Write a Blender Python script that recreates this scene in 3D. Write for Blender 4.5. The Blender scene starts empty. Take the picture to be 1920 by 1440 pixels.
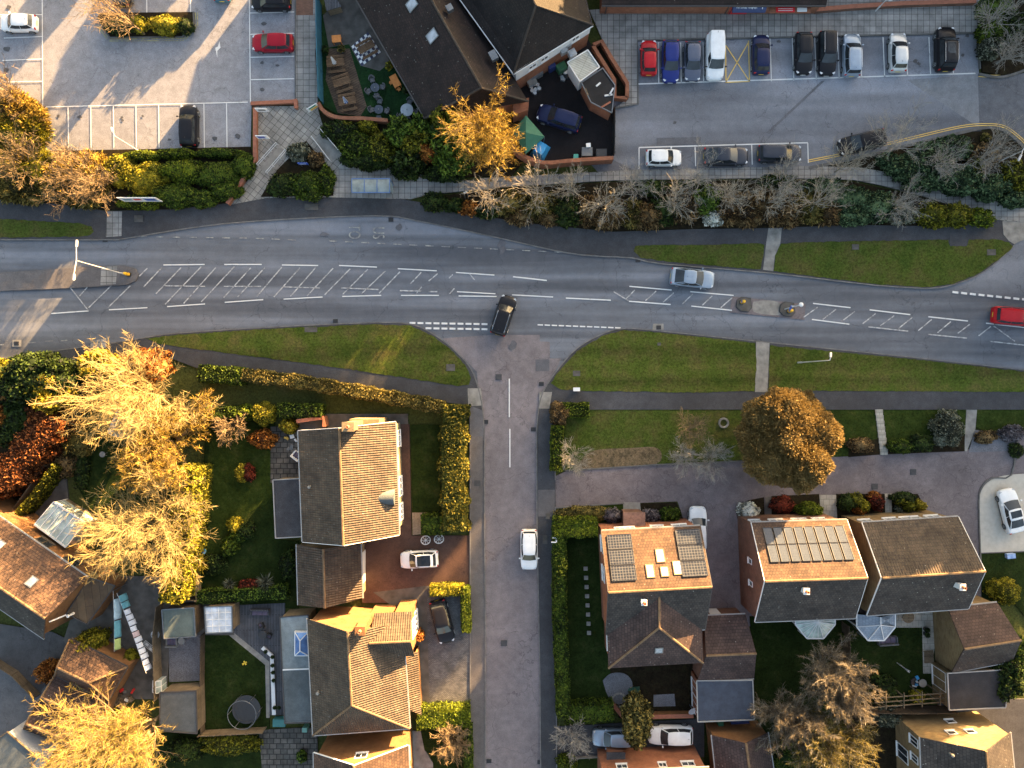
import bpy, bmesh, math, random
import numpy as np
from math import radians as R, sin, cos, pi, sqrt, atan2
from mathutils import Vector, Matrix, noise
from mathutils.geometry import tessellate_polygon

rng = random.Random(7)
nr = np.random.default_rng(11)
H = 74.0          # height the photo was taken from, metres
S = 18.0          # photo pixels per metre on the ground
C = bpy.context.scene.collection

def W(px, py, z=0.0):
    k = (H - z) / H / S
    return Vector(((px - 960) * k, (720 - py) * k, z))

# ------------------------------------------------------------------ materials
def newmat(name):
    m = bpy.data.materials.new(name); m.use_nodes = True
    nt = m.node_tree
    b = nt.nodes['Principled BSDF']
    return m, nt, b

def nd(nt, t, **kw):
    n = nt.nodes.new(t)
    for k, v in kw.items():
        setattr(n, k, v)
    return n

def col4(c): return (c[0], c[1], c[2], 1)

def coords(nt, kind='Object', scale=(1, 1, 1), rz=0):
    tc = nd(nt, 'ShaderNodeTexCoord'); mp = nd(nt, 'ShaderNodeMapping')
    nt.links.new(tc.outputs[kind], mp.inputs['Vector'])
    mp.inputs['Scale'].default_value = scale
    mp.inputs['Rotation'].default_value = (0, 0, rz)
    return mp.outputs['Vector']

def noise_n(nt, vec, scale, detail=3, rough=.6):
    n = nd(nt, 'ShaderNodeTexNoise')
    n.inputs['Scale'].default_value = scale; n.inputs['Detail'].default_value = detail
    n.inputs['Roughness'].default_value = rough
    nt.links.new(vec, n.inputs['Vector'])
    return n.outputs['Fac']

def ramp(nt, fac, stops):
    r = nd(nt, 'ShaderNodeValToRGB')
    els = r.color_ramp.elements
    while len(els) < len(stops): els.new(.5)
    for e, (p, c) in zip(els, stops):
        e.position = p; e.color = col4(c) if len(c) == 3 else c
    nt.links.new(fac, r.inputs['Fac'])
    return r.outputs['Color']

def mixc(nt, a, b, fac, mode='MIX'):
    m = nd(nt, 'ShaderNodeMix', data_type='RGBA', blend_type=mode)
    for s, v in ((m.inputs[0], fac), (m.inputs[6], a), (m.inputs[7], b)):
        if hasattr(v, 'is_linked') or hasattr(v, 'links'): nt.links.new(v, s)
        elif isinstance(v, (int, float)): s.default_value = v
        else: s.default_value = col4(v)
    return m.outputs[2]

def bump(nt, b, h, strength=.5, dist=.05):
    n = nd(nt, 'ShaderNodeBump')
    n.inputs['Strength'].default_value = strength; n.inputs['Distance'].default_value = dist
    nt.links.new(h, n.inputs['Height']); nt.links.new(n.outputs['Normal'], b.inputs['Normal'])

def plain(name, c, rough=.6, metal=0, spec=.5, var=.15, scale=3, coat=0):
    m, nt, b = newmat(name)
    v = coords(nt)
    f = noise_n(nt, v, scale, 4)
    lo = tuple(x * (1 - var) for x in c); hi = tuple(min(1, x * (1 + var)) for x in c)
    nt.links.new(ramp(nt, f, [(.3, lo), (.7, hi)]), b.inputs['Base Color'])
    b.inputs['Roughness'].default_value = rough; b.inputs['Metallic'].default_value = metal
    b.inputs['Specular IOR Level'].default_value = spec
    b.inputs['Coat Weight'].default_value = coat; b.inputs['Coat Roughness'].default_value = .05
    return m

def asphalt(name, c, streak=None, patch=.25, speck=.25, rz=0, stain=.5, crack=True):
    m, nt, b = newmat(name)
    v = coords(nt)
    big = noise_n(nt, v, .13, 5, .65)
    base = ramp(nt, big, [(.3, tuple(x * (1 - patch) for x in c)), (.7, tuple(x * (1 + patch) for x in c))])
    if streak:
        sv = coords(nt, 'Object', (.018, streak, 1), rz)
        st = noise_n(nt, sv, 1, 3, .55)
        g = ramp(nt, st, [(.38, (.66, .66, .67)), (.5, (1, 1, 1)), (.62, (1.45, 1.45, 1.46))])
        base = mixc(nt, base, g, 1, 'MULTIPLY')
    med = noise_n(nt, v, 1.1, 6, .7); k = .1 if streak else .2
    base = mixc(nt, base, ramp(nt, med, [(.3, (1 - k,) * 3), (.7, (1 + k,) * 3)]), 1, 'MULTIPLY')
    fine = noise_n(nt, v, 14, 2, .8)
    base = mixc(nt, base, ramp(nt, fine, [(.25, (1 - speck,) * 3), (.75, (1 + speck,) * 3)]), 1, 'MULTIPLY')
    sp = noise_n(nt, v, .55, 4, .75)
    base = mixc(nt, base, ramp(nt, sp, [(.68, (1, 1, 1)), (.8, (1 - stain * .6,) * 3)]), 1, 'MULTIPLY')
    if crack:
        vo = nd(nt, 'ShaderNodeTexVoronoi', feature='DISTANCE_TO_EDGE')
        wv = nd(nt, 'ShaderNodeVectorMath', operation='ADD')
        nz = nd(nt, 'ShaderNodeTexNoise'); nz.inputs['Scale'].default_value = .5; nz.inputs['Detail'].default_value = 5
        nt.links.new(v, nz.inputs['Vector'])
        ms = nd(nt, 'ShaderNodeVectorMath', operation='SCALE'); ms.inputs['Scale'].default_value = 3.5
        nt.links.new(nz.outputs['Color'], ms.inputs[0])
        nt.links.new(v, wv.inputs[0]); nt.links.new(ms.outputs[0], wv.inputs[1])
        nt.links.new(wv.outputs[0], vo.inputs['Vector']); vo.inputs['Scale'].default_value = .16
        base = mixc(nt, base, ramp(nt, vo.outputs['Distance'], [(.0, (.62, .62, .62)), (.006, (1, 1, 1))]), 1, 'MULTIPLY')
    nt.links.new(base, b.inputs['Base Color'])
    b.inputs['Roughness'].default_value = .85; b.inputs['Specular IOR Level'].default_value = .25
    bump(nt, b, fine, .35, .02)
    return m

def grassmat(name, c1, c2, c3, scale=.35, stripe=0, rz=0):
    m, nt, b = newmat(name)
    v = coords(nt)
    big = noise_n(nt, v, scale, 6, .7)
    base = ramp(nt, big, [(.36, c1), (.54, c2), (.7, c3)])
    fine = noise_n(nt, v, 4.5, 5, .9)
    base = mixc(nt, base, ramp(nt, fine, [(.3, (.3, .32, .3)), (.7, (1.9, 1.8, 1.7))]), 1, 'MULTIPLY')
    if stripe:
        sv = coords(nt, 'Object', (.03, stripe, 1), rz)
        st = noise_n(nt, sv, 1, 3, .5)
        base = mixc(nt, base, ramp(nt, st, [(.35, (.75, .75, .75)), (.65, (1.3, 1.25, 1.2))]), 1, 'MULTIPLY')
    nt.links.new(base, b.inputs['Base Color'])
    b.inputs['Roughness'].default_value = .95; b.inputs['Specular IOR Level'].default_value = .1
    bump(nt, b, fine, .9, .06)
    return m

def bricky(name, c1, c2, mortar, bw=.6, bh=.6, ms=.012, off=.5, rz=0, rough=.85, var=.3, kind='UV', bmp=.3, rot=None):
    m, nt, b = newmat(name)
    v = coords(nt, kind, (1, 1, 1), rz)
    t = nd(nt, 'ShaderNodeTexBrick'); t.offset = off
    t.inputs['Scale'].default_value = 1
    t.inputs['Color1'].default_value = col4(c1); t.inputs['Color2'].default_value = col4(c2)
    t.inputs['Mortar'].default_value = col4(mortar); t.inputs['Mortar Size'].default_value = ms
    t.inputs['Brick Width'].default_value = bw; t.inputs['Row Height'].default_value = bh
    nt.links.new(v, t.inputs['Vector'])
    base = t.outputs['Color']
    v2 = coords(nt)
    f = noise_n(nt, v2, .7, 6, .7)
    base = mixc(nt, base, ramp(nt, f, [(.3, (1 - var,) * 3), (.7, (1 + var,) * 3)]), 1, 'MULTIPLY')
    nt.links.new(base, b.inputs['Base Color'])
    b.inputs['Roughness'].default_value = rough; b.inputs['Specular IOR Level'].default_value = .3
    inv = nd(nt, 'ShaderNodeMath', operation='SUBTRACT'); inv.inputs[0].default_value = 1
    nt.links.new(t.outputs['Fac'], inv.inputs[1])
    bump(nt, b, inv.outputs[0], bmp, .02)
    return m

def tiles(name, c1, c2, moss=None, pu=.0, pv=.34, bw=.3, speck=.5, amp=1.0):
    """roof tiles on metre UVs: u along the eaves, v up the slope"""
    m, nt, b = newmat(name)
    uv = coords(nt, 'UV')
    t = nd(nt, 'ShaderNodeTexBrick'); t.offset = .5 if not pu else 0
    t.inputs['Scale'].default_value = 1
    t.inputs['Color1'].default_value = col4(c1); t.inputs['Color2'].default_value = col4(c2)
    t.inputs['Mortar'].default_value = col4(tuple(x * .35 for x in c1)); t.inputs['Mortar Size'].default_value = .018
    t.inputs['Mortar Smooth'].default_value = .3
    t.inputs['Brick Width'].default_value = bw; t.inputs['Row Height'].default_value = pv
    nt.links.new(uv, t.inputs['Vector'])
    base = t.outputs['Color']
    o = coords(nt)
    f = noise_n(nt, o, .5, 6, .7)
    base = mixc(nt, base, ramp(nt, f, [(.3, (.5, .5, .52)), (.5, (1, 1, 1)), (.7, (1.5, 1.46, 1.4))]), 1, 'MULTIPLY')
    if moss:
        g = noise_n(nt, o, 3.2, 6, .8)
        base = mixc(nt, base, moss, ramp(nt, g, [(.6, (0, 0, 0)), (.72, (.75, .75, .75))]))
    vo = nd(nt, 'ShaderNodeTexVoronoi'); vo.inputs['Scale'].default_value = 1.6
    nt.links.new(o, vo.inputs['Vector'])
    base = mixc(nt, base, (.5, .49, .44), ramp(nt, vo.outputs['Distance'], [(.05, (speck,) * 3), (.09, (0, 0, 0))]))
    nt.links.new(base, b.inputs['Base Color'])
    b.inputs['Roughness'].default_value = .8; b.inputs['Specular IOR Level'].default_value = .3
    sx = nd(nt, 'ShaderNodeSeparateXYZ'); nt.links.new(uv, sx.inputs[0])
    def saw(out, per):
        d = nd(nt, 'ShaderNodeMath', operation='DIVIDE'); d.inputs[1].default_value = per
        nt.links.new(out, d.inputs[0])
        fr = nd(nt, 'ShaderNodeMath', operation='FRACT'); nt.links.new(d.outputs[0], fr.inputs[0])
        return fr.outputs[0]
    sv = saw(sx.outputs[1], pv)
    iv = nd(nt, 'ShaderNodeMath', operation='SUBTRACT'); iv.inputs[0].default_value = 1
    nt.links.new(sv, iv.inputs[1]); h = iv.outputs[0]
    if pu:
        d = nd(nt, 'ShaderNodeMath', operation='MULTIPLY'); d.inputs[1].default_value = 2 * pi / pu
        nt.links.new(sx.outputs[0], d.inputs[0])
        sn = nd(nt, 'ShaderNodeMath', operation='SINE'); nt.links.new(d.outputs[0], sn.inputs[0])
        ad = nd(nt, 'ShaderNodeMath', operation='MULTIPLY_ADD'); ad.inputs[1].default_value = .9
        nt.links.new(sn.outputs[0], ad.inputs[0]); nt.links.new(h, ad.inputs[2]); h = ad.outputs[0]
    bump(nt, b, h, .8 * amp, .045)
    return m

def leafmat(name, c1, c2, c3=None, scale=.8, transl=.25):
    m, nt, b = newmat(name)
    v = coords(nt)
    f = noise_n(nt, v, scale, 4, .7)
    g = nd(nt, 'ShaderNodeNewGeometry')
    ad = nd(nt, 'ShaderNodeMath', operation='MULTIPLY_ADD'); ad.inputs[1].default_value = .75
    nt.links.new(g.outputs['Random Per Island'], ad.inputs[0])
    sb = nd(nt, 'ShaderNodeMath', operation='SUBTRACT'); sb.inputs[1].default_value = .38
    nt.links.new(f, sb.inputs[0]); nt.links.new(sb.outputs[0], ad.inputs[2])
    st = [(.25, c1), (.7, c2)] if c3 is None else [(.25, c1), (.5, c2), (.75, c3)]
    c = ramp(nt, ad.outputs[0], st)
    nt.links.new(c, b.inputs['Base Color'])
    b.inputs['Roughness'].default_value = .7; b.inputs['Specular IOR Level'].default_value = .2
    if transl:
        tr = nd(nt, 'ShaderNodeBsdfTranslucent'); nt.links.new(c, tr.inputs['Color'])
        mx = nd(nt, 'ShaderNodeMixShader'); mx.inputs[0].default_value = transl
        nt.links.new(b.outputs[0], mx.inputs[1]); nt.links.new(tr.outputs[0], mx.inputs[2])
        nt.links.new(mx.outputs[0], nt.nodes['Material Output'].inputs['Surface'])
    return m

def carpaint(name, c, metal=.0, rough=.28):
    m, nt, b = newmat(name)
    v = coords(nt)
    f = noise_n(nt, v, 1.2, 5, .7)
    nt.links.new(ramp(nt, f, [(.3, tuple(x * .88 for x in c)), (.7, tuple(min(1, x * 1.08) for x in c))]), b.inputs['Base Color'])
    b.inputs['Roughness'].default_value = rough; b.inputs['Metallic'].default_value = metal
    b.inputs['Specular IOR Level'].default_value = .18; b.inputs['Coat Weight'].default_value = .10; b.inputs['Coat Roughness'].default_value = .06
    return m

def glassmat(name, c=(.025, .03, .035), rough=.06):
    m, nt, b = newmat(name)
    v = coords(nt); f = noise_n(nt, v, .9, 3)
    nt.links.new(ramp(nt, f, [(.3, tuple(x * .6 for x in c)), (.7, tuple(min(1, x * 1.5) for x in c))]), b.inputs['Base Color'])
    b.inputs['Roughness'].default_value = rough; b.inputs['Specular IOR Level'].default_value = .5
    return m

# ------------------------------------------------------------------ mesh helpers
class MB:
    def __init__(s): s.v = []; s.f = []; s.m = []
    def add(s, vs, fs, mi=0):
        o = len(s.v); s.v += [tuple(x) for x in vs]
        s.f += [tuple(i + o for i in f) for f in fs]; s.m += [mi] * len(fs)
        return s
    def box(s, c, size, rz=0, mi=0, M=None, taper=1):
        x, y, z = (q / 2 for q in size)
        vs = []
        for dz in (-1, 1):
            k = taper if dz > 0 else 1
            for a, b_ in ((-1, -1), (1, -1), (1, 1), (-1, 1)):
                vs.append(Vector((a * x * k, b_ * y * k, dz * z)))
        m = M if M is not None else Matrix.Rotation(rz, 3, 'Z')
        vs = [m @ q + Vector(c) for q in vs]
        return s.add(vs, [(3, 2, 1, 0), (4, 5, 6, 7), (0, 1, 5, 4), (1, 2, 6, 5), (2, 3, 7, 6), (3, 0, 4, 7)], mi)
    def bar(s, a, b, w, h, mi=0, up=(0, 0, 1)):
        a = Vector(a); b = Vector(b); d = (b - a); L = d.length
        if L < 1e-6: return s
        d.normalize(); u = Vector(up)
        if abs(d.dot(u)) > .99: u = Vector((1, 0, 0))
        t = d.cross(u).normalized(); n = t.cross(d)
        M = Matrix((d, t, n)).transposed()
        return s.box((a + b) / 2, (L, w, h), M=M, mi=mi)
    def prism(s, pts, z0, z1, mi=0):
        p = [Vector((q[0], q[1])) for q in pts]
        ar = sum(p[i].x * p[(i + 1) % len(p)].y - p[(i + 1) % len(p)].x * p[i].y for i in range(len(p)))
        if ar < 0: p.reverse()
        n = len(p)
        vs = [(q.x, q.y, z0) for q in p] + [(q.x, q.y, z1) for q in p]
        tr = tessellate_polygon([[Vector((q.x, q.y, 0)) for q in p]])
        fs = []
        for t in tr:
            a, b, c = t
            cr = (p[b] - p[a]).cross(p[c] - p[a])
            if cr < 0: a, b, c = c, b, a
            fs.append((a + n, b + n, c + n)); fs.append((c, b, a))
        fs += [(i, (i + 1) % n, (i + 1) % n + n, i + n) for i in range(n)]
        return s.add(vs, fs, mi)
    def sheet(s, pts, z, mi=0):
        p = [Vector((q[0], q[1], z)) for q in pts]
        fs = []
        for a, b, c in tessellate_polygon([[Vector((q.x, q.y, 0)) for q in p]]):
            cr = (p[b] - p[a]).cross(p[c] - p[a]).z
            fs.append((a, b, c) if cr > 0 else (c, b, a))
        return s.add(p, fs, mi)
    def poly(s, pts, mi=0): return s.add(pts, [tuple(range(len(pts)))], mi)
    def tube(s, pts, rads, n=6, mi=0, cap=True):
        pts = [Vector(p) for p in pts]
        if not isinstance(rads, (list, tuple)): rads = [rads] * len(pts)
        vs = []; fs = []
        for i, p in enumerate(pts):
            d = (pts[min(i + 1, len(pts) - 1)] - pts[max(i - 1, 0)]).normalized()
            u = Vector((0, 0, 1)) if abs(d.z) < .95 else Vector((1, 0, 0))
            t = d.cross(u).normalized(); b_ = d.cross(t)
            for k in range(n):
                a = 2 * pi * k / n
                vs.append(p + (t * cos(a) + b_ * sin(a)) * rads[i])
        for i in range(len(pts) - 1):
            for k in range(n):
                fs.append((i * n + k, i * n + (k + 1) % n, (i + 1) * n + (k + 1) % n, (i + 1) * n + k))
        if cap:
            fs.append(tuple(range(n - 1, -1, -1))); fs.append(tuple(range((len(pts) - 1) * n, len(pts) * n)))
        return s.add(vs, fs, mi)
    def lathe(s, prof, c=(0, 0, 0), n=16, mi=0, M=None):
        c = Vector(c); vs = []; fs = []
        for r, z in prof:
            for k in range(n):
                a = 2 * pi * k / n
                q = Vector((r * cos(a), r * sin(a), z))
                vs.append((M @ q if M is not None else q) + c)
        for i in range(len(prof) - 1):
            for k in range(n):
                fs.append((i * n + k, i * n + (k + 1) % n, (i + 1) * n + (k + 1) % n, (i + 1) * n + k))
        fs.append(tuple(range(n - 1, -1, -1))); fs.append(tuple(range((len(prof) - 1) * n, len(prof) * n)))
        return s.add(vs, fs, mi)
    def strip(s, a, b, w, z, mi=0):
        """flat painted line from a to b (px,py)"""
        A = W(*a); B = W(*b); d = (B - A).xy
        if d.length < 1e-6: return s
        n = Vector((-d.y, d.x)).normalized() * w / 2
        return s.sheet([A.xy + n, A.xy - n, B.xy - n, B.xy + n], z, mi)
    def build(s, name, mats, parent=None, smooth=False, fix=True, origin=None, bevel=0):
        me = bpy.data.meshes.new(name)
        off = Vector(origin) if origin is not None else Vector(parent['_w']) if parent is not None and '_w' in parent else Vector((0, 0, 0))
        me.from_pydata([tuple(Vector(v) - off) for v in s.v], [], s.f)
        if not isinstance(mats, (list, tuple)): mats = [mats]
        for m in mats: me.materials.append(m)
        me.polygons.foreach_set('material_index', s.m)
        if fix or bevel:
            bm = bmesh.new(); bm.from_mesh(me)
            if fix: bmesh.ops.recalc_face_normals(bm, faces=bm.faces)
            if bevel:
                es = [e for e in bm.edges if e.is_manifold and e.calc_face_angle(0) > .6]
                bmesh.ops.bevel(bm, geom=es, offset=bevel, segments=2, affect='EDGES', clamp_overlap=True)
            bm.to_mesh(me); bm.free()
        uvs(me)
        if smooth:
            me.polygons.foreach_set('use_smooth', [True] * len(me.polygons)); me.set_sharp_from_angle(angle=R(38))
        o = bpy.data.objects.new(name, me); C.objects.link(o)
        if parent is not None: o.parent = parent
        elif origin is not None: o.location = origin
        if parent is not None and '_w' in parent or origin is not None: o['_w'] = list(off)
        return o

def uvs(me):
    ul = me.uv_layers.new(name='UVMap'); d = ul.data
    co = me.vertices
    for p in me.polygons:
        n = p.normal
        if abs(n.z) > .985: t = Vector((1, 0, 0)); b = Vector((0, 1, 0))
        else:
            t = Vector((-n.y, n.x, 0)).normalized(); b = n.cross(t)
        for li in p.loop_indices:
            v = co[me.loops[li].vertex_index].co
            d[li].uv = (v.dot(t), v.dot(b))

def thing(name, label, cat, loc, rz=0, group=None):
    o = bpy.data.objects.new(name, None); C.objects.link(o)
    o.empty_display_size = .2
    o.location = loc; o.rotation_euler = (0, 0, rz)
    if rz == 0: o['_w'] = list(loc)
    tag(o, label, cat, group)
    return o

def tag(o, label, cat, group=None):
    o['label'] = label; o['category'] = cat
    if group: o['group'] = group
    return o

def struct(o): o['kind'] = 'structure'; return o

def dup(root, loc, rz=0, label=None, group=None):
    r = root.copy(); C.objects.link(r); r.location = loc; r.rotation_euler = (0, 0, rz)
    if label: r['label'] = label
    if group: r['group'] = group
    for ch in list(root.children):
        c = ch.copy(); C.objects.link(c); c.parent = r
        for g in list(ch.children):
            d = g.copy(); C.objects.link(d); d.parent = c
    return r

def centre(pts):
    v = Vector((0, 0, 0))
    for p in pts: v += Vector(p)
    return v / len(pts)

# flat ground sheets, each 4 mm above the last, and raised ones with a real edge
_z = [0.0]; _zr = [0.12]
def flat(name, pts, mat, z=None):
    if z is None: _z[0] += .004; z = _z[0]
    mb = MB(); mb.sheet([W(*p) for p in pts], z)
    return struct(mb.build(name, mat, fix=False))
def raised(name, pts, mat, z=None):
    if z is None: _zr[0] += .002; z = _zr[0]
    mb = MB(); mb.prism([W(*p) for p in pts], -.04, z)
    return struct(mb.build(name, mat, fix=False))
def smoothpts(pts, n=4):
    out = []
    for i in range(len(pts) - 1):
        p0 = Vector(pts[max(i - 1, 0)]); p1 = Vector(pts[i]); p2 = Vector(pts[i + 1]); p3 = Vector(pts[min(i + 2, len(pts) - 1)])
        for k in range(n):
            t = k / n
            out.append(tuple(.5 * ((2 * p1) + (p2 - p0) * t + (2 * p0 - 5 * p1 + 4 * p2 - p3) * t * t + (3 * p1 - p0 - 3 * p2 + p3) * t ** 3)))
    out.append(tuple(pts[-1]))
    return out
def ribbon(mb, pts, w, z0, z1, mi=0):
    """strip with thickness along world xy points"""
    P = [Vector((p[0], p[1])) for p in pts]
    L = []; Rr = []
    for i, p in enumerate(P):
        d = (P[min(i + 1, len(P) - 1)] - P[max(i - 1, 0)]).normalized(); n = Vector((-d.y, d.x)) * w / 2
        L.append(p + n); Rr.append(p - n)
    n = len(P)
    vs = [(q.x, q.y, z) for z in (z0, z1) for q in L + Rr]
    fs = []
    for i in range(n - 1):
        fs += [(2 * n + i, 3 * n + i, 3 * n + i + 1, 2 * n + i + 1), (i, i + 1, 2 * n + i + 1, 2 * n + i), (n + i + 1, n + i, 3 * n + i, 3 * n + i + 1), (i + 1, i, n + i, n + i + 1)]
    fs += [(0, 2 * n, 3 * n, n), (n - 1, 2 * n - 1, 4 * n - 1, 3 * n - 1)]
    mb.add(vs, fs, mi)
    return mb

def textmesh(body, size, mat, M, parent=None, name='lettering', depth=.004, align='CENTER', bold=False):
    cu = bpy.data.curves.new('txt', 'FONT'); cu.body = body; cu.size = size; cu.align_x = align; cu.align_y = 'CENTER'
    cu.extrude = depth
    o = bpy.data.objects.new('txt', cu); C.objects.link(o)
    dg = bpy.context.evaluated_depsgraph_get(); me = bpy.data.meshes.new_from_object(o.evaluated_get(dg))
    bpy.data.objects.remove(o)
    me.transform(M); me.materials.clear(); me.materials.append(mat)
    q = bpy.data.objects.new(name, me); C.objects.link(q)
    if parent is not None: q.parent = parent
    return q
# ------------------------------------------------------------------ vegetation
def unit(a): return a / np.maximum(np.linalg.norm(a, axis=1, keepdims=True), 1e-9)

def leaf_arrays(P, N, size, aspect=1.0, jit=.7, along=None):
    """one four-cornered leaf per point; along = direction of the long axis"""
    n = len(P)
    N = unit(N + jit * nr.normal(size=(n, 3)))
    if along is None:
        t = unit(np.cross(N, nr.normal(size=(n, 3))))
    else:
        t = unit(along + .35 * nr.normal(size=(n, 3))); 
    b = unit(np.cross(N, t))
    s = size * nr.uniform(.55, 1.35, size=(n, 1))
    V = np.stack([P - t * s * aspect, P + b * s * .62, P + t * s * aspect, P - b * s * .62], 1).reshape(-1, 3)
    return V

def ell_points(lumps, dens, zmin=.03, shell=(.86, 1.06), rough=.16):
    Ps = []; Ns = []
    L = np.array(lumps, float)
    for i, (x, y, z, a, b, c) in enumerate(L):
        area = 4 * pi * (((a * b) ** 1.6 + (a * c) ** 1.6 + (b * c) ** 1.6) / 3) ** (1 / 1.6)
        k = max(8, int(area * dens))
        d = unit(nr.normal(size=(k, 3)))
        d = d[d[:, 2] > -.45]
        ph = nr.uniform(0, 6.28, 3)
        wob = 1 + rough * (np.sin(d[:, 0] * 5 + ph[0]) * np.sin(d[:, 1] * 5 + ph[1]) + .6 * np.sin(d[:, 2] * 9 + d[:, 0] * 7 + ph[2]))
        r = nr.uniform(*shell, size=len(d)) * wob
        p = np.array([x, y, z]) + d * r[:, None] * np.array([a, b, c])
        nn = unit(d / np.array([a, b, c]))
        keep = p[:, 2] > zmin
        for j, (x2, y2, z2, a2, b2, c2) in enumerate(L):
            if j == i: continue
            q = (p - np.array([x2, y2, z2])) / np.array([a2, b2, c2])
            keep &= (q * q).sum(1) > .62
        Ps.append(p[keep]); Ns.append(nn[keep])
    return np.concatenate(Ps), np.concatenate(Ns)

_ico = None
def ico():
    global _ico
    if _ico is None:
        bm = bmesh.new(); bmesh.ops.create_icosphere(bm, subdivisions=2, radius=1)
        _ico = (np.array([v.co[:] for v in bm.verts]), [[v.index for v in f.verts] for f in bm.faces]); bm.free()
    return _ico

def mesh_obj(name, V, faces, mat, parent=None, origin=None, quads=None):
    """V: (n,3) array; faces: list; quads: number of leading verts that form consecutive quads"""
    off = np.array(origin if origin is not None else (parent['_w'] if parent is not None else (0, 0, 0)))
    me = bpy.data.meshes.new(name)
    V = V - off
    nv = len(V)
    loops = []; starts = []; tot = []
    if quads:
        lq = np.arange(quads); sq = np.arange(0, quads, 4)
    else:
        lq = np.zeros(0, int); sq = np.zeros(0, int)
    extra = [len(f) for f in faces]
    le = np.array([i for f in faces for i in f], int) if faces else np.zeros(0, int)
    se = (np.cumsum([0] + extra[:-1]) + len(lq)) if faces else np.zeros(0, int)
    me.vertices.add(nv); me.vertices.foreach_set('co', V.astype(np.float32).ravel())
    l = np.concatenate([lq, le]).astype(np.int32)
    me.loops.add(len(l)); me.loops.foreach_set('vertex_index', l)
    st = np.concatenate([sq, se]).astype(np.int32)
    me.polygons.add(len(st)); me.polygons.foreach_set('loop_start', st)
    me.materials.append(mat)
    me.update(calc_edges=True); me.validate()
    o = bpy.data.objects.new(name, me); C.objects.link(o)
    if parent is not None: o.parent = parent
    elif origin is not None: o.location = origin
    return o

def core_arrays(lumps, k=.86):
    iv, fc = ico(); Vs = []; F = []; n = 0
    for (x, y, z, a, b, c) in lumps:
        w = 1 + .1 * np.sin(iv[:, 0] * 5 + x) * np.sin(iv[:, 1] * 6 + y)
        v = np.array([x, y, z]) + iv * w[:, None] * np.array([a, b, c]) * k
        v[:, 2] = np.maximum(v[:, 2], -.05)
        Vs.append(v); F += [[i + n for i in f] for f in fc]; n += len(v)
    return np.concatenate(Vs), F

def foliage(name, lumps, mat, dens, leaf, aspect=1.2, parent=None, origin=None, core=True, jit=1.05, rough=.18, radial=False, shell=(.86, 1.06), k=.86, top=None):
    P, N = ell_points(lumps, dens, rough=rough, shell=shell)
    if top: P[:, 2] = np.where(P[:, 2] > top, top + (P[:, 2] - top) * .3, P[:, 2])
    L = leaf_arrays(P, N, leaf, aspect, jit, along=N if radial else None)
    nq = len(L); F = []
    if core:
        cv, cf = core_arrays(lumps, k)
        if top: cv[:, 2] = np.minimum(cv[:, 2], top * .96)
        F = [[i + nq for i in f] for f in cf]; L = np.concatenate([L, cv])
    return mesh_obj(name, L, F, mat, parent, origin, quads=nq)

def blob_lumps(c, rx, ry, h, n, seed, flat_=1.0):
    """lumps filling an elliptical footprint"""
    r = random.Random(seed); out = [(c[0], c[1], h * .42, rx * .8, ry * .8, h * .55)]
    for i in range(n):
        a = 2 * pi * (i + r.uniform(-.3, .3)) / n; q = r.uniform(.5, .68)
        hh = h * r.uniform(.55, .9)
        out.append((c[0] + cos(a) * rx * q, c[1] + sin(a) * ry * q, hh * .45, rx * r.uniform(.32, .5), ry * r.uniform(.32, .5), hh * .5))
    return out

def bush(px, py, rx, ry, h, mat, label, name='bush', cat='bush', n=6, seed=None, dens=75, leaf=.11, group=None, z=0, **kw):
    """px,py: middle of the bush in the photo, rx, ry: half sizes in photo pixels"""
    c = W(px, py, h * .6); k = (H - h * .5) / H / S
    lum = blob_lumps(c, rx * k, ry * k, h, n, seed if seed is not None else int(px * 7 + py))
    o = foliage(name, lum, mat, dens, leaf, origin=(c.x, c.y, 0), **kw)
    return tag(o, label, cat, group)

def tree_crown(px, py, rx, ry, h, zb, mat, label, name='tree', cat='tree', n=9, seed=0, dens=60, leaf=.14, bark=None, trunk_r=.16, group=None, **kw):
    """leafy tree whose crown, centred at px,py in the photo, reaches from zb to h; trunk below"""
    zc = (zb + h) / 2; c = W(px, py, zc + (h - zc) * .3); k = (H - zc) / H / S
    root = thing(name, label, cat, (c.x, c.y, 0), 0, group)
    r = random.Random(seed + int(px)); hz = (h - zb) / 2
    lum = [(c.x, c.y, zc, rx * k * .78, ry * k * .78, hz * .9)]
    for i in range(n):
        a = 2 * pi * i / n + r.uniform(-.3, .3); q = r.uniform(.45, .65); zz = zc + hz * r.uniform(-.45, .5)
        lum.append((c.x + cos(a) * rx * k * q, c.y + sin(a) * ry * k * q, zz, rx * k * r.uniform(.33, .5), ry * k * r.uniform(.33, .5), hz * r.uniform(.4, .6)))
    foliage('crown', lum, mat, dens, leaf, parent=root, **kw)
    mb = MB(); mb.tube([(c.x, c.y, -.1), (c.x + .05, c.y, zb), (c.x, c.y + .05, zc)], [trunk_r * 1.3, trunk_r, trunk_r * .6], 8)
    mb.build('trunk', bark or M_bark, root)
    return root

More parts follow.
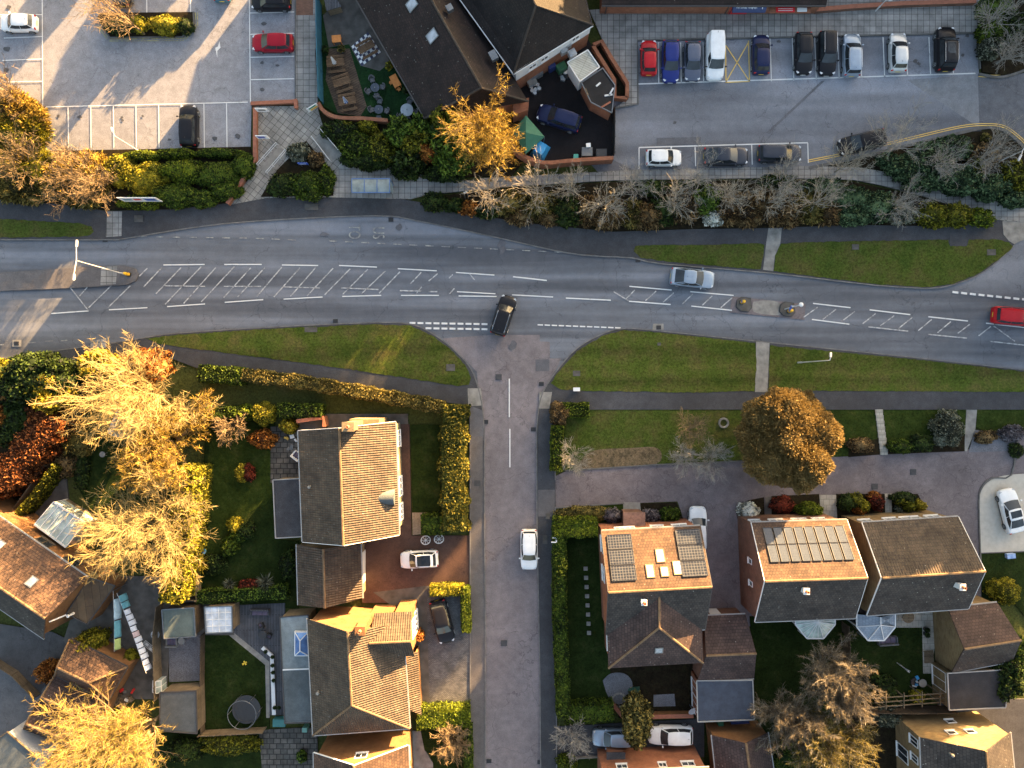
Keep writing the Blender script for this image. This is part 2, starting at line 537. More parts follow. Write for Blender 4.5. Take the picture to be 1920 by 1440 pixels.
def hedge(pts, w, h, mat, label, name='hedge', cat='hedge', dens=90, leaf=.09, z=0, rough=.06, aspect=1.2, top=None, group=None, round_=.25):
    """clipped hedge along photo points at its top; w, h metres"""
    P = [W(p[0], p[1], h) for p in pts]
    pts3 = []; nrm = []
    o0 = P[0]
    segs = [(P[i], P[i + 1]) for i in range(len(P) - 1)]
    mb = MB()
    for a, b in segs:
        d = (b - a).xy; L = d.length; d = d / L; n = Vector((-d.y, d.x))
        k = int(dens * L * (w + 2 * h))
        s = nr.uniform(-.02, 1.02, k) * L; q = nr.uniform(0, w + 2 * h, k)
        u = np.where(q < h, -w / 2, np.where(q < h + w, q - h - w / 2, w / 2)); zz = np.where(q < h, q, np.where(q < h + w, h, q - h - w))
        ph = s + a.x * 3
        wob = 1 + rough * (np.sin(ph * 2.1) + np.sin(ph * 5.3 + 1) * .6) + nr.normal(size=k) * .05
        # round the shoulders
        e = np.clip((np.abs(u) - (w / 2 - round_)) / round_, 0, 1) * np.clip((zz - (h - round_)) / round_, 0, 1)
        sc = 1 - .3 * e * round_ / max(w / 2, .2)
        zz2 = zz * (1 - .12 * e) * (.93 + .07 * wob) + nr.normal(size=k) * .03
        x = a.x + d.x * s + n.x * u * wob * sc; y = a.y + d.y * s + n.y * u * wob * sc
        pts3.append(np.stack([x, y, np.maximum(zz2, .02)], 1))
        nz = np.where((q >= h) & (q < h + w), 1.0, .15); sg = np.where(q < h, -1.0, np.where(q < h + w, 0.0, 1.0))
        nrm.append(np.stack([n.x * sg, n.y * sg, nz], 1))
    for e, sg in ((0, -1), (-1, 1)):      # end caps
        a, b = segs[e]; d = (b - a).xy.normalized(); n = Vector((-d.y, d.x)); p = a if e == 0 else b
        k = int(dens * w * h); u = nr.uniform(-w / 2, w / 2, k); zz = nr.uniform(0, h, k)
        pts3.append(np.stack([p.x + n.x * u + d.x * sg * .03, p.y + n.y * u + d.y * sg * .03, zz], 1))
        nrm.append(np.tile(np.array([[d.x * sg, d.y * sg, .2]]), (k, 1)))
    V = leaf_arrays(np.concatenate(pts3), np.concatenate(nrm), leaf, aspect, .95)
    nq = len(V)
    ribbon(mb, [p.xy for p in P], w * .86, -.04, h * .93)
    cv = np.array(mb.v); F = [[i + nq for i in f] for f in mb.f]
    o = mesh_obj(name, np.concatenate([V, cv]), F, mat, origin=(o0.x, o0.y, 0), quads=nq)
    return tag(o, label, cat, group)

def grow_branches(base, h, spread, seed, main=6, kids=(4, 4, 3), r0=.14, lean=(0, 0), fork=.25, droop=0., minr=.014, zfork=None):
    """segments (p0, p1, r0, r1) of a bare crown and list of twig tips"""
    r = random.Random(seed); segs = []; tips = []
    def grow(p, d, L, rad, lvl):
        n = 4 if lvl < 2 else 3
        q = p.copy(); dd = d.copy(); nodes = []
        for i in range(n):
            dd = (dd + Vector((r.gauss(0, .16), r.gauss(0, .16), r.gauss(.03, .1) - droop * lvl))).normalized()
            e = q + dd * L / n
            ra = rad * (1 - .55 * i / n); rb = rad * (1 - .55 * (i + 1) / n)
            segs.append((q, e, max(ra, minr), max(rb, minr * .7)))
            q = e; nodes.append((q.copy(), dd.copy(), rb))
        if lvl >= len(kids):
            tips.append((q.copy(), dd.copy())); return
        for j in range(kids[lvl]):
            t = (j + 1) / kids[lvl]; idx = min(n - 1, max(0 if lvl else 0, int(t * n - .01)))
            pp, d0, rr = nodes[idx]
            ax = Vector((r.gauss(0, 1), r.gauss(0, 1), r.gauss(0, 1))).cross(d0).normalized()
            ang = r.uniform(.35, .85) * (1 if j < kids[lvl] - 1 else .4)
            grow(pp, (Matrix.Rotation(ang, 3, ax) @ d0), L * r.uniform(.48, .68), max(rr * .68, minr), lvl + 1)
    base = Vector(base); zf = zfork if zfork is not None else h * fork
    top = base + Vector((lean[0] * .3, lean[1] * .3, zf))
    trunk = [base + Vector((0, 0, -.1)), (base + top) / 2 + Vector((.04, .03, 0)), top]
    for i in range(main):
        a = 2 * pi * i / main + r.uniform(-.35, .35)
        out = spread * r.uniform(.75, 1.05); up = (h - zf) * r.uniform(.65, 1.0)
        v = Vector((cos(a) * out * .72 + lean[0], sin(a) * out * .72 + lean[1], up * .8))
        grow(top + Vector((0, 0, -r.uniform(0, .25) * zf)), v.normalized(), v.length * .82, r0 * .62, 0)
    v = Vector((lean[0], lean[1], h - zf)); grow(top, v.normalized(), v.length * .8, r0 * .6, 0)
    return trunk, segs, tips

def seg_arrays(segs):
    A = np.array([s[0][:] for s in segs]); B = np.array([s[1][:] for s in segs])
    ra = np.array([[s[2]] for s in segs]); rb = np.array([[s[3]] for s in segs])
    d = unit(B - A); ref = np.where(np.abs(d[:, 2:3]) < .9, np.array([[0, 0, 1.]]), np.array([[1., 0, 0]]))
    t = unit(np.cross(d, ref)); b = np.cross(d, t)
    ring = [(t * cos(a) + b * sin(a)) for a in (0, 2.094, 4.189)]
    V = np.stack([A + q * ra for q in ring] + [B + q * rb for q in ring], 1)
    n = len(segs)
    quads = []
    for k in range(3):
        k2 = (k + 1) % 3
        quads.append(np.stack([V[:, k], V[:, k2], V[:, 3 + k2], V[:, 3 + k]], 1))
    return np.stack(quads, 1).reshape(-1, 3)

def bare_tree(px, py, h, spread, label, seed=1, mat=None, main=6, kids=(4, 4, 3), r0=.13, name='bare_tree', cat='tree', twigs=0, twig=.3, lean=(0, 0), droop=0, basez=0, group=None, at_top=True, fork=.25, minr=.016, twigmat=None, twigw=.05):
    """leafless tree; px,py = middle of its crown in the photo (or its foot when at_top is False)"""
    b = W(px, py, h * .65 if at_top else 0); b.z = basez
    if at_top: b.x -= lean[0]; b.y -= lean[1]
    trunk, segs, tips = grow_branches(b, h, spread, seed, main, kids, r0, lean, fork, droop, minr)
    root = thing(name, label, cat, (b.x, b.y, basez), 0, group)
    mb = MB(); mb.tube(trunk, [r0 * 1.15, r0, r0 * .8], 8); mb.build('trunk', mat or M_paleb, root, smooth=True)
    V = seg_arrays(segs)
    mesh_obj('branches', V, [], mat or M_paleb, root, quads=len(V))
    if twigs:
        ends = [s for s in segs if s[2] <= r0 * .3] or segs
        A = np.array([s[0][:] for s in ends]); B = np.array([s[1][:] for s in ends])
        idx = nr.integers(0, len(A), twigs); f = nr.uniform(0, 1, (twigs, 1))
        d = unit(B - A)[idx]
        al = unit(d + .75 * nr.normal(size=(twigs, 3)))
        P = A[idx] + (B - A)[idx] * f + al * twig * .6
        L = leaf_arrays(P, nr.normal(size=(twigs, 3)) + np.array([0, 0, .8]), twigw, twig / twigw, .4, along=al)
        mesh_obj('twigs', L, [], twigmat or mat or M_paleb, root, quads=len(L))
    return root

def spiky(px, py, r, h, mat, label, name='palm_shrub', cat='shrub', n=260):
    """rosette of sword leaves"""
    c = W(px, py, h * .7); root = thing(name, label, cat, (c.x, c.y, 0))
    d = unit(nr.normal(size=(n, 3)) + np.array([0, 0, .35])); d = d[d[:, 2] > -.25]
    L = nr.uniform(.7, 1.05, (len(d), 1)) * r
    P = np.array([c.x, c.y, h * .62]) + d * L * .5
    P[:, 2] += .0
    V = leaf_arrays(P, np.cross(d, nr.normal(size=d.shape)) + np.array([0, 0, .6]), .05, r * .5 / .05, .2, along=d * 6)
    mesh_obj('leaves', V, [], mat, root, quads=len(V))
    mb = MB(); mb.tube([(c.x, c.y, -.05), (c.x, c.y, h * .62)], [.11, .09], 8); mb.build('trunk', M_bark, root)
    return root
# ------------------------------------------------------------------ vehicles (local: nose towards +X)
def interp(tab, x):
    for i in range(len(tab) - 1):
        a, b = tab[i], tab[i + 1]
        if x <= b[0]:
            t = (x - a[0]) / (b[0] - a[0]) if b[0] > a[0] else 0
            return a[1] + (b[1] - a[1]) * t
    return tab[-1][1]

# style: cabin base rear, roof rear, roof front, screen foot (fractions of length from tail), belt height, hood height, boot height
STY = {
 'hatch':  dict(cb=.03, rr=.13, rf=.56, cf=.74, belt=.95, hood=.86, boot=.95, tail=.93),
 'estate': dict(cb=.02, rr=.07, rf=.58, cf=.74, belt=.98, hood=.88, boot=.98, tail=.95),
 'suv':    dict(cb=.02, rr=.10, rf=.58, cf=.73, belt=1.08, hood=1.0, boot=1.08, tail=1.0),
 'coupe':  dict(cb=.06, rr=.30, rf=.54, cf=.73, belt=.95, hood=.85, boot=1.0, tail=.95),
 'van':    dict(cb=.01, rr=.03, rf=.64, cf=.79, belt=1.10, hood=1.0, boot=1.1, tail=1.05),
 'pickup': dict(cb=.30, rr=.34, rf=.58, cf=.70, belt=1.1, hood=1.02, boot=1.1, tail=1.05),
 'sports': dict(cb=.05, rr=.34, rf=.55, cf=.74, belt=.92, hood=.82, boot=.93, tail=.9),
}
def make_car(label, style, L, Wd, Ht, paint, name='parked_car', cat='car', group=None, roofmat=None, rails=False, plate_rear=None, sunroof=False, trim=None, rim=None, plateless=False):
    st = STY[style]; hw = Wd / 2
    root = thing(name, label, cat, (0, 0, 0), 1e-9, group); root.rotation_euler = (0, 0, 0)
    if '_w' in root: del root['_w']
    X = lambda f: (f - .5) * L
    # lower body
    mb = MB()
    fr = [0, .012, .035, .08, .15, .25, .4, .55, .68, .78, .86, .92, .965, .99, 1.0]
    wid = [(0, .80), (.012, .88), (.035, .935), (.08, .97), (.15, .99), (.3, 1), (.7, 1), (.82, .985), (.9, .95), (.945, .89), (.975, .8), (.99, .70), (1, .56)]
    top = [(0, st['tail'] * .8), (.012, st['tail'] * .93), (.04, st['boot']), (st['cb'] + .05, st['belt']), (st['cf'], st['hood'] + .06), (.82, st['hood']), (.9, st['hood'] * .94), (.96, st['hood'] * .83), (.99, st['hood'] * .74), (1, st['hood'] * .62)]
    rings = []
    for f in fr:
        w = hw * interp(wid, f); zt = interp(top, f); zb = .2 + (.1 if f < .03 or f > .97 else 0)
        cr = .035 if f > st['cf'] else .01
        pr = [(0, zt + cr), (.5 * w, zt + cr * .75), (.8 * w, zt - .005), (.94 * w, zt - .045), (w, zt - .15), (w * 1.005, (zt + zb) * .52), (w * .985, zb + .12), (w * .93, zb)]
        ring = [(X(f), y, z) for y, z in pr] + [(X(f), -y, z) for y, z in reversed(pr[1:])]
        rings.append(ring)
    n = len(rings[0]); vs = [p for r_ in rings for p in r_]; fs = []
    for i in range(len(rings) - 1):
        for k in range(n):
            fs.append((i * n + k, i * n + (k + 1) % n, (i + 1) * n + (k + 1) % n, (i + 1) * n + k))
    fs.append(tuple(range(n))); fs.append(tuple(range((len(rings) - 1) * n, len(rings) * n)))
    mb.add(vs, fs)
    # cabin: rings of 16 points
    def ring(xr, xf, w, z, bf, br, tf=.9, tr=.88):
        p = []
        for y in (-1, -.55, 0, .55, 1): p.append(Vector((xf + bf * (1 - y * y), y * w * tf, z)))
        for t in (.72, .5, .28): p.append(Vector((xr + (xf - xr) * t, w, z)))
        for y in (1, .55, 0, -.55, -1): p.append(Vector((xr - br * (1 - y * y), y * w * tr, z)))
        for t in (.28, .5, .72): p.append(Vector((xr + (xf - xr) * t, -w, z)))
        return p
    zr = Ht - .05
    base = ring(X(st['cb']), X(st['cf']), hw * .93, st['belt'] - .05, .10, .03)
    roof = ring(X(st['rr']), X(st['rf']), hw * (.80 if style == 'van' else .74), zr, .06, .03)
    roof2 = ring(X(st['rr']) + .12, X(st['rf']) - .1, hw * (.7 if style == 'van' else .62), Ht - .012, .06, .03)
    roof3 = ring(X(st['rr']) + .5, X(st['rf']) - .4, hw * .3, Ht, .03, .03)
    R4 = [base, roof, roof2, roof3]
    vs = [p for r_ in R4 for p in r_]; fs = []
    for i in range(3):
        for k in range(16): fs.append((i * 16 + k, i * 16 + (k + 1) % 16, (i + 1) * 16 + (k + 1) % 16, (i + 1) * 16 + k))
    fs.append(tuple(range(48, 64)))
    mb.add(vs, fs)
    if style == 'pickup':      # open load bed
        mb.box((X(.155), 0, st['belt'] - .02), (L * .27, Wd * .8, .02), mi=1)
        for s in (-1, 1): mb.box((X(.155), s * Wd * .43, st['belt'] + .03), (L * .28, .1, .1), mi=0)
        mb.box((X(.02), 0, st['belt'] + .03), (.09, Wd * .8, .1), mi=0)
    elif style == 'van': pass
    for s in (-1, 1):          # dark sills
        mb.box((0, s * hw * .965, .26), (L * .6, .06, .1), mi=1)
    mb.box((X(.992), 0, .42), (.05, Wd * .6, .16), mi=1)      # grille
    mb.box((X(.985), 0, .3), (.06, Wd * .7, .1), mi=1)
    body = mb.build('body', [paint, M_trim], root, smooth=True)
    # a panel stretched over part of the ring between base and roof, 8 mm proud
    def panel(nm, ks, t0, t1, mat, s0=0., s1=1., off=.009, lo=base, hi=roof):
        P0 = []; P1 = []
        for j, k in enumerate(ks):
            a = lo[k % 16].lerp(hi[k % 16], t0); b = lo[k % 16].lerp(hi[k % 16], t1); P0.append(a); P1.append(b)
        if s0: P0[0] = P0[0].lerp(P0[1], s0); P1[0] = P1[0].lerp(P1[1], s0)
        if s1 < 1: P0[-1] = P0[-2].lerp(P0[-1], s1); P1[-1] = P1[-2].lerp(P1[-1], s1)
        c0 = centre(P0 + P1); nrm = (P0[-1] - P0[0]).cross(P1[0] - P0[0]).normalized()
        if nrm.dot(c0 - Vector((0, 0, .9))) < 0: nrm = -nrm
        q = MB(); m_ = len(ks)
        vs = [p + nrm * off for p in P0 + P1] + [p - nrm * .004 for p in P0 + P1]
        fs = [(i, i + 1, m_ + i + 1, m_ + i) for i in range(m_ - 1)]
        e = [*range(m_), *range(2 * m_ - 1, m_ - 1, -1)]
        fs += [(e[i], e[(i + 1) % len(e)], e[(i + 1) % len(e)] + 2 * m_, e[i] + 2 * m_) for i in range(len(e))]
        q.add(vs, fs)
        return q.build(nm, mat, root, smooth=True)
    panel('windscreen', (0, 1, 2, 3, 4), .06, .97, M_glass, .05, .95)
    if style != 'van':
        panel('rear_window', (8, 9, 10, 11, 12), .30 if style != 'coupe' else .12, .93, M_glass, .1, .9)
    sides = [((4, 5, 6), .16, .96), ((6, 7, 8), .06, .86)]
    if style == 'van': sides = [((4, 5), .1, .95)]
    for ks, a, b in sides:
        panel('side_window', ks, .14, .9, M_glass, a, b)
        panel('side_window', [-k + 20 for k in ks], .14, .9, M_glass, a, b)
    if roofmat or sunroof:
        q = MB(); k = .97 if roofmat else .62
        x0 = X(st['rr']) + .14; x1 = X(st['rf']) - .12; w = hw * (.60 if roofmat else .45)
        if not roofmat: x0 = x0 + (x1 - x0) * .3
        vs = []
        for j in range(5):
            x = x0 + (x1 - x0) * j / 4
            for y in (-1, -.5, 0, .5, 1): vs.append((x, y * w, Ht + .006 - (.012 if abs(y) > .9 or j in (0, 4) else 0)))
        q.add(vs, [(j * 5 + i, j * 5 + i + 1, j * 5 + i + 6, j * 5 + i + 5) for j in range(4) for i in range(4)])
        q.build('roof_panel' if roofmat else 'sunroof', roofmat or M_glass, root, smooth=True)
    if rails:
        for s in (-1, 1):
            q = MB(); q.tube([(X(st['rr']) + .05, s * hw * .69, Ht - .05), (X(st['rr']) + .2, s * hw * .70, Ht + .02), (X(st['rf']) - .3, s * hw * .70, Ht + .02), (X(st['rf']) - .1, s * hw * .69, Ht - .05)], .022, 6)
            q.build('roof_rail', M_chrome if rails is True else rails, root)
    q = MB(); q.tube([(X(st['rr']) + .25, 0, Ht - .02), (X(st['rr']) + .1, 0, Ht + .09)], [.02, .008], 5); q.build('aerial', M_trim, root)
    for s in (-1, 1):
        q = MB(); q.box((X(.945), s * hw * .70, interp(top, .945) - .055), (.30, .26, .10), rz=-s * .5); q.build('headlight', M_lamp, root, bevel=.03)
        q = MB(); q.box((X(.022), s * hw * .76, st['tail'] * .86), (.14, .24, .2), rz=s * .25); q.build('tail_light', M_red, root, bevel=.03)
        xm = X(st['cf']) - .18; q = MB()
        q.box((xm, s * (hw + .09), st['belt'] + .03), (.13, .19, .13)); q.bar((xm, s * hw * .9, st['belt']), (xm, s * (hw + .03), st['belt'] + .02), .05, .04)
        q.build('mirror', paint if style != 'van' else M_trim, root, bevel=.03)
        for f in (.175, .81):
            r_ = .33 if style not in ('suv', 'pickup') else .37
            A = Matrix.Rotation(pi / 2, 3, 'X')
            wh = MB(); wh.lathe([(r_ * .72, -.1), (r_ * .93, -.1), (r_, -.06), (r_, .06), (r_ * .93, .1), (r_ * .72, .1)], (X(f), s * (hw - .085), r_), 18, M=A)
            wo = wh.build('wheel', M_tyre, root, smooth=True)
            rm = MB(); ro = s * .105
            rm.lathe([(r_ * .68, ro - s * .01), (r_ * .66, ro + s * .004), (r_ * .6, ro - s * .03), (.05, ro - s * .02)], (X(f), s * (hw - .085), r_), 14, M=A @ Matrix.Scale(-1, 3, (0, 0, 1)))
            for k in range(5):
                a = 2 * pi * k / 5
                rm.bar((X(f), s * (hw - .085 + .105), r_), (X(f) + cos(a) * r_ * .64, s * (hw + .02), r_ + sin(a) * r_ * .64), .06, .02)
            rm.build('rim', rim or M_rim, wo)
    if not plateless:
        q = MB(); q.box((X(1.0) + .012, 0, .44), (.012, .52, .11)); q.build('number_plate', M_platew, root)
        q = MB(); q.box((X(0) - .012, 0, .62), (.012, .52, .11)); q.build('number_plate', M_platey, root)
    return root

def put_car(o, px, py, deg, z=0, zc=.8):
    p = W(px, py, zc); o.location = (p.x, p.y, z); o.rotation_euler = (0, 0, R(deg))
    return o

# ------------------------------------------------------------------ buildings
def lerp2(a, b, t): return a + (b - a) * t

def window_on(root, a, b, t, z, w, h, out, bars=1, mat=None, proud=.03, name='window', cross=False):
    """white framed window on wall a->b (xy), centred at fraction t, sill height z"""
    a = Vector((a[0], a[1], 0)); b = Vector((b[0], b[1], 0)); d = (b - a).normalized()
    c = lerp2(a, b, t) + Vector((0, 0, z + h / 2)); o = Vector((out[0], out[1], 0)).normalized()
    M = Matrix((d, o, Vector((0, 0, 1)))).transposed()
    f = MB(); fw = .07
    for sx in (-1, 1): f.box(c + d * sx * (w / 2 - fw / 2) + o * proud, (fw, .09, h), M=M)
    for sz in (-1, 1): f.box(c + Vector((0, 0, sz * (h / 2 - fw / 2))) + o * proud, (w - 2 * fw, .09, fw), M=M)
    for k in range(1, bars + 1): f.box(c + d * (w * k / (bars + 1) - w / 2) + o * proud, (.05, .08, h - 2 * fw), M=M)
    if cross: f.box(c + o * proud + Vector((0, 0, h * .18)), (w - 2 * fw, .075, .05), M=M)
    f.box(c + Vector((0, 0, -h / 2 - .03)) + o * (proud + .05), (w + .1, .16, .05), M=M)
    fo = f.build(name, mat or M_white, root)
    g = MB(); g.box(c + o * (proud - .012), (w - fw, .02, h - fw), M=M); g.build('pane', M_glass, fo)
    return fo

def skylight(root, quad, u, v, w, h, frame=None, name='skylight', pane=None, lift=.06):
    """roof window lying on a roof slope; quad = eave a, eave b, ridge b, ridge a (world); u along, v up (0..1); w,h metres"""
    a, b, c, d = [Vector(q) for q in quad]
    p = a.lerp(b, u).lerp(d.lerp(c, u), v)
    eu = (b - a).normalized(); n = (b - a).cross(d - a).normalized()
    if n.z < 0: n = -n
    ev = n.cross(eu).normalized()
    if ev.z < 0: ev = -ev; 
    M = Matrix((eu, ev, n)).transposed(); p = p + n * lift
    f = MB(); fw = .09
    for s in (-1, 1):
        f.box(p + eu * s * (w / 2 - fw / 2), (fw, h, .1), M=M); f.box(p + ev * s * (h / 2 - fw / 2), (w - 2 * fw, fw, .1), M=M)
    fo = f.build(name, frame or M_grey, root)
    g = MB(); g.box(p + n * .012, (w - fw, h - fw, .03), M=M); g.build('pane', pane or M_skyglass, fo)
    return fo

def roof_slab(mb, poly, th=.12, mi=0):
    """closed slab under a planar roof polygon"""
    P = [Vector(p) for p in poly]; n = len(P)
    vs = P + [p - Vector((0, 0, th)) for p in P]
    fs = [tuple(range(n)), tuple(range(2 * n - 1, n - 1, -1))] + [(i, (i + 1) % n, (i + 1) % n + n, i + n) for i in range(n)]
    mb.add(vs, fs, mi)

def house(name, label, eaves, ze, zr, wall, roof, ridge_m=None, hip=(0, 0), cat='house', oh=.3, group=None, base=0, verge=None, gutter=True, wall2=None, roof2=None):
    """pitched-roof building. eaves: four photo points of the eave corners c0..c3, ridge parallel to c0-c1.
    returns root and dict of world corners"""
    E = [W(p[0], p[1], ze) for p in eaves]
    m0 = (E[0] + E[3]) / 2; m1 = (E[1] + E[2]) / 2; ax = (m1 - m0).normalized()
    r0 = m0 + ax * hip[0]; r1 = m1 - ax * hip[1]; r0.z = r1.z = zr
    c = (m0 + m1) / 2
    root = thing(name, label, cat, (c.x, c.y, base), 0, group)
    # walls under the eaves
    def inset(p):
        v = Vector((c.x - p.x, c.y - p.y, 0)); ex = ax; ey = Vector((-ax.y, ax.x, 0))
        return p + ex * (oh if v.dot(ex) > 0 else -oh) + ey * (oh if v.dot(ey) > 0 else -oh)
    Wc = [inset(p) for p in E]
    slope = (zr - ze) / max((E[0] - m0).length, .1); zw = ze + slope * oh - .12
    wm = MB()
    B = [Vector((p.x, p.y, base - .05)) for p in Wc]; T = [Vector((p.x, p.y, zw)) for p in Wc]
    vs = B + T; fs = [(0, 1, 5, 4), (1, 2, 6, 5), (2, 3, 7, 6), (3, 0, 4, 7)]
    wm.add(vs, fs)
    for (i, j, h_) in ((3, 0, hip[0]), (1, 2, hip[1])):
        if h_ == 0:
            m = (T[i] + T[j]) / 2; wm.add([T[i], T[j], Vector((m.x, m.y, zr - .13))], [(0, 1, 2)])
    wo = wm.build('wall', [wall], root)
    rm = MB()
    for slab in ((E[0], E[1], r1, r0), (E[2], E[3], r0, r1)): roof_slab(rm, slab)
    if hip[0]: roof_slab(rm, (E[3], E[0], r0))
    if hip[1]: roof_slab(rm, (E[1], E[2], r1))
    ro = rm.build('roof', [roof], root)
    rt = MB(); up = Vector((0, 0, .03))
    rt.tube([r0 + up, r1 + up], .12, 6)
    if hip[0]:
        for q in (E[3], E[0]): rt.tube([r0 + up, q + up], .1, 6)
    if hip[1]:
        for q in (E[1], E[2]): rt.tube([r1 + up, q + up], .1, 6)
    rt.build('ridge_tiles', M_ridge, ro)
    if gutter:
        g = MB()
        for a, b in ((E[0], E[1]), (E[2], E[3])) + (((E[3], E[0]),) if hip[0] else ()) + (((E[1], E[2]),) if hip[1] else ()):
            o = Vector(((a + b) / 2 - c).xy.to_3d()); d = (b - a).normalized(); n = Vector((d.y, -d.x, 0))
            if n.dot(o) < 0: n = -n
            g = MB(); g.bar(a + n * .06 + Vector((0, 0, -.1)), b + n * .06 + Vector((0, 0, -.1)), .11, .11)
            g.build('gutter', M_gutter if gutter is True else gutter, ro)
    if verge:
        g = MB()
        for (i, j, r_, h_, s) in ((3, 0, r0, hip[0], -1), (1, 2, r1, hip[1], 1)):
            if h_ == 0:
                for q in (E[i], E[j]): g = MB(); g.bar(q + ax * s * .035 + Vector((0, 0, -.07)), r_ + ax * s * .035 + Vector((0, 0, -.07)), .05, .14); g.build('verge_board', verge, ro)
    return root, dict(E=E, T=T, W=Wc, r0=r0, r1=r1, ax=ax, c=c, zw=zw, roof=ro, wall=wo, s1=(E[0], E[1], r1, r0), s2=(E[2], E[3], r0, r1))

def chimney(root, p, z0, z1, w, d, rz=0, mat=None, pots=1, pot=None):
    mb = MB(); mb.box((p.x, p.y, (z0 + z1) / 2), (w, d, z1 - z0), rz); mb.box((p.x, p.y, z1 + .05), (w + .12, d + .12, .12), rz)
    o = mb.build('chimney', mat or M_brick, root)
    for k in range(pots):
        q = MB(); x = (k - (pots - 1) / 2) * .45
        q.lathe([(.13, 0), (.16, .03), (.12, .32), (.14, .36), (.09, .36), (.08, .1)], (p.x + x * cos(rz), p.y + x * sin(rz), z1 + .11), 12)
        q.build('chimney_pot', pot or M_terracotta, o, smooth=True)
    return o

def flue(root, p, z0, h, mat, lean=(0, 0)):
    mb = MB(); mb.tube([(p.x, p.y, z0 - .2), (p.x, p.y, z0 + h)], [.13, .11], 10); mb.lathe([(.16, 0), (.16, .1), (.1, .14)], (p.x, p.y, z0 + h), 10)
    return mb.build('flue', mat, root, smooth=True)

def box_building(name, label, top, z, wall, roof, cat='shed', rise=0, base=0, edge=None, oh=.1, group=None, th=.1):
    """flat or single-pitch roofed building; top: photo corners of its roof (first two = high edge when rise)"""
    n = len(top)
    T = [W(p[0], p[1], z + (rise if i < 2 else 0)) for i, p in enumerate(top)]
    c = centre(T); root = thing(name, label, cat, (c.x, c.y, base), 0, group)
    wm = MB(); B = []
    for p in T:
        v = (c - p); v.z = 0; v.normalize(); q = p + v * oh * 1.4; B.append(q)
    vs = [Vector((q.x, q.y, base - .05)) for q in B] + [Vector((q.x, q.y, q.z - th)) for q in B]
    wm.add(vs, [(i, (i + 1) % n, (i + 1) % n + n, i + n) for i in range(n)])
    wm.build('wall', wall, root)
    rm = MB(); roof_slab(rm, T, th); ro = rm.build('roof', roof, root)
    if edge:
        g = MB()
        for i in range(n):
            a, b = T[i], T[(i + 1) % n]; g.bar(a + Vector((0, 0, .02)), b + Vector((0, 0, .02)), .09, .16)
        g.build('roof_edge', edge, ro)
    return root, T

def fence(pts, h, mat, label, name='garden_fence', cat='fence', post=1.8, th=.05, pmat=None, base=0, capmat=None):
    P = [W(p[0], p[1], 0) for p in pts]; c = P[0]
    root = thing(name, label, cat, (c.x, c.y, base))
    mb = MB()
    for a, b in zip(P[:-1], P[1:]):
        up = Vector((0, 0, base + h / 2)); mb.bar(a + up, b + up, th, h)
    mb.build('panel', mat, root)
    k = 0
    for a, b in zip(P[:-1], P[1:]):
        n = max(1, round((b - a).length / post))
        for i in range(n + (1 if (b - P[-1]).length < .01 else 0)):
            q = a.lerp(b, i / n); pb = MB(); pb.box((q.x, q.y, base + (h + .06) / 2), (.11, .11, h + .06)); pb.build('post', pmat or mat, root)
    return root

def wallrun(pts, w, h, mat, label, name='brick_wall', cat='wall', cap=None, z=0):
    P = [W(p[0], p[1], h).xy for p in pts]
    c = P[0]; root = thing(name, label, cat, (c.x, c.y, 0))
    mb = MB(); ribbon(mb, P, w, -.05, h); mb.build('wall', mat, root)
    cb = MB(); ribbon(cb, P, w + .08, h + .003, h + .07); cb.build('coping', cap or mat, root)
    return root
# ------------------------------------------------------------------ palette
M_road = asphalt('road_asphalt', (.118, .126, .146), streak=.42, rz=R(3), patch=.12, speck=.22)
M_side = asphalt('side_road_asphalt', (.160, .140, .147), streak=None, patch=.2, speck=.28)
M_patch = asphalt('repaired_asphalt', (.10, .10, .112), patch=.15, crack=False)
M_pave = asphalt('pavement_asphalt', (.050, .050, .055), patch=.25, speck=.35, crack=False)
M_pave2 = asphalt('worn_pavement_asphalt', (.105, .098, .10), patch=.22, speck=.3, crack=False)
M_drive = asphalt('drive_asphalt', (.138, .118, .124), patch=.28, speck=.25)
M_redd = asphalt('red_drive', (.075, .042, .032), patch=.3, speck=.35)
M_wpark = asphalt('pale_car_park', (.215, .218, .24), patch=.16, speck=.32, stain=1.0)
M_epark = asphalt('car_park', (.160, .167, .190), streak=.18, patch=.12, speck=.25, stain=.8)
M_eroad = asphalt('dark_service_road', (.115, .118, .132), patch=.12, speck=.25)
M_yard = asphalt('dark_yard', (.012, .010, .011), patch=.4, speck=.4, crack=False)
def wornpaint(name, c, lo=.42, hi=.56):
    m, nt, b = newmat(name); v = coords(nt)
    f = noise_n(nt, v, 2.2, 6, .8)
    nt.links.new(mixc(nt, (.15, .15, .16), c, ramp(nt, f, [(lo, (0, 0, 0)), (hi, (1, 1, 1))])), b.inputs['Base Color'])
    b.inputs['Roughness'].default_value = .8
    return m
M_paint = wornpaint('white_road_paint', (.60, .60, .595), .26, .42)
M_worn = wornpaint('worn_white_paint', (.52, .52, .52), .40, .60)
M_faint = wornpaint('faint_paint', (.5, .49, .42), .45, .7)
M_yellow = wornpaint('yellow_line_paint', (.72, .48, .13), .25, .4)
M_slab = bricky('paving_slabs', (.19, .185, .18), (.25, .24, .23), (.075, .072, .068), .62, .62, .026, off=0, var=.35)
M_slabd = bricky('diagonal_paving', (.18, .17, .16), (.24, .23, .21), (.07, .066, .06), .6, .6, .026, off=0, rz=R(38), var=.35)
M_slab2 = bricky('pale_paving', (.30, .285, .25), (.35, .33, .29), (.17, .16, .14), .6, .6, .02, off=.5)
M_cobble = bricky('crazy_paving', (.06, .058, .055), (.11, .10, .09), (.022, .022, .02), .7, .55, .045, off=.4, var=.5)
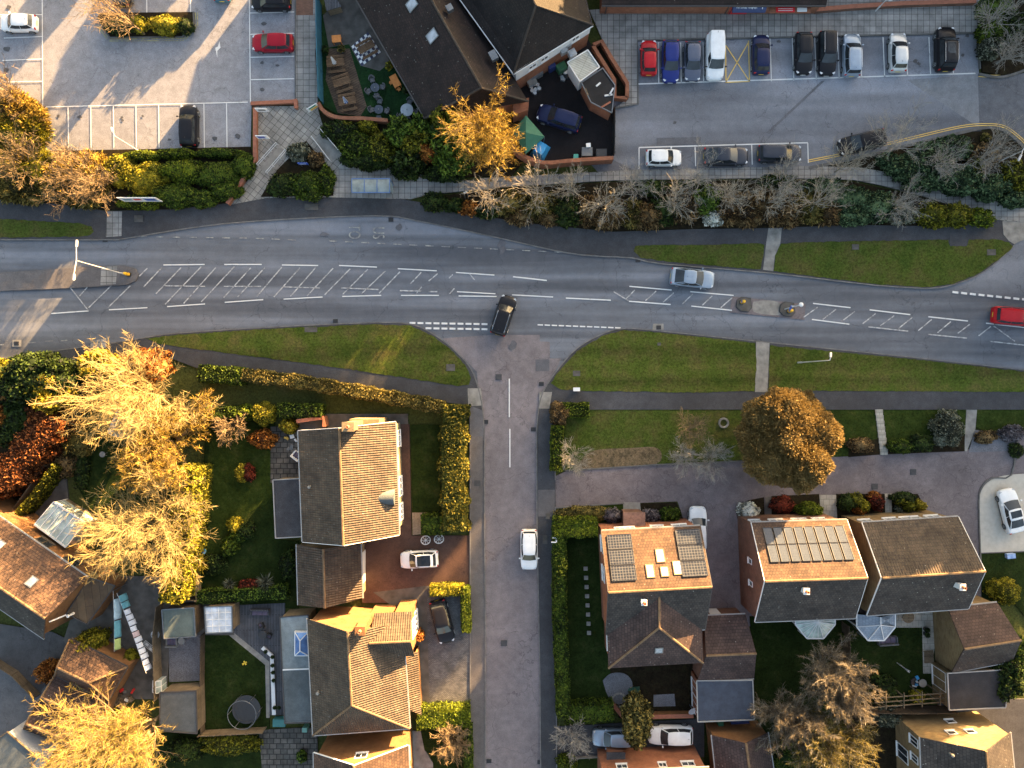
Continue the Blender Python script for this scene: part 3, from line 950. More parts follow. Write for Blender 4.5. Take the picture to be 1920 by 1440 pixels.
M_setts = bricky('block_paving', (.085, .085, .092), (.135, .133, .135), (.045, .045, .048), .22, .11, .014, off=.5, var=.45)
M_kerb = plain('kerb_stone', (.125, .12, .118), .85, var=.35, scale=1.5)
M_kerbd = plain('dark_kerb_stone', (.10, .098, .095), .9, var=.3, scale=1.5)
M_grass = grassmat('verge_grass', (.062, .062, .020), (.044, .064, .012), (.026, .048, .008), .35)
M_grassm = grassmat('mown_verge_grass', (.068, .066, .022), (.046, .066, .012), (.028, .050, .008), .4, stripe=.6, rz=R(4))
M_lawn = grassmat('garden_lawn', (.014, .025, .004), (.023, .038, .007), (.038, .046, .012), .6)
M_lawnd = grassmat('shade_toned_lawn', (.008, .016, .003), (.013, .024, .005), (.026, .033, .010), .6)  # darker lawn copy: the shade of the gardens is put into its colour
M_turf = grassmat('artificial_turf', (.008, .026, .010), (.010, .032, .011), (.014, .04, .013), .6)
M_earth = grassmat('bare_earth', (.06, .05, .03), (.13, .10, .065), (.05, .05, .02), .9)
M_soil = grassmat('garden_soil', (.010, .008, .005), (.018, .014, .008), (.014, .016, .006), 1.2)
M_gravel = asphalt('gravel', (.125, .125, .14), patch=.15, speck=.6, crack=False)
M_gravelb = asphalt('golden_gravel', (.22, .17, .12), patch=.15, speck=.6, crack=False)
M_conc = plain('concrete', (.20, .19, .175), .9, var=.35, scale=1.2)
M_concd = plain('weathered_concrete', (.075, .07, .064), .9, var=.4, scale=1)
M_paleconc = plain('pale_resin_drive', (.42, .39, .34), .85, var=.1, scale=2)
M_deck = bricky('timber_decking', (.075, .052, .038), (.115, .08, .055), (.022, .016, .012), 3.2, .16, .025, rz=R(20))
M_deckg = bricky('grey_decking', (.062, .066, .078), (.09, .092, .105), (.025, .026, .03), 3.2, .16, .025, rz=R(90))
M_ground = grassmat('open_ground', (.03, .04, .012), (.05, .06, .018), (.06, .055, .025), .1)
M_goldb = plain('golden_bark', (.28, .215, .085), .9, var=.35)
# walls / roofs
M_brick = bricky('red_brick', (.20, .068, .036), (.26, .095, .048), (.18, .11, .075), .23, .08, .01)
M_brickd = bricky('dark_red_brick', (.125, .058, .040), (.17, .085, .055), (.12, .085, .065), .23, .08, .01)
M_bricko = bricky('orange_brick', (.17, .075, .028), (.21, .10, .038), (.16, .095, .05), .23, .08, .01)
M_bricky = bricky('yellow_brick', (.20, .142, .068), (.135, .085, .040), (.17, .13, .075), .45, .15, .02, var=.25)
M_buff = bricky('buff_brick', (.19, .135, .075), (.24, .18, .10), (.18, .14, .09), .23, .08, .01)
M_render = plain('cream_render', (.22, .18, .11), .85, var=.12, scale=.8)
M_whiter = plain('white_render', (.52, .53, .55), .8, var=.08, scale=1)
M_coping = plain('terracotta_coping', (.26, .095, .055), .8, var=.2, scale=3)
M_tileA = tiles('brown_pantiles', (.066, .050, .037), (.098, .075, .054), (.045, .036, .028), pu=.22, pv=.34, bw=.22, speck=.45, amp=.95)
M_tileD = tiles('mossy_dark_pantiles', (.060, .045, .034), (.090, .068, .050), (.04, .031, .02), pu=.24, pv=.34, bw=.24, speck=.45, amp=1.0)
M_tileO = tiles('orange_clay_tiles', (.062, .038, .028), (.105, .062, .040), (.028, .021, .015), pv=.28, bw=.3, speck=.35)
M_tileP = tiles('grey_and_shaded_tiles', (.036, .030, .0275), (.060, .050, .044), (.048, .042, .026), pv=.30, bw=.32, speck=.6)  # grey tiles; on the slope skins their darker tone stands for shade
M_tileR = tiles('reddish_brown_tiles', (.046, .030, .027), (.072, .046, .040), (.035, .028, .018), pv=.30, bw=.34, speck=.4)
M_tilek = tiles('dark_brown_tiles', (.014, .0095, .009), (.024, .015, .014), (.03, .026, .016), pv=.26, bw=.28, speck=.3)
M_tileb = tiles('black_tiles', (.011, .009, .009), (.018, .014, .013), (.03, .026, .014), pv=.26, bw=.28, speck=.2)
M_ridge = plain('ridge_tile_clay', (.15, .095, .05), .85, var=.35, scale=2)
M_felt = asphalt('roofing_felt', (.052, .052, .058), patch=.35, speck=.5, crack=False)
M_feltg = asphalt('grey_flat_roof', (.17, .20, .215), patch=.25, speck=.2, crack=False, stain=1)
M_feltd = asphalt('slate_flat_roof', (.085, .10, .108), patch=.25, speck=.2, crack=False, stain=1)
M_gutter = plain('grey_white_gutter', (.30, .29, .28), .5)
M_gutterd = plain('dark_gutter', (.05, .045, .045), .6)
M_white = plain('white_plastic', (.66, .66, .66), .4, var=.05)
M_whitem = plain('white_painted_metal', (.46, .47, .48), .45, var=.06)
M_grey = plain('grey_metal', (.17, .18, .19), .4, .6)
M_trim = plain('black_trim', (.018, .018, .02), .55)
M_black = plain('black_plastic', (.022, .022, .024), .5)
M_tyre = plain('tyre_rubber', (.02, .02, .021), .85)
M_rim = plain('alloy_rim', (.42, .43, .45), .35, .7)
M_chrome = plain('bright_trim', (.62, .63, .65), .25, .9)
M_lamp = plain('headlamp_glass', (.55, .57, .6), .12, .2)
M_red = plain('tail_lamp', (.42, .015, .012), .2)
M_platew = plain('white_plate', (.7, .7, .68), .5); M_platey = plain('yellow_plate', (.72, .52, .05), .5)
M_glass = glassmat('dark_glass'); M_skyglass = glassmat('roof_glass', (.34, .36, .40), .1)
M_cgl = glassmat('conservatory_glass', (.30, .36, .36), .12)
M_terracotta = plain('terracotta', (.48, .20, .10), .8)
M_wood = bricky('weathered_timber', (.075, .052, .035), (.11, .078, .052), (.03, .022, .015), 1.9, .15, .02, var=.4)
M_woodl = bricky('pale_timber', (.145, .11, .07), (.19, .145, .095), (.07, .05, .035), 1.9, .15, .02, var=.35)
M_woodo = plain('orange_stained_wood', (.50, .18, .04), .7, var=.2)
M_tilebench = bricky('bench_timber', (.12, .072, .042), (.16, .10, .056), (.04, .026, .016), 2.5, .13, .02, var=.3)
M_bark = plain('bark', (.05, .04, .03), .95, var=.35)
M_paleb = plain('pale_bark', (.25, .225, .18), .9, var=.35)
M_tanb = plain('tan_twigs', (.15, .105, .055), .9, var=.35)
M_greyb = plain('grey_twigs', (.23, .215, .19), .9, var=.35)
M_galv = plain('galvanised_steel', (.36, .38, .40), .45, .5)
M_trim2 = plain('dark_kerb_block', (.045, .045, .048), .9)
M_blackgloss = glassmat('black_gloss_roof', (.01, .012, .016), .08)
# leaves
L_hedge = leafmat('hedge_leaves', (0.0107, 0.0198, 0.0016), (0.0574, 0.0840, 0.0054), (0.1654, 0.2101, 0.0142))
L_hedged = leafmat('dark_hedge_leaves', (0.0057, 0.0124, 0.0013), (0.0316, 0.0584, 0.0047), (0.1045, 0.1501, 0.0148))
L_dark = leafmat('dark_evergreen_leaves', (0.0031, 0.0070, 0.0016), (0.0166, 0.0312, 0.0060), (0.0507, 0.0819, 0.0147))
L_laurel = leafmat('laurel_leaves', (0.0070, 0.0161, 0.0068), (0.0342, 0.0651, 0.0263), (0.1279, 0.1929, 0.0902))
L_green = leafmat('green_leaves', (0.0079, 0.0189, 0.0022), (0.0403, 0.0790, 0.0087), (0.1411, 0.2117, 0.0271))
L_gold = leafmat('golden_and_sunlit_leaves', (0.0340, 0.0367, 0.0024), (0.1306, 0.1262, 0.0079), (0.3249, 0.2859, 0.0231))  # gold foliage; also puts sunlight into the colour of sunlit shrubs and hedges
L_goldd = leafmat('olive_gold_leaves', (0.0194, 0.0233, 0.0020), (0.0786, 0.0838, 0.0062), (0.2002, 0.1955, 0.0154))
L_amber = leafmat('amber_twiggy_leaves', (0.0482, 0.0275, 0.0036), (0.1890, 0.1224, 0.0190), (0.4410, 0.3150, 0.0568))
L_brown = leafmat('brown_winter_leaves', (0.0205, 0.0131, 0.0056), (0.0963, 0.0605, 0.0252), (0.2658, 0.1791, 0.0787))
L_olive = leafmat('olive_winter_leaves', (0.0213, 0.0199, 0.0045), (0.0893, 0.0787, 0.0182), (0.2573, 0.2022, 0.0578))
L_copper = leafmat('copper_beech_leaves', (.0162, .0049, .0016), (.09, .027, .0072), (.273, .0945, .0262))
L_orange = leafmat('orange_leaves', (.054, .0158, .0023), (.19, .065, .01), (.42, .175, .035))
L_grey = leafmat('grey_green_leaves', (.0142, .0173, .011), (.07, .0805, .0525), (.2327, .245, .1837))
L_lilac = leafmat('lavender_grey_leaves', (.0221, .0189, .0221), (.084, .0735, .084), (.2327, .2082, .2205))
L_cedar = leafmat('bronze_conifer_leaves', (.13, .09, .030), (.18, .125, .044), (.24, .172, .066), scale=1.1)
L_white = leafmat('white_blossom', (.126, .1332, .108), (.4, .416, .36), (.91, .91, .84))
L_yellow = leafmat('yellow_leaves', (0.0565, 0.0454, 0.0030), (0.1932, 0.1562, 0.0101), (0.4226, 0.3528, 0.0353))
L_straw = leafmat('straw_twigs', (.15, .115, .025), (.26, .20, .045), (.38, .30, .075))
L_fleck = leafmat('gold_flecked_hedge_leaves', (.016, .026, .005), (.05, .06, .009), (.16, .135, .018), scale=.45)
L_tan = leafmat('pale_brown_twigs', (.07, .056, .036), (.125, .10, .066), (.19, .155, .105))
L_red = leafmat('dark_red_leaves', (.0158, .0031, .0019), (.07, .0126, .007), (.196, .0367, .0184))

# ------------------------------------------------------------------ ground
base = MB(); base.sheet([(-400, -400), (400, -400), (400, 400), (-400, 400)], -.06)
struct(base.build('ground', M_ground, fix=False))

rt_top = smoothpts([(-420, 452), (0, 450), (200, 450), (240, 447), (330, 432), (420, 420), (530, 412), (660, 406), (735, 406), (775, 413), (850, 428), (960, 452), (1050, 472), (1110, 480), (1185, 484), (1240, 495), (1440, 512), (1640, 535), (1735, 541)], 3)
rt_ne = smoothpts([(1735, 541), (1775, 537), (1830, 518), (1872, 488), (1900, 460), (1925, 420)], 3)
rt_bl = smoothpts([(-420, 690), (0, 672), (100, 658), (200, 645), (280, 632), (330, 625), (500, 614), (700, 605), (770, 608), (812, 626), (852, 656), (882, 690), (896, 725), (905, 768), (909, 830)], 3)
rt_br = smoothpts([(1006, 830), (1008, 780), (1018, 735), (1048, 690), (1083, 652), (1132, 625), (1172, 616), (1240, 621), (1430, 641), (1700, 669), (1920, 694), (2340, 745)], 3)
road = rt_top + rt_ne + [(2000, 380), (2340, 380)] + list(reversed(rt_br)) + list(reversed(rt_bl))
flat('main_road', road, M_road)
flat('side_road', [(897, 735), (893, 680), (1050, 680), (1018, 735), (1008, 780), (1007, 1000), (1012, 1250), (1015, 1700), (908, 1700), (909, 1200), (908, 900), (905, 768)], M_side)
flat('junction_patch', [(848, 652), (830, 634), (925, 628), (1012, 628), (1012, 640), (1031, 641), (1031, 672), (1052, 672), (1040, 696), (893, 696), (870, 672)], M_side)
flat('road_repair', [(1004, 674), (1030, 674), (1030, 696), (1004, 696)], M_patch)
flat('service_road', [(1925, 420), (1900, 460), (1870, 490), (1830, 518), (1790, 535), (1780, 548), (1990, 572), (2100, 572), (2100, 300), (1960, 330)], M_epark)
flat('west_car_park', [(-420, -420), (553, -420), (553, 196), (472, 196), (470, 278), (300, 282), (85, 288), (-60, 330), (-420, 330)], M_wpark)
flat('east_car_park', [(1195, 75), (1830, 62), (1836, 150), (1840, 255), (1800, 262), (1700, 280), (1600, 300), (1515, 318), (1195, 322), (1150, 322), (1150, 180)], M_epark)
flat('dark_lane', [(1831, 140), (1870, 147), (1920, 137), (2340, 60), (2340, 330), (1925, 280), (1895, 246), (1860, 236), (1836, 243)], M_eroad)
flat('car_park_repair', [(1700, 150), (1833, 140), (1836, 240)], asphalt('lighter_car_park', (.19, .195, .21), patch=.1, stain=.5, crack=False))
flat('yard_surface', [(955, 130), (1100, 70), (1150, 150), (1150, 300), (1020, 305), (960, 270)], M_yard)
flat('access_drive', [(1040, 893), (1060, 884), (1230, 872), (1400, 864), (1540, 858), (1660, 852), (1800, 846), (1905, 820), (2340, 820), (2340, 1010), (1860, 1070), (1838, 1140), (1330, 1180), (1330, 1090), (1290, 1000), (1270, 940), (1170, 944), (1040, 952)], M_drive)
flat('rear_lane', [(-420, 1180), (0, 1190), (75, 1230), (110, 1290), (60, 1345), (0, 1400), (-420, 1500)], asphalt('lane_asphalt', (.11, .11, .118), patch=.25))
flat('close_road', [(-420, 1150), (-60, 1160), (100, 1185), (130, 1200), (110, 1250), (75, 1300), (0, 1245), (-420, 1160)], asphalt('shared_drive_asphalt', (.075, .073, .075), patch=.25))
# pavements (kerbed)
hedge_n = [(1990, 380), (1900, 398), (1860, 412), (1780, 425), (1600, 422), (1440, 428), (1300, 430), (1150, 435), (1000, 420), (900, 405), (830, 392), (790, 380), (750, 373), (640, 366), (590, 368), (490, 368), (430, 380), (330, 393), (200, 396), (100, 382), (0, 375), (-420, 375)]
ptop = [p for p in rt_top]
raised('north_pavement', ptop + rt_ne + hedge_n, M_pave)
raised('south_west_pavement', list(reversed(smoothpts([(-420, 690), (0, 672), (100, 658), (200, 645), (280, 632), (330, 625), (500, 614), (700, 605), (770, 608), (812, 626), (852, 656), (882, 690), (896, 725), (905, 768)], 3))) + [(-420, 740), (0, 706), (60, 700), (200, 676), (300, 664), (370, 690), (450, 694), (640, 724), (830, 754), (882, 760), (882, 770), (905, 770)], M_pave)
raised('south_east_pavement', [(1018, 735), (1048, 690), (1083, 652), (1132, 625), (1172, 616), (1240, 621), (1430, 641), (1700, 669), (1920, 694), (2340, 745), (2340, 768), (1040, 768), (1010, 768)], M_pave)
raised('west_footway', [(905, 770), (880, 770), (880, 1700), (909, 1700), (910, 1200), (908, 900)], M_pave2)
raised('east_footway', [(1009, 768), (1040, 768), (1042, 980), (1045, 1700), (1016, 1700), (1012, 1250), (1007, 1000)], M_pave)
raised('footway_repair', [(886, 762), (906, 770), (907, 818), (880, 818), (880, 765)], M_patch)
raised('concrete_apron', [(1011, 735), (1035, 735), (1030, 766), (1011, 766)], M_conc)
raised('concrete_apron', [(877, 728), (902, 728), (905, 760), (878, 762)], M_conc)
raised('footway_crossing', [(1009, 918), (1040, 918), (1040, 968), (1009, 968)], M_pave2)
raised('concrete_crossing', [(202, 397), (230, 397), (229, 443), (200, 445)], M_slab)
raised('concrete_crossing', [(1440, 428), (1465, 428), (1462, 458), (1452, 480), (1449, 509), (1430, 506), (1436, 455)], M_conc)
raised('concrete_crossing', [(1417, 640), (1442, 643), (1438, 735), (1415, 735)], M_conc)
raised('concrete_crossing', [(1878, 415), (1990, 395), (1990, 420), (1900, 458), (1890, 452), (1880, 440)], M_conc)
raised('dropped_crossing', [(172, 640), (203, 634), (200, 652), (170, 656)], M_slab)
raised('pavement_infill', [(1778, 436), (1812, 434), (1812, 462), (1780, 462)], M_pave)  # pavement asphalt filling the gap in the verge
V1 = [(-420, 410), (0, 411), (60, 414), (150, 419), (172, 425), (177, 434), (171, 441), (150, 444), (0, 446), (-420, 447)]
V2 = [(1188, 472), (1191, 462), (1205, 460), (1290, 460), (1420, 457), (1432, 459), (1431, 475), (1425, 506), (1400, 504), (1250, 491), (1200, 483)]
V3 = [(1463, 458), (1500, 455), (1650, 452), (1776, 450), (1779, 462), (1812, 462), (1815, 450), (1870, 449), (1890, 455), (1898, 463), (1870, 488), (1830, 515), (1788, 532), (1738, 539), (1640, 533), (1450, 509), (1453, 480)]
V4 = [(275, 635), (330, 628), (500, 617), (700, 608), (770, 611), (810, 629), (848, 657), (872, 684), (884, 708), (880, 721), (860, 724), (640, 690), (450, 665), (350, 652), (300, 645)]
V5 = [(1170, 619), (1240, 624), (1416, 643), (1418, 680), (1414, 733), (1300, 736), (1100, 733), (1050, 730), (1033, 718), (1052, 690), (1086, 655), (1134, 628)]
V6 = [(1443, 648), (1700, 672), (1920, 697), (2340, 748), (2340, 736), (1920, 735), (1440, 732)]
def ragged(pts, amp=.9):
    out = []
    for i in range(len(pts)):
        a, b = Vector(pts[i]), Vector(pts[(i + 1) % len(pts)]); n = max(1, int((b - a).length / 6))
        for k in range(n): q = a.lerp(b, k / n); out.append((q.x + rng.uniform(-amp, amp), q.y + rng.uniform(-amp, amp)))
    return out
for p in (V1, V2, V3): raised('grass_verge', ragged(p), M_grass)
for p in (V4, V5, V6): raised('grass_verge', ragged(p), M_grassm)
kb = MB()
for line in (rt_top + rt_ne, list(rt_bl), list(rt_br)):
    ribbon(kb, [W(*p).xy for p in line], .11, -.02, .145)
struct(kb.build('kerb_stones', M_kerb))
kb = MB()
for line in ([(909, 830), (908, 900), (910, 1200), (909, 1700)], [(1006, 830), (1007, 1000), (1012, 1250), (1016, 1700)], [(882, 770), (882, 1700)], [(1040, 768), (1041, 900)], [(1041, 950), (1045, 1700)]):
    ribbon(kb, [W(*p).xy for p in line], .11, -.02, .19)
struct(kb.build('kerb_stones', M_kerb))
# paved precinct
raised('slab_paving', [(1105, 20), (1835, -30), (1835, 64), (1195, 77), (1196, 196), (1150, 206), (1176, 185), (1175, 150), (1130, 78)], M_slab)
raised('slab_path', [(553, -420), (600, -420), (598, 10), (592, 100), (597, 205), (560, 235), (500, 215), (556, 200)], M_slab)
raised('red_paving', [(553, -420), (592, -420), (588, 30), (554, 30)], M_brickd)
raised('diagonal_paving', [(480, 200), (595, 200), (610, 250), (640, 300), (668, 312), (740, 315), (810, 335), (900, 345), (900, 335), (1180, 320), (1520, 312), (1610, 315), (1700, 330), (1800, 360), (1900, 388), (1990, 400), (1990, 425), (1860, 412), (1720, 365), (1600, 336), (1450, 332), (1150, 338), (960, 350), (860, 360), (800, 366), (770, 374), (590, 370), (500, 372), (430, 385), (480, 320), (478, 250)], M_slabd)
raised('slab_strip', [(640, 310), (745, 315), (815, 336), (900, 340), (1180, 322), (1520, 312), (1610, 318), (1700, 333), (1800, 363), (1900, 390), (1990, 405), (1990, 428), (1880, 412), (1720, 362), (1600, 338), (1450, 334), (1150, 339), (960, 350), (860, 360), (800, 364), (770, 373), (630, 371), (628, 330)], M_slab)
flat('dark_planting_bed', [(1195, 322), (1180, 326), (1120, 322), (1100, 300), (1150, 300)], M_patch)
# planting beds under the shrubs
for nm, p in (('planting_bed', [(790, 372), (960, 352), (1150, 342), (1450, 338), (1600, 342), (1720, 368), (1860, 408), (1780, 424), (1600, 421), (1440, 427), (1300, 429), (1150, 434), (1000, 419), (900, 404), (830, 391)]),
              ('planting_bed', [(1520, 312), (1600, 296), (1700, 272), (1800, 250), (1870, 244), (1925, 285), (1990, 330), (1990, 395), (1900, 384), (1800, 355), (1700, 326), (1610, 313)]),
              ('planting_bed', [(1838, -60), (1990, -60), (1990, 100), (1925, 130), (1880, 142), (1840, 136)]),
              ('planting_bed', [(-420, 330), (-60, 320), (85, 284), (300, 280), (470, 276), (478, 300), (440, 352), (425, 382), (330, 392), (200, 394), (100, 380), (0, 373), (-420, 373)]),
              ('planting_bed', [(600, 212), (730, 226), (800, 215), (960, 150), (985, 300), (960, 330), (820, 334), (745, 313), (668, 312), (640, 298)]),
              ('planting_bed', [(575, 265), (625, 325), (626, 368), (490, 370), (520, 320)]),
              ('island_planting', [(184, 34), (208, 70), (343, 69), (364, 45), (362, 24), (190, 26)])):
    raised(nm, p, M_soil)
kb = MB()
ribbon(kb, [W(*p).xy for p in [(184, 34), (208, 72), (343, 71), (365, 46), (364, 24)]], .16, -.02, .2)
ribbon(kb, [W(*p).xy for p in smoothpts([(1515, 316), (1600, 298), (1700, 274), (1800, 250), (1850, 240), (1880, 245), (1905, 264), (1925, 285)], 3)], .3, -.02, .2)
ribbon(kb, [W(*p).xy for p in smoothpts([(1834, 140), (1870, 146), (1900, 140), (1930, 128)], 3)], .25, -.02, .2)
ribbon(kb, [W(*p).xy for p in [(1150, 205), (1196, 195), (1195, 77), (1833, 63), (1836, 130)]], .14, -.02, .2)
ribbon(kb, [W(*p).xy for p in [(555, 0), (555, 186)]], .14, -.02, .2)
ribbon(kb, [W(*p).xy for p in smoothpts([(1905, 822), (1895, 890), (1860, 896), (1840, 912), (1834, 945), (1838, 1060)], 3)], .12, -.02, .16)
ribbon(kb, [W(*p).xy for p in [(1060, 882), (1230, 871), (1400, 864)]], .12, -.02, .16)
ribbon(kb, [W(*p).xy for p in [(1042, 952), (1170, 943)]], .12, -.02, .16)
struct(kb.build('kerb_stones', M_kerbd))
# gardens
_zg = [.07]
def gar(nm, p, m):
    _zg[0] += .001
    return raised(nm, p, m, _zg[0])
gar('front_lawn', [(1058, 768), (1402, 768), (1400, 862), (1230, 870), (1060, 882)], M_grass)
gar('bare_earth', smoothpts([(1085, 872), (1100, 850), (1130, 842), (1180, 840), (1225, 838), (1240, 850), (1230, 870), (1160, 876), (1085, 880)], 3), M_earth)
gar('front_lawn', [(1530, 768), (1640, 768), (1648, 852), (1540, 858)], M_lawn)
gar('front_lawn', [(1655, 768), (1812, 768), (1808, 846), (1662, 850)], M_lawn)
gar('front_lawn', [(1830, 768), (2340, 768), (2340, 825), (1905, 818), (1870, 812), (1830, 803)], M_lawn)
gar('garden_path', [(1811, 768), (1831, 768), (1828, 805), (1812, 846), (1807, 846)], M_conc)
gar('earth_bed', [(1590, 832), (1648, 822), (1649, 852), (1590, 857)], M_soil)
gar('earth_bed', [(1662, 830), (1808, 815), (1808, 846), (1663, 851)], M_soil)
gar('gravel_bed', [(1828, 806), (1875, 812), (1905, 822), (1900, 845), (1815, 848)], M_gravel)
gar('resin_drive', smoothpts([(1990, 886), (1925, 888), (1880, 892), (1850, 905), (1836, 930), (1834, 970), (1838, 1036)], 3) + [(1990, 1030)], M_paleconc)
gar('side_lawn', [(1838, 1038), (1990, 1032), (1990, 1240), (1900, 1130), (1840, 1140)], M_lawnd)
gar('front_bed', [(1042, 952), (1170, 945), (1168, 1000), (1042, 985)], M_lawn)
gar('garden_path', [(1168, 942), (1200, 942), (1205, 985), (1170, 985)], M_conc)
gar('front_bed', [(1200, 944), (1268, 942), (1285, 985), (1205, 990)], M_soil)
gar('front_bed', [(1380, 960), (1402, 938), (1432, 932), (1434, 985), (1385, 985)], M_soil)
gar('garden_path', [(1434, 932), (1446, 931), (1446, 985), (1434, 985)], M_concd)
gar('front_bed', [(1446, 930), (1535, 926), (1540, 990), (1446, 990)], M_soil)
gar('garden_path', [(1536, 928), (1567, 928), (1570, 990), (1540, 990)], M_slab2)
gar('front_bed', [(1567, 926), (1660, 926), (1665, 985), (1570, 985)], M_soil)
gar('garden_path', [(1658, 925), (1671, 925), (1672, 985), (1660, 985)], M_slab2)
gar('front_bed', [(1671, 926), (1720, 926), (1738, 960), (1720, 985), (1672, 985)], M_soil)
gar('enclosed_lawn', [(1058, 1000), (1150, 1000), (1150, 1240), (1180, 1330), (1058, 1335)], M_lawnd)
gar('back_yard', [(1140, 1235), (1340, 1235), (1340, 1345), (1160, 1345)], M_soil)
gar('side_drive', [(1045, 1362), (1340, 1345), (1340, 1420), (1210, 1412), (1045, 1420)], M_pave)
gar('front_lawn', [(1045, 1420), (1125, 1417), (1125, 1600), (1045, 1600)], M_lawn)
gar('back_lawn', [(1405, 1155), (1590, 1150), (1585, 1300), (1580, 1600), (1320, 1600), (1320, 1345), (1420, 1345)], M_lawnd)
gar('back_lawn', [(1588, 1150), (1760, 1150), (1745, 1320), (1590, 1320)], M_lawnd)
gar('patio', [(1680, 1145), (1760, 1145), (1745, 1262), (1730, 1262), (1728, 1176), (1680, 1176)], M_slab2)
gar('back_yard', [(1588, 1322), (1800, 1322), (1700, 1600), (1588, 1600)], M_soil)
gar('rear_drive', [(1760, 1310), (1990, 1310), (1990, 1600), (1700, 1600)], M_pave)
gar('back_lawn', [(388, 765), (515, 765), (515, 1010), (560, 1015), (560, 1140), (370, 1140), (375, 1000)], M_lawnd)
gar('back_lawn_light', smoothpts([(395, 830), (440, 800), (505, 820), (510, 930), (470, 960), (430, 1040), (385, 1060), (380, 950), (395, 830)], 3), M_lawn)
gar('patio', [(508, 800), (570, 795), (570, 905), (508, 905)], M_cobble)
gar('patio', [(556, 776), (765, 776), (768, 1000), (745, 1000), (560, 810)], M_concd)
gar('front_path', [(745, 795), (768, 795), (772, 1005), (745, 1005)], M_redd)
gar('front_lawn', [(770, 796), (824, 796), (826, 958), (774, 960)], M_lawnd)
gar('gravel_strip', [(773, 961), (800, 961), (800, 1000), (774, 1003)], M_gravelb)
gar('red_driveway', [(672, 1004), (880, 1004), (880, 1098), (800, 1098), (770, 1130), (680, 1130)], M_redd)
gar('block_driveway', [(795, 1098), (880, 1098), (880, 1328), (780, 1335), (790, 1180)], M_setts)
gar('front_path', [(700, 1110), (800, 1098), (806, 1330), (780, 1340), (770, 1160)], M_concd)
gar('front_lawn', smoothpts([(788, 1372), (882, 1372), (882, 1600), (830, 1600), (812, 1430), (795, 1405), (788, 1372)], 3), M_lawnd)
gar('front_path', [(768, 1370), (789, 1370), (796, 1405), (812, 1430), (815, 1600), (768, 1600)], M_conc)
gar('neighbour_lawn', [(150, 790), (250, 790), (330, 840), (300, 1090), (200, 1010), (140, 900)], M_lawnd)
gar('neighbour_patio', [(50, 965), (100, 895), (126, 898), (130, 940), (180, 965), (150, 1010), (60, 1000)], M_concd)
gar('shady_border', [(-420, 720), (130, 690), (160, 790), (110, 890), (30, 1000), (-420, 1000)], M_soil)
gar('dark_back_yard', [(160, 1080), (330, 1080), (312, 1310), (190, 1310), (120, 1200)], M_concd)
gar('gravel_yard', [(318, 1180), (384, 1190), (384, 1275), (318, 1278)], M_gravel)
gar('rear_lawn', [(384, 1186), (425, 1186), (500, 1240), (506, 1368), (384, 1368)], M_lawnd)
gar('grey_deck', [(425, 1135), (535, 1130), (532, 1340), (505, 1340), (505, 1245), (425, 1178)], M_deckg)
gar('paved_edge', [(420, 1182), (430, 1178), (506, 1240), (506, 1345), (500, 1345), (498, 1246)], M_conc)
gar('crazy_paving', [(485, 1368), (595, 1362), (600, 1600), (505, 1600)], M_cobble)
gar('rear_lawn', [(300, 1375), (486, 1368), (505, 1600), (300, 1600)], M_lawnd)
gar('shed_base', [(300, 1120), (330, 1120), (440, 1135), (440, 1190), (318, 1190)], M_concd)
gar('turf_garden', [(598, 30), (700, 0), (830, 215), (727, 226), (630, 214), (598, 195)], M_turf)
gar('timber_deck', [(617, 92), (656, 92), (688, 200), (676, 219), (634, 213), (611, 150)], M_deck)
gar('concrete_patio', [(606, 30), (668, -30), (732, 118), (712, 134), (676, 124), (655, 84), (617, 90)], M_concd)
gar('stone_path', [(668, -60), (690, -60), (732, 95), (728, 105)], M_conc)
# ------------------------------------------------------------------ buildings
def at_roof(hd, quad, u, v):
    a, b, c, d = hd[quad]; return a.lerp(b, u).lerp(d.lerp(c, u), v)

# house beside the side road, brown pantiles
hA, dA = house('detached_house', 'cream detached house with sunlit brown pantile roof and half-round dormer', [(741, 791), (748, 1003), (567, 1016), (559, 808)], 5.0, 8.0, M_render, M_tileA, verge=M_white)
E = dA['E']
for t, w in ((.14, 1.5), (.37, 1.5), (.62, 1.7), (.87, 1.5)):
    window_on(hA, dA['W'][0], dA['W'][1], t, 3.0, w, 1.25, (1, 0), 1)
for t, w in ((.15, 1.7), (.62, 2.0), (.87, 1.7)):
    window_on(hA, dA['W'][0], dA['W'][1], t, .8, w, 1.3, (1, 0), 2)
pd = at_roof(dA, 's1', .66, .06)
q = MB()      # half-round dormer over the stair window
N = 12
vs = []
for k in range(N + 1):
    a = pi * k / N
    vs.append((pd.x + .05, pd.y + cos(a) * .75, pd.z - .05 + sin(a) * .85)); vs.append((pd.x - 1.5, pd.y + cos(a) * .7, pd.z + .1 + sin(a) * .8))
q.add(vs, [(2 * k, 2 * k + 1, 2 * k + 3, 2 * k + 2) for k in range(N)] + [tuple(range(0, 2 * N + 2, 2))])
q.build('dormer', M_feltd, hA, smooth=True)
c0 = W(665, 800, 6.2); chimney(hA, Vector((c0.x, c0.y + .15, 0)), 4.5, 8.9, 1.0, .75, 0, M_buff, 1)
q = MB(); q.box(W(690, 789, 3).xy.to_3d() + Vector((0, .0, 2.4)), (2.9, .5, 4.8)); q.build('chimney_breast', M_buff, hA)
flue(hA, at_roof(dA, 's2', .5, .25), at_roof(dA, 's2', .5, .25).z, .35, M_conc)
q = MB(); q.bar(W(601, 806, 4.4), W(566, 807, 4.4), .12, .2); q.build('fascia', M_white, hA)
rx, _ = box_building('flat_roof_extension', 'dark felt flat-roofed extension behind the cream house', [(512, 900), (563, 897), (567, 1006), (517, 1009)], 2.7, M_buff, M_felt, 'extension', edge=M_gutter)
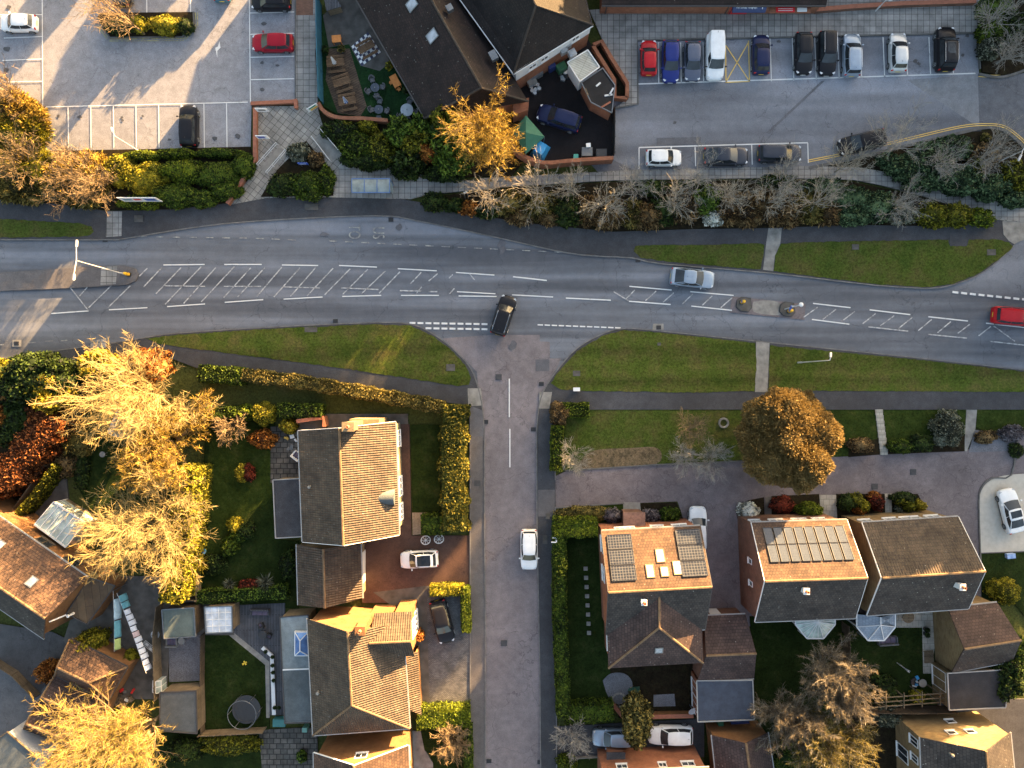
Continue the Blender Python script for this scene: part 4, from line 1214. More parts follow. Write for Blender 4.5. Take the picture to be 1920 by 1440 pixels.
gA, dgA = house('garage', 'low garage with mossy dark pantile roof joining the red drive', [(676, 1020), (679, 1122), (559, 1135), (556, 1021)], 2.6, 4.6, M_buff, M_tileD, oh=.15)
q = MB(); a, b = dgA['W'][0], dgA['W'][1]; q.box(((a.x + b.x) / 2 + .02, (a.y + b.y) / 2, 1.1), (.08, 3.2, 2.1)); q.build('garage_door', M_white, gA)

# second house: hip at the lower end, gable to the top, projecting gabled bay
hB, dB = house('detached_house', 'orange rendered house with pantile hip roof and cross gable in full sun', [(755, 1168), (768, 1366), (587, 1379), (576, 1160)], 5.0, 8.1, M_bricko, M_tileA, hip=(0, 4.0))
# projecting bay with its own gable towards the road, ridge across
bay = [W(772, 1150, 5), W(776, 1230, 5), W(700, 1232, 5), W(698, 1152, 5)]
def cross_gable(root, p0, p1, depth, zr, roofm, wallm, wall_d, base=0):
    """gabled wing: eaves corners p0,p1 on its front, ridge runs back by depth"""
    d = (p1 - p0); d.z = 0; n = Vector((-d.y, d.x, 0)).normalized(); m = (p0 + p1) / 2
    if n.dot(Vector((root.location.x, root.location.y, 0)) - Vector((m.x, m.y, 0))) < 0: n = -n
    f = Vector((m.x, m.y, zr)); bk = f + n * depth
    mb = MB(); roof_slab(mb, (p0, f, bk, p0 + n * depth * .95)); roof_slab(mb, (p1, p1 + n * depth * .95, bk, f))
    o = mb.build('wing_roof', roofm, root)
    rt = MB(); rt.tube([f + Vector((0, 0, .03)), bk + Vector((0, 0, .03))], .11, 6); rt.build('ridge_tiles', M_ridge, o)
    w = MB(); ins = d.normalized() * .25; a = p0 + ins + n * .25; b = p1 - ins + n * .25; t = f + n * .25 - Vector((0, 0, .25))
    w.add([(a.x, a.y, base), (b.x, b.y, base), (b.x, b.y, p1.z + .15), t, (a.x, a.y, p0.z + .15)], [(0, 1, 2, 3, 4)])
    for q_ in (a, b):
        r_ = q_ + n * wall_d; w.add([(q_.x, q_.y, base), (r_.x, r_.y, base), (r_.x, r_.y, q_.z + .12), (q_.x, q_.y, q_.z + .12)], [(0, 1, 2, 3)])
    w.build('wing_wall', wallm, root)
    return a, b
a, b = cross_gable(hB, W(773, 1147, 5.0), W(777, 1230, 5.0), 3.9, 7.0, M_tileA, M_bricko, 1.6)
window_on(hB, a, b, .5, 2.9, 1.8, 1.3, (1, 0), 2); window_on(hB, a, b, .5, .7, 2.2, 1.4, (1, 0), 3)
chimney(hB, Vector((W(677, 1180, 8.6).x, W(677, 1180, 8.6).y, 0)), 5, 9.0, .8, .7, 0, M_bricko, 1)
q = MB(); q.box(Vector((W(716, 1128, 2.5).x, dB['W'][0].y + .28, 2.45)), (2.2, .55, 4.9)); q.build('chimney_breast', M_bricko, hB)
lt = [W(763, 1222, 3.1), W(790, 1340, 2.5), W(784, 1224, 2.5), W(766, 1330, 3.1)]
q = MB(); roof_slab(q, (W(763, 1226, 3.2), W(784, 1223, 2.5), W(790, 1341, 2.5), W(767, 1331, 3.2))); q.build('porch_roof', M_tileA, hB)
q = MB()
pa, pb = W(783, 1226, 2.4), W(789, 1336, 2.4)
q.bar(Vector((pa.x - .2, pa.y, 1.15)), Vector((pb.x - .2, pb.y, 1.15)), .15, 2.4); q.build('porch_wall', M_bricko, hB)
flue(hB, at_roof(dB, 's2', .35, .2), at_roof(dB, 's2', .35, .2).z, .35, M_conc)
xb, T = box_building('flat_roof_extension', 'grey flat-roofed extension with white roof lantern by the deck', [(525, 1157), (578, 1153), (585, 1354), (534, 1356)], 2.8, M_buff, M_feltg, 'extension', edge=M_gutterd)
q = MB(); q.sheet([W(*p, 2.815).xy for p in ((531, 1257), (583, 1255), (586, 1352), (535, 1354))], 2.82); q.build('lower_roof_sheet', M_feltd, xb)
q = MB(); q.bar(W(530, 1256, 2.85), W(582, 1254, 2.85), .12, .06); q.build('roof_upstand', M_white, xb)
def lantern(px, py, w, l, z, label):
    c = W(px, py, z + .4); r = thing('roof_lantern', label, 'roof lantern', (c.x, c.y, z))
    m = MB(); m.box((c.x, c.y, z + .15), (w, l, .3)); m.build('kerb', M_white, r)
    hw, hl = w / 2 - .05, l / 2 - .05; zz = z + .31; k = hl - hw
    P = [Vector((c.x + sx * hw, c.y + sy * hl, zz)) for sx, sy in ((-1, -1), (1, -1), (1, 1), (-1, 1))]
    A = Vector((c.x, c.y - k, zz + .55)); B = Vector((c.x, c.y + k, zz + .55))
    g = MB(); g.add(P + [A, B], [(0, 1, 4), (1, 2, 5, 4), (2, 3, 5), (3, 0, 4, 5)]); g.build('glazing', M_blueglass, r)
    f = MB()
    for p_, q_ in ((P[0], A), (P[1], A), (P[2], B), (P[3], B), (A, B), (P[0], P[1]), (P[1], P[2]), (P[2], P[3]), (P[3], P[0])): f.bar(p_, q_, .08, .09)
    f.build('glazing_bar', M_white, r)
    return r
M_blueglass = glassmat('blue_roof_glass', (.10, .20, .42), .12)
M_slateglass = bricky('grey_blue_tile_roof', (.25, .30, .36), (.30, .35, .42), (.16, .19, .23), .3, .3, .012)
lantern(565, 1208, 1.45, 2.45, 2.8, 'white framed blue glass roof lantern on the grey flat roof')
# third house at the bottom edge, gable wall with one window
hC, dC = house('detached_house', 'orange brick gable-ended house at the bottom edge with one upstairs window', [(765, 1398), (775, 1640), (592, 1640), (588, 1412)], 5.0, 8.0, M_bricko, M_tileO, verge=M_white)
window_on(hC, dC['W'][3], dC['W'][0], .52, 5.2, 1.2, .95, (0, 1), 1)
for t in (.12, .3): window_on(hC, dC['W'][0], dC['W'][1], t, 3.0, 1.4, 1.2, (1, 0), 1)

# rotated house far left with conservatory and lean-to
hD, dD = house('detached_house', 'orange tiled house set diagonally with lean-to and conservatory', [(-110, 895), (164, 1083), (82, 1198), (-192, 1010)], 5.0, 8.0, M_bricko, M_tileO)
sk = MB(); a, b, c, d = [p + Vector((0, 0, .03)) for p in dD['s2']]; roof_slab(sk, (a, b, c, d), .028); sk.build('shaded_slope_skin', M_tileP, hD)  # darker tiles over the unlit slope carry its shade
skylight(hD, dD['s1'], .80, .62, .75, 1.0); skylight(hD, dD['s1'], .52, .42, .8, 1.0)
for t in (.66, .86): window_on(hD, dD['W'][0], dD['W'][1], t, 3.1, 1.6, 1.2, (dD['E'][0] - dD['E'][3]).xy, 1, mat=M_woodl)
flue(hD, W(122, 1158, 5.5), 4.4, .6, M_white)
q = MB(); q.bar(W(92, 1166, 6), W(124, 1153, 5.0), .12, .12); q.build('soil_pipe', M_white, hD)
lD, T = box_building('lean_to', 'brown felt lean-to room joined to the diagonal orange tiled house', [(168, 1082), (125, 1150), (164, 1170), (216, 1098)], 2.6, M_bricko, bricky('brown_roof_sheet', (.085, .06, .04), (.11, .08, .05), (.05, .035, .022), 5, .7, .02, rz=R(-35)), 'extension', rise=.9, edge=M_gutterd)
def conservatory(pts, zlo, zhi, label, hi=(2, 3), nb=6, glass=None, name='conservatory'):
    """mono-pitch glazed roof: pts outer two then inner two (against the house)"""
    P = [W(p[0], p[1], zhi if i in hi else zlo) for i, p in enumerate(pts)]
    c = centre(P); r = thing(name, label, 'conservatory', (c.x, c.y, 0))
    g = MB(); roof_slab(g, P, .04); g.build('roof_glazing', glass or M_cgl, r)
    w = MB()
    B = [p.lerp(c, .03) for p in P]
    w.add([Vector((p.x, p.y, .6)) for p in B] + [Vector((p.x, p.y, p.z - .06)) for p in B], [(0, 1, 5, 4), (1, 2, 6, 5), (3, 0, 4, 7)]); w.build('side_glazing', M_cgl, r)
    d = MB(); d.add([Vector((p.x, p.y, -.05)) for p in B] + [Vector((p.x, p.y, .6)) for p in B], [(0, 1, 5, 4), (1, 2, 6, 5), (3, 0, 4, 7)]); d.build('dwarf_wall', M_buff, r)
    f = MB()
    for i in range(nb + 1): f.bar(P[0].lerp(P[1], i / nb) + Vector((0, 0, .03)), P[3].lerp(P[2], i / nb) + Vector((0, 0, .03)), .07, .07)
    for a, b in ((P[0], P[1]), (P[2], P[3])): f.bar(a + Vector((0, 0, .04)), b + Vector((0, 0, .04)), .14, .12)
    for p in B[:2]: f.box((p.x, p.y, p.z / 2), (.1, .1, p.z))
    f.build('frame', M_white, r)
    return r
conservatory([(101, 941), (160, 980), (124, 1026), (65, 983)], 2.3, 3.1, 'white lean-to glass conservatory in the sun behind the diagonal house')

# stepped row of hipped houses, lower left
for i, (cs, ze, zr, hp, lb, rf) in enumerate((
    ([(131, 1198), (238, 1251), (203, 1313), (103, 1267)], 3.0, 4.8, (.7, 2.0), 'topmost of the stepped hipped garages, roof glowing orange', M_tileO),
    ([(104, 1264), (201, 1314), (184, 1356), (70, 1316)], 2.8, 4.4, (.6, 2.0), 'middle stepped hipped garage with dark roof and lit ridge', M_tileR),
    ([(72, 1312), (186, 1354), (150, 1410), (45, 1366)], 2.6, 4.2, (.6, 2.0), 'lowest stepped hipped garage in dark tiles beside the white wall', M_tileR))):
    r_, d_ = house('garage', lb, cs, ze, zr, M_bricko, rf, hip=hp, oh=.12, gutter=M_gutterd)
wl, T = box_building('flat_roof_house', 'white walled house with dark flat roof in the bottom left corner', [(14, 1372), (70, 1420), (20, 1500), (-80, 1440)], 4.2, M_whiter, M_feltd, 'house', edge=M_woodl)

# sheds and small garden buildings, left
box_building('garden_shed', 'green-grey felt roofed shed above the gravel yard', [(304, 1143), (364, 1139), (367, 1193), (308, 1197)], 2.3, M_wood, asphalt('green_felt', (.10, .125, .118), patch=.1, speck=.2, crack=False), rise=.12, edge=M_grey)
box_building('garden_shed', 'larger dark grey flat-roofed shed below the gravel yard', [(300, 1298), (368, 1295), (370, 1375), (300, 1370)], 2.3, M_woodl, asphalt('grey_felt', (.082, .09, .096), patch=.1, speck=.2, crack=False), edge=M_gutterd)
cn, T = box_building('glazed_canopy', 'translucent polycarbonate canopy beside the green shed', [(384, 1138), (435, 1136), (436, 1185), (387, 1187)], 2.3, M_woodl, glassmat('polycarbonate_sheet', (.42, .46, .52), .35), 'canopy', edge=M_grey)
g = MB()
for k in range(1, 4):
    for z_ in (0,):
        g.bar(T[0].lerp(T[1], k / 4) + Vector((0, 0, .02)), T[3].lerp(T[2], k / 4) + Vector((0, 0, .02)), .05, .05); g.bar(T[0].lerp(T[3], k / 4) + Vector((0, 0, .025)), T[1].lerp(T[2], k / 4) + Vector((0, 0, .025)), .05, .05)
g.build('roof_bars', M_white, cn)

# right: house with solar panels on both ends of a front slope
hF, dF = house('detached_house', 'brick house with two separate blocks of solar panels and four roof windows', [(1128, 996), (1313, 986), (1322, 1180), (1137, 1190)], 5.0, 8.2, M_brick, M_tileO, verge=M_gutterd, oh=.2)
# lower rear slope: its shade put into darker grey tiles, laid as a 25 mm proud skin
sk = MB(); a, b, c, d = [p + Vector((0, 0, .03)) for p in dF['s2']]; roof_slab(sk, (a, b, c, d), .028); sk.build('shaded_slope_skin', M_tileP, dF['roof'].parent)
# rear wing with hipped end
wing = [W(1148, 1178, 5), W(1318, 1172, 5), W(1318, 1243, 5), W(1141, 1252, 5)]
def wing_F():
    zr = 7.6; pk = W(1236, 1112, 8.0); hp = W(1236, 1177, zr); hp0 = Vector((hp.x, pk.y, zr))
    el0 = W(1138, 1170, 5); el1 = W(1141, 1253, 5); er0 = W(1316, 1165, 5); er1 = W(1318, 1243, 5)
    mb = MB()
    roof_slab(mb, (el0, hp0, hp, el1)); roof_slab(mb, (er0, er1, hp, hp0)); roof_slab(mb, (el1, hp, er1))
    o = mb.build('rear_wing_roof', M_tileR, hF)
    rt = MB()
    for p_, q_ in ((hp0, hp), (hp, el1), (hp, er1)): rt.tube([p_ + Vector((0, 0, .03)), q_ + Vector((0, 0, .03))], .11, 6)
    rt.build('ridge_tiles', M_ridge, o)
    w = MB(); i = .3
    B = [Vector((el0.x + i, el0.y, 0)), Vector((el1.x + i, el1.y + i, 0)), Vector((er1.x - i, er1.y + i, 0)), Vector((er0.x - i, er0.y, 0))]
    w.add(B + [p_ + Vector((0, 0, 5.1)) for p_ in B], [(0, 1, 5, 4), (1, 2, 6, 5), (2, 3, 7, 6)]); w.build('rear_wing_wall', M_brick, hF)
    skylight(hF, (el1, er1, hp, hp), .53, .42, .8, .75)
    return el0, el1
el0, el1 = wing_F()
def solar(root, quad, u0, u1, v0, v1, nu, nv, mat, lift=.12, frame=None, label=None):
    a, b, c, d = [Vector(q) for q in quad]
    f = lambda u, v: a.lerp(b, u).lerp(d.lerp(c, u), v)
    n = (b - a).cross(d - a).normalized(); n = n if n.z > 0 else -n
    for i in range(nu):
        for j in range(nv):
            ua, ub = u0 + (u1 - u0) * i / nu, u0 + (u1 - u0) * (i + 1) / nu; va, vb = v0 + (v1 - v0) * j / nv, v0 + (v1 - v0) * (j + 1) / nv
            e = .012 * (u1 - u0); e2 = .010 * (v1 - v0)
            P = [f(ua + e, va + e2) + n * lift, f(ub - e, va + e2) + n * lift, f(ub - e, vb - e2) + n * lift, f(ua + e, vb - e2) + n * lift]
            m = MB(); roof_slab(m, P, .04); o = m.build('solar_panel', mat, root)
            fr = MB()
            for k in range(4): fr.bar(P[k] + n * .01, P[(k + 1) % 4] + n * .01, .05, .05)
            fr.build('panel_frame', frame or M_pframe, o)
M_pframe = plain('panel_edge_metal', (.04, .042, .048), .4)
M_solar = bricky('solar_cells', (.010, .013, .022), (.014, .018, .028), (.075, .078, .085), .27, .27, .022, off=0, rough=.25, var=.15, bmp=0)
M_solarg = bricky('grey_solar_cells', (.040, .050, .070), (.046, .057, .078), (.065, .075, .095), .16, .16, .01, off=0, rough=.12, var=.1, bmp=0)
solar(hF, dF['s1'], .045, .29, .07, .84, 1, 3, M_solar); solar(hF, dF['s1'], .735, .985, .05, .83, 1, 3, M_solar)
for u, v, w, h in ((.55, .46, .85, 1.35), (.43, .70, .80, 1.3), (.57, .72, .80, 1.0), (.70, .67, .85, 1.35)):
    skylight(hF, dF['s1'], u, v, w, h, M_woodl)
chimney(hF, at_roof(dF, 's2', .66, .78), 6.5, 8.15, .42, .42, 0, M_white, 1)
window_on(hF, dF['W'][0], dF['W'][1], .25, 3.1, 2.0, 1.2, (0, 1), 3); window_on(hF, dF['W'][0], dF['W'][1], .60, 3.1, 1.3, 1.1, (0, 1), 1); window_on(hF, dF['W'][0], dF['W'][1], .84, 3.1, 1.5, 1.1, (0, 1), 1)
for y0, y1 in ((.15, 0), (.45, 0)): window_on(hF, dF['W'][3], dF['W'][0], 1 - y0, 2.9, 1.6, 1.3, (-1, 0), 2)
for t in (.2, .6): window_on(hF, Vector((el0.x + .3, el0.y, 0)), Vector((el1.x + .3, el1.y, 0)), t, 2.9, 1.6, 1.3, (-1, 0), 2)
pc = W(1189, 978, 2.4); q = MB(); q.box((pc.x, pc.y, 1.2), (1.9, 1.7, 2.4)); q.build('porch_wall', M_brickd, hF); q = MB(); q.box((pc.x, pc.y, 2.47), (2.2, 1.9, .14)); q.build('porch_roof', plain('brown_porch_roof', (.16, .10, .085), .9, var=.3), hF)
gF, dgF = house('garage', 'reddish brown gabled garage between the two solar roofed houses', [(1320, 1155), (1398, 1152), (1414, 1272), (1308, 1277)], 2.7, 4.6, M_brickd, M_tileR, oh=.15)
q = MB(); a, b = dgF['W'][0], dgF['W'][1]; q.box(((a.x + b.x) / 2, a.y + .03, 1.05), (2.4, .08, 2.1)); q.build('garage_door', M_white, gF)
xF, T = box_building('flat_roof_extension', 'slate blue flat-roofed garden room below the brown garage', [(1306, 1276), (1411, 1275), (1414, 1349), (1308, 1353)], 2.7, M_brick, asphalt('slate_blue_felt', (.048, .058, .082), patch=.1, speck=.15, crack=False, streak=None), 'extension', edge=M_gutter)
wa, wb = W(1306, 1280, 2.7), W(1308, 1350, 2.7)
for t in (.3, .7): window_on(xF, Vector((wa.x + .16, wa.y, 0)), Vector((wb.x + .16, wb.y, 0)), t, .4, 1.5, 1.9, (-1, 0), 1)

# solar house
hG, dG = house('detached_house', 'brown brick house with one long array of grey solar panels', [(1409, 980), (1588, 975), (1604, 1159), (1416, 1166)], 5.0, 8.2, M_brickd, M_tileO, verge=M_white, oh=.2)
sk = MB(); a, b, c, d = [p + Vector((0, 0, .03)) for p in dG['s2']]; roof_slab(sk, (a, b, c, d), .028); sk.build('shaded_slope_skin', M_tileP, hG)  # shade of the lower slope painted in as darker tiles
solar(hG, dG['s1'], .09, .94, .10, .70, 8, 2, M_solarg)
chimney(hG, at_roof(dG, 's2', .60, .78), 6.6, 8.1, .45, .5, 0, M_white, 1)
for t, w in ((.08, 1.1), (.32, 1.4), (.58, 1.5), (.8, 1.3)): window_on(hG, dG['W'][0], dG['W'][1], t, 3.0, w, 1.15, (0, 1), 1)
for t in (.42, .66): window_on(hG, dG['W'][0], dG['W'][3], t, 3.2, .55, .9, (-1, 0), 0)
def bay_cons(cx, cy, r, z0, z1, label, glass, bars=True, back=1.0, rim=M_white):
    """half-octagon conservatory with fan roof; cx,cy ridge point in the photo"""
    c = W(cx, cy, z1); root = thing('conservatory', label, 'conservatory', (c.x, c.y, 0))
    A = [R(a) for a in (180, 180 + 38, 180 + 68, 270 - 22 + 44, 270 + 52, 360)]
    P = [Vector((c.x + r, c.y + back, z0)), ]
    ring = [Vector((c.x - r, c.y + back, z0)), Vector((c.x - r, c.y - r * .25, z0)), Vector((c.x - r * .42, c.y - r * .95, z0)), Vector((c.x + r * .42, c.y - r * .95, z0)), Vector((c.x + r, c.y - r * .25, z0)), Vector((c.x + r, c.y + back, z0))]
    bk = Vector((c.x, c.y + back, z1))
    g = MB()
    for i in range(5):
        if i in (0, 4): roof_slab(g, (ring[i], ring[i + 1], c, bk), .05)
        else: roof_slab(g, (ring[i], ring[i + 1], c), .05)
    g.build('roof_glazing', glass, root)
    f = MB()
    for i in range(1, 5): f.bar(c + Vector((0, 0, .03)), ring[i] + Vector((0, 0, .03)), .07, .07)
    if bars:
        for i in range(1, 4):
            for t in (.33, .67): f.bar(c + Vector((0, 0, .02)), ring[i].lerp(ring[i + 1], t) + Vector((0, 0, .02)), .05, .05)
        for i, j in ((0, 1), (5, 4)):
            for t in (.4, .75): f.bar(c + Vector((0, 0, .02)), ring[i].lerp(ring[j], t) + Vector((0, 0, .02)), .05, .05)
    for i in range(5): f.bar(ring[i], ring[i + 1], .12, .12)
    f.bar(bk + Vector((0, 0, .04)), c + Vector((0, 0, .04)), .1, .08)
    for p_ in ring[1:5]: f.box((p_.x, p_.y + .08, z0 / 2), (.1, .1, z0))
    f.build('frame', rim, root)
    w = MB(); B = [p_.lerp(c, .06) for p_ in ring]
    for i in range(5):
        a, b = B[i], B[i + 1]; w.add([(a.x, a.y, .55), (b.x, b.y, .55), (b.x, b.y, z0 - .08), (a.x, a.y, z0 - .08)], [(0, 1, 2, 3)])
    w.build('side_glazing', M_glass, root)
    w = MB()
    for i in range(5):
        a, b = B[i], B[i + 1]; w.add([(a.x, a.y, -.05), (b.x, b.y, -.05), (b.x, b.y, .55), (a.x, a.y, .55)], [(0, 1, 2, 3)])
    w.build('dwarf_wall', M_buff, root)
    return root
bay_cons(1534, 1166, 2.0, 2.3, 3.0, 'pale green glass fan-roofed conservatory behind the brown brick house', glassmat('pale_green_glass', (.42, .50, .46), .2), back=.9)
bay_cons(1651, 1172, 1.95, 2.3, 3.2, 'slate-tiled octagonal conservatory behind the yellow brick house', M_slateglass, bars=False, back=.8)
# yellow brick house
hH, dH = house('detached_house', 'yellow brick house with plain brown pantile roof', [(1617, 980), (1797, 969), (1816, 1141), (1626, 1154)], 5.0, 8.2, M_bricky, M_tileD, verge=M_white, oh=.2)
sk = MB(); a, b, c, d = [p + Vector((0, 0, .03)) for p in dH['s2']]; roof_slab(sk, (a, b, c, d), .028); sk.build('shaded_slope_skin', M_tileP, hH)  # unlit slope darkened by a skin of greyer tiles
for t, w in ((.1, 1.2), (.38, 1.3), (.6, 1.9), (.85, 1.4)): window_on(hH, dH['W'][0], dH['W'][1], t, 3.0, w, 1.15, (0, 1), 1)
window_on(hH, dH['W'][0], dH['W'][3], .5, 1.0, 1.3, 1.5, (-1, 0), 1)
chimney(hH, at_roof(dH, 's2', .23, .70), 6.6, 8.1, .45, .5, 0, M_white, 1)
gH, dgH = house('garage', 'yellow brick gabled garage with shade-darkened rear slope beside the garden', [(1777, 1140), (1870, 1130), (1898, 1240), (1784, 1262)], 3.0, 5.3, M_bricky, M_tileR, oh=.12, verge=None)
sk = MB(); a, b, c, d = [p + Vector((0, 0, .03)) for p in dgH['s2']]; roof_slab(sk, (a, b, c, d), .028); sk.build('shaded_slope_skin', M_tileP, gH)  # garage rear slope: shade put into the tile colour
q = MB(); a, b = dgH['W'][0], dgH['W'][1]; q.box(((a.x + b.x) / 2, (a.y + b.y) / 2 + .03, 1.05), (2.6, .08, 2.1)); q.build('garage_door', M_white, gH)
xH, T = box_building('flat_roof_extension', 'dark felt flat-roofed yellow brick annexe with tall white windows', [(1776, 1262), (1890, 1255), (1885, 1326), (1779, 1331)], 3.0, M_bricky, asphalt('dark_felt', (.03, .03, .034), patch=.35, speck=.4, crack=False), 'extension', edge=M_gutter)
wa, wb = W(1776, 1262, 3.0), W(1779, 1331, 3.0)
window_on(xH, Vector((wa.x + .17, wa.y, 0)), Vector((wb.x + .17, wb.y, 0)), .33, .3, 2.0, 2.2, (-1, 0), 1)
# bottom right house
hJ, dJ = house('detached_house', 'golden brick gable house in the bottom right corner with small windows', [(1895, 1374), (1920, 1620), (1735, 1640), (1726, 1383)], 5.0, 8.0, M_bricky, M_tileP, verge=None, oh=.15)
for t, z_ in ((.40, 3.4), (.62, 3.4), (.55, 1.2)): window_on(hJ, dJ['W'][3], dJ['W'][0], t, z_ + .4, .9, .7, (0, 1), 0)
for t, z_, w_, h_ in ((.93, 2.9, .9, 1.4), (.75, .4, 1.5, 2.0), (.80, 3.0, .8, 1.2)): window_on(hJ, dJ['W'][2], dJ['W'][3], t, z_, w_, h_, (-1, 0), 1)
flue(hJ, at_roof(dJ, 's2', .93, .45), at_roof(dJ, 's2', .93, .45).z, .4, M_conc)
# bottom centre house, front wall only in the picture
hK, dK = house('detached_house', 'orange brick house front cut by the bottom edge with entrance porch', [(1126, 1448), (1330, 1440), (1345, 1700), (1130, 1710)], 5.0, 8.0, M_brick, M_tileO, oh=.25)
for t, w_ in ((.20, 1.1), (.60, .8), (.85, 1.3)): window_on(hK, dK['W'][0], dK['W'][1], t, 3.3, w_, .8, (0, 1), 1)
pc = W(1155, 1425, 2.3); q = MB(); q.box((pc.x, pc.y, 1.1), (1.6, 1.2, 2.2)); q.build('porch_wall', M_brick, hK); q = MB(); q.box((pc.x, pc.y, 2.27), (1.9, 1.5, .12)); q.build('porch_roof', M_felt, hK)
# small outbuilding
hL, dL = house('outbuilding', 'small gabled outbuilding with warm brick end near the white car', [(1440, 1374), (1462, 1520), (1350, 1520), (1335, 1379)], 3.0, 4.8, M_bricko, M_tileR, oh=.12)

# ---------------------------------------------------------------- pub
pub = thing('pub', 'long pub with dark brown tiled roof and two rooflights', 'pub', W(850, 60, 0))
def pub_build():
    ze = 2.9; zr = 7.0
    E1 = [W(797, 222, ze), W(725, 100, ze), W(650, -30, ze), W(560, -190, ze)]
    ri = [W(903, 165, zr), W(845, 62, zr), W(800, -15, zr), W(715, -165, zr)]
    E2 = [W(990, 190, ze), W(905, 60, ze), W(850, -40, ze), W(760, -200, ze)]
    mb = MB()
    for k in range(1): roof_slab(mb, (E1[0], E1[3], ri[3], ri[0])); roof_slab(mb, (E2[3], E2[0], ri[0], ri[3]))
    roof_slab(mb, (E2[0], E1[0], ri[0]))
    ro = mb.build('roof', M_tilek, pub)
    rt = MB(); up = Vector((0, 0, .03))
    for a, b in ((ri[0], ri[3]), (ri[0], E1[0]), (ri[0], E2[0])): rt.tube([a + up, b + up], .12, 6)
    rt.build('ridge_tiles', M_ridged, ro)
    w = MB(); B = [E1[0] + Vector((.3, .2, 0)), E1[3] + Vector((.3, 0, 0)), E2[3] + Vector((-.3, 0, 0)), E2[0] + Vector((-.35, .2, 0))]
    w.add([Vector((p.x, p.y, -.05)) for p in B] + [Vector((p.x, p.y, ze + .1)) for p in B], [(0, 1, 5, 4), (1, 2, 6, 5), (2, 3, 7, 6), (3, 0, 4, 7)])
    w.build('wall', M_brick, pub)
    q1 = (E1[0], E1[3], ri[3], ri[0])
    def sk(px, py, w_, h_):
        # find u,v for the photo point on the slope
        best = None
        for i in range(101):
            for j in range(101):
                u, v = i / 100, j / 100; p = q1[0].lerp(q1[1], u).lerp(q1[3].lerp(q1[2], u), v)
                k = S * H / (H - p.z); e = (960 + p.x * k - px) ** 2 + (720 - p.y * k - py) ** 2
                if best is None or e < best[0]: best = (e, u, v)
        skylight(pub, q1, best[1], best[2], w_, h_, M_grey)
    sk(811, 66, .95, 1.25); sk(773, 8, .95, 1.25)
    g = MB(); g.bar(E1[0] - Vector((.06, 0, .1)), E1[3] - Vector((.06, 0, .1)), .14, .12); g.build('gutter', M_gutterd, ro)
    f = MB(); f.box(W(925, 105, 5.3), (.7, .9, .5), rz=.5); f.build('roof_vent', M_grey, pub)
    f = MB(); f.box(W(843, 16, 6.6), (.6, .6, .5), rz=.5); f.build('roof_vent', M_grey, pub)
    # brick stub at the yard end
    s_ = MB(); s_.prism([W(962, 190, 2.3).xy, W(992, 183, 2.3).xy, W(990, 206, 2.3).xy, W(962, 215, 2.3).xy], -.05, 2.3); s_.build('brick_lobby', M_brick, pub)
M_ridged = plain('dark_ridge_tiles', (.03, .024, .02), .85, var=.3)
pub_build()
# taller wing: dark roof, white rendered upper wall
p2 = thing('pub_wing', 'taller pub wing with black roof and white rendered wall over brick', 'pub', W(990, 50, 0))
def pub_wing():
    ze = 4.8; zr = 8.4
    A = W(963, 138, ze); B = W(1112, 47, ze); Cc = W(1040, -75, ze); D = W(870, 20, ze)
    # ridge parallel to A-D running back, hip towards A-B
    r0 = W(1005, 10, zr); r1 = W(950, -110, zr); E = W(785, -110, ze); F = W(1060, -160, ze)
    mb = MB()
    roof_slab(mb, (A, B, r0)); roof_slab(mb, (B, F, r1, r0)); roof_slab(mb, (A, r0, r1, E))
    ro = mb.build('roof', M_tileb, p2)
    rt = MB(); up = Vector((0, 0, .03))
    for a, b in ((r0, r1), (r0, A), (r0, B)): rt.tube([a + up, b + up], .11, 6)
    rt.build('ridge_tiles', M_ridged, ro)
    i = [A + Vector((.25, .2, 0)), B + Vector((-.15, .25, 0)), F + Vector((-.3, 0, 0)), E + Vector((.3, 0, 0))]
    for nm, z0, z1, m, ins in (('wall', -.05, 2.7, M_brick, 0), ('rendered_wall', 2.7, ze + .1, M_whiter, -.02)):
        w = MB(); c = centre(i)
        P = [p + (p - c).normalized() * (-ins) for p in i]
        w.add([Vector((p.x, p.y, z0)) for p in P] + [Vector((p.x, p.y, z1)) for p in P], [(0, 1, 5, 4), (1, 2, 6, 5), (2, 3, 7, 6), (3, 0, 4, 7)]); w.build(nm, m, p2)
    g = MB(); 
    for a, b in ((A, B), (A, E)): g.bar(a - Vector((0, 0, .1)), b - Vector((0, 0, .1)), .16, .14)
    g.build('gutter', M_white, ro)
    n = Vector((B.y - A.y, -(B.x - A.x), 0)); n = n if n.y < 0 else -n
    for t in (.22, .38, .8): window_on(p2, i[0], i[1], t, 3.3, .9, .7, n.xy, 1)
pub_wing()
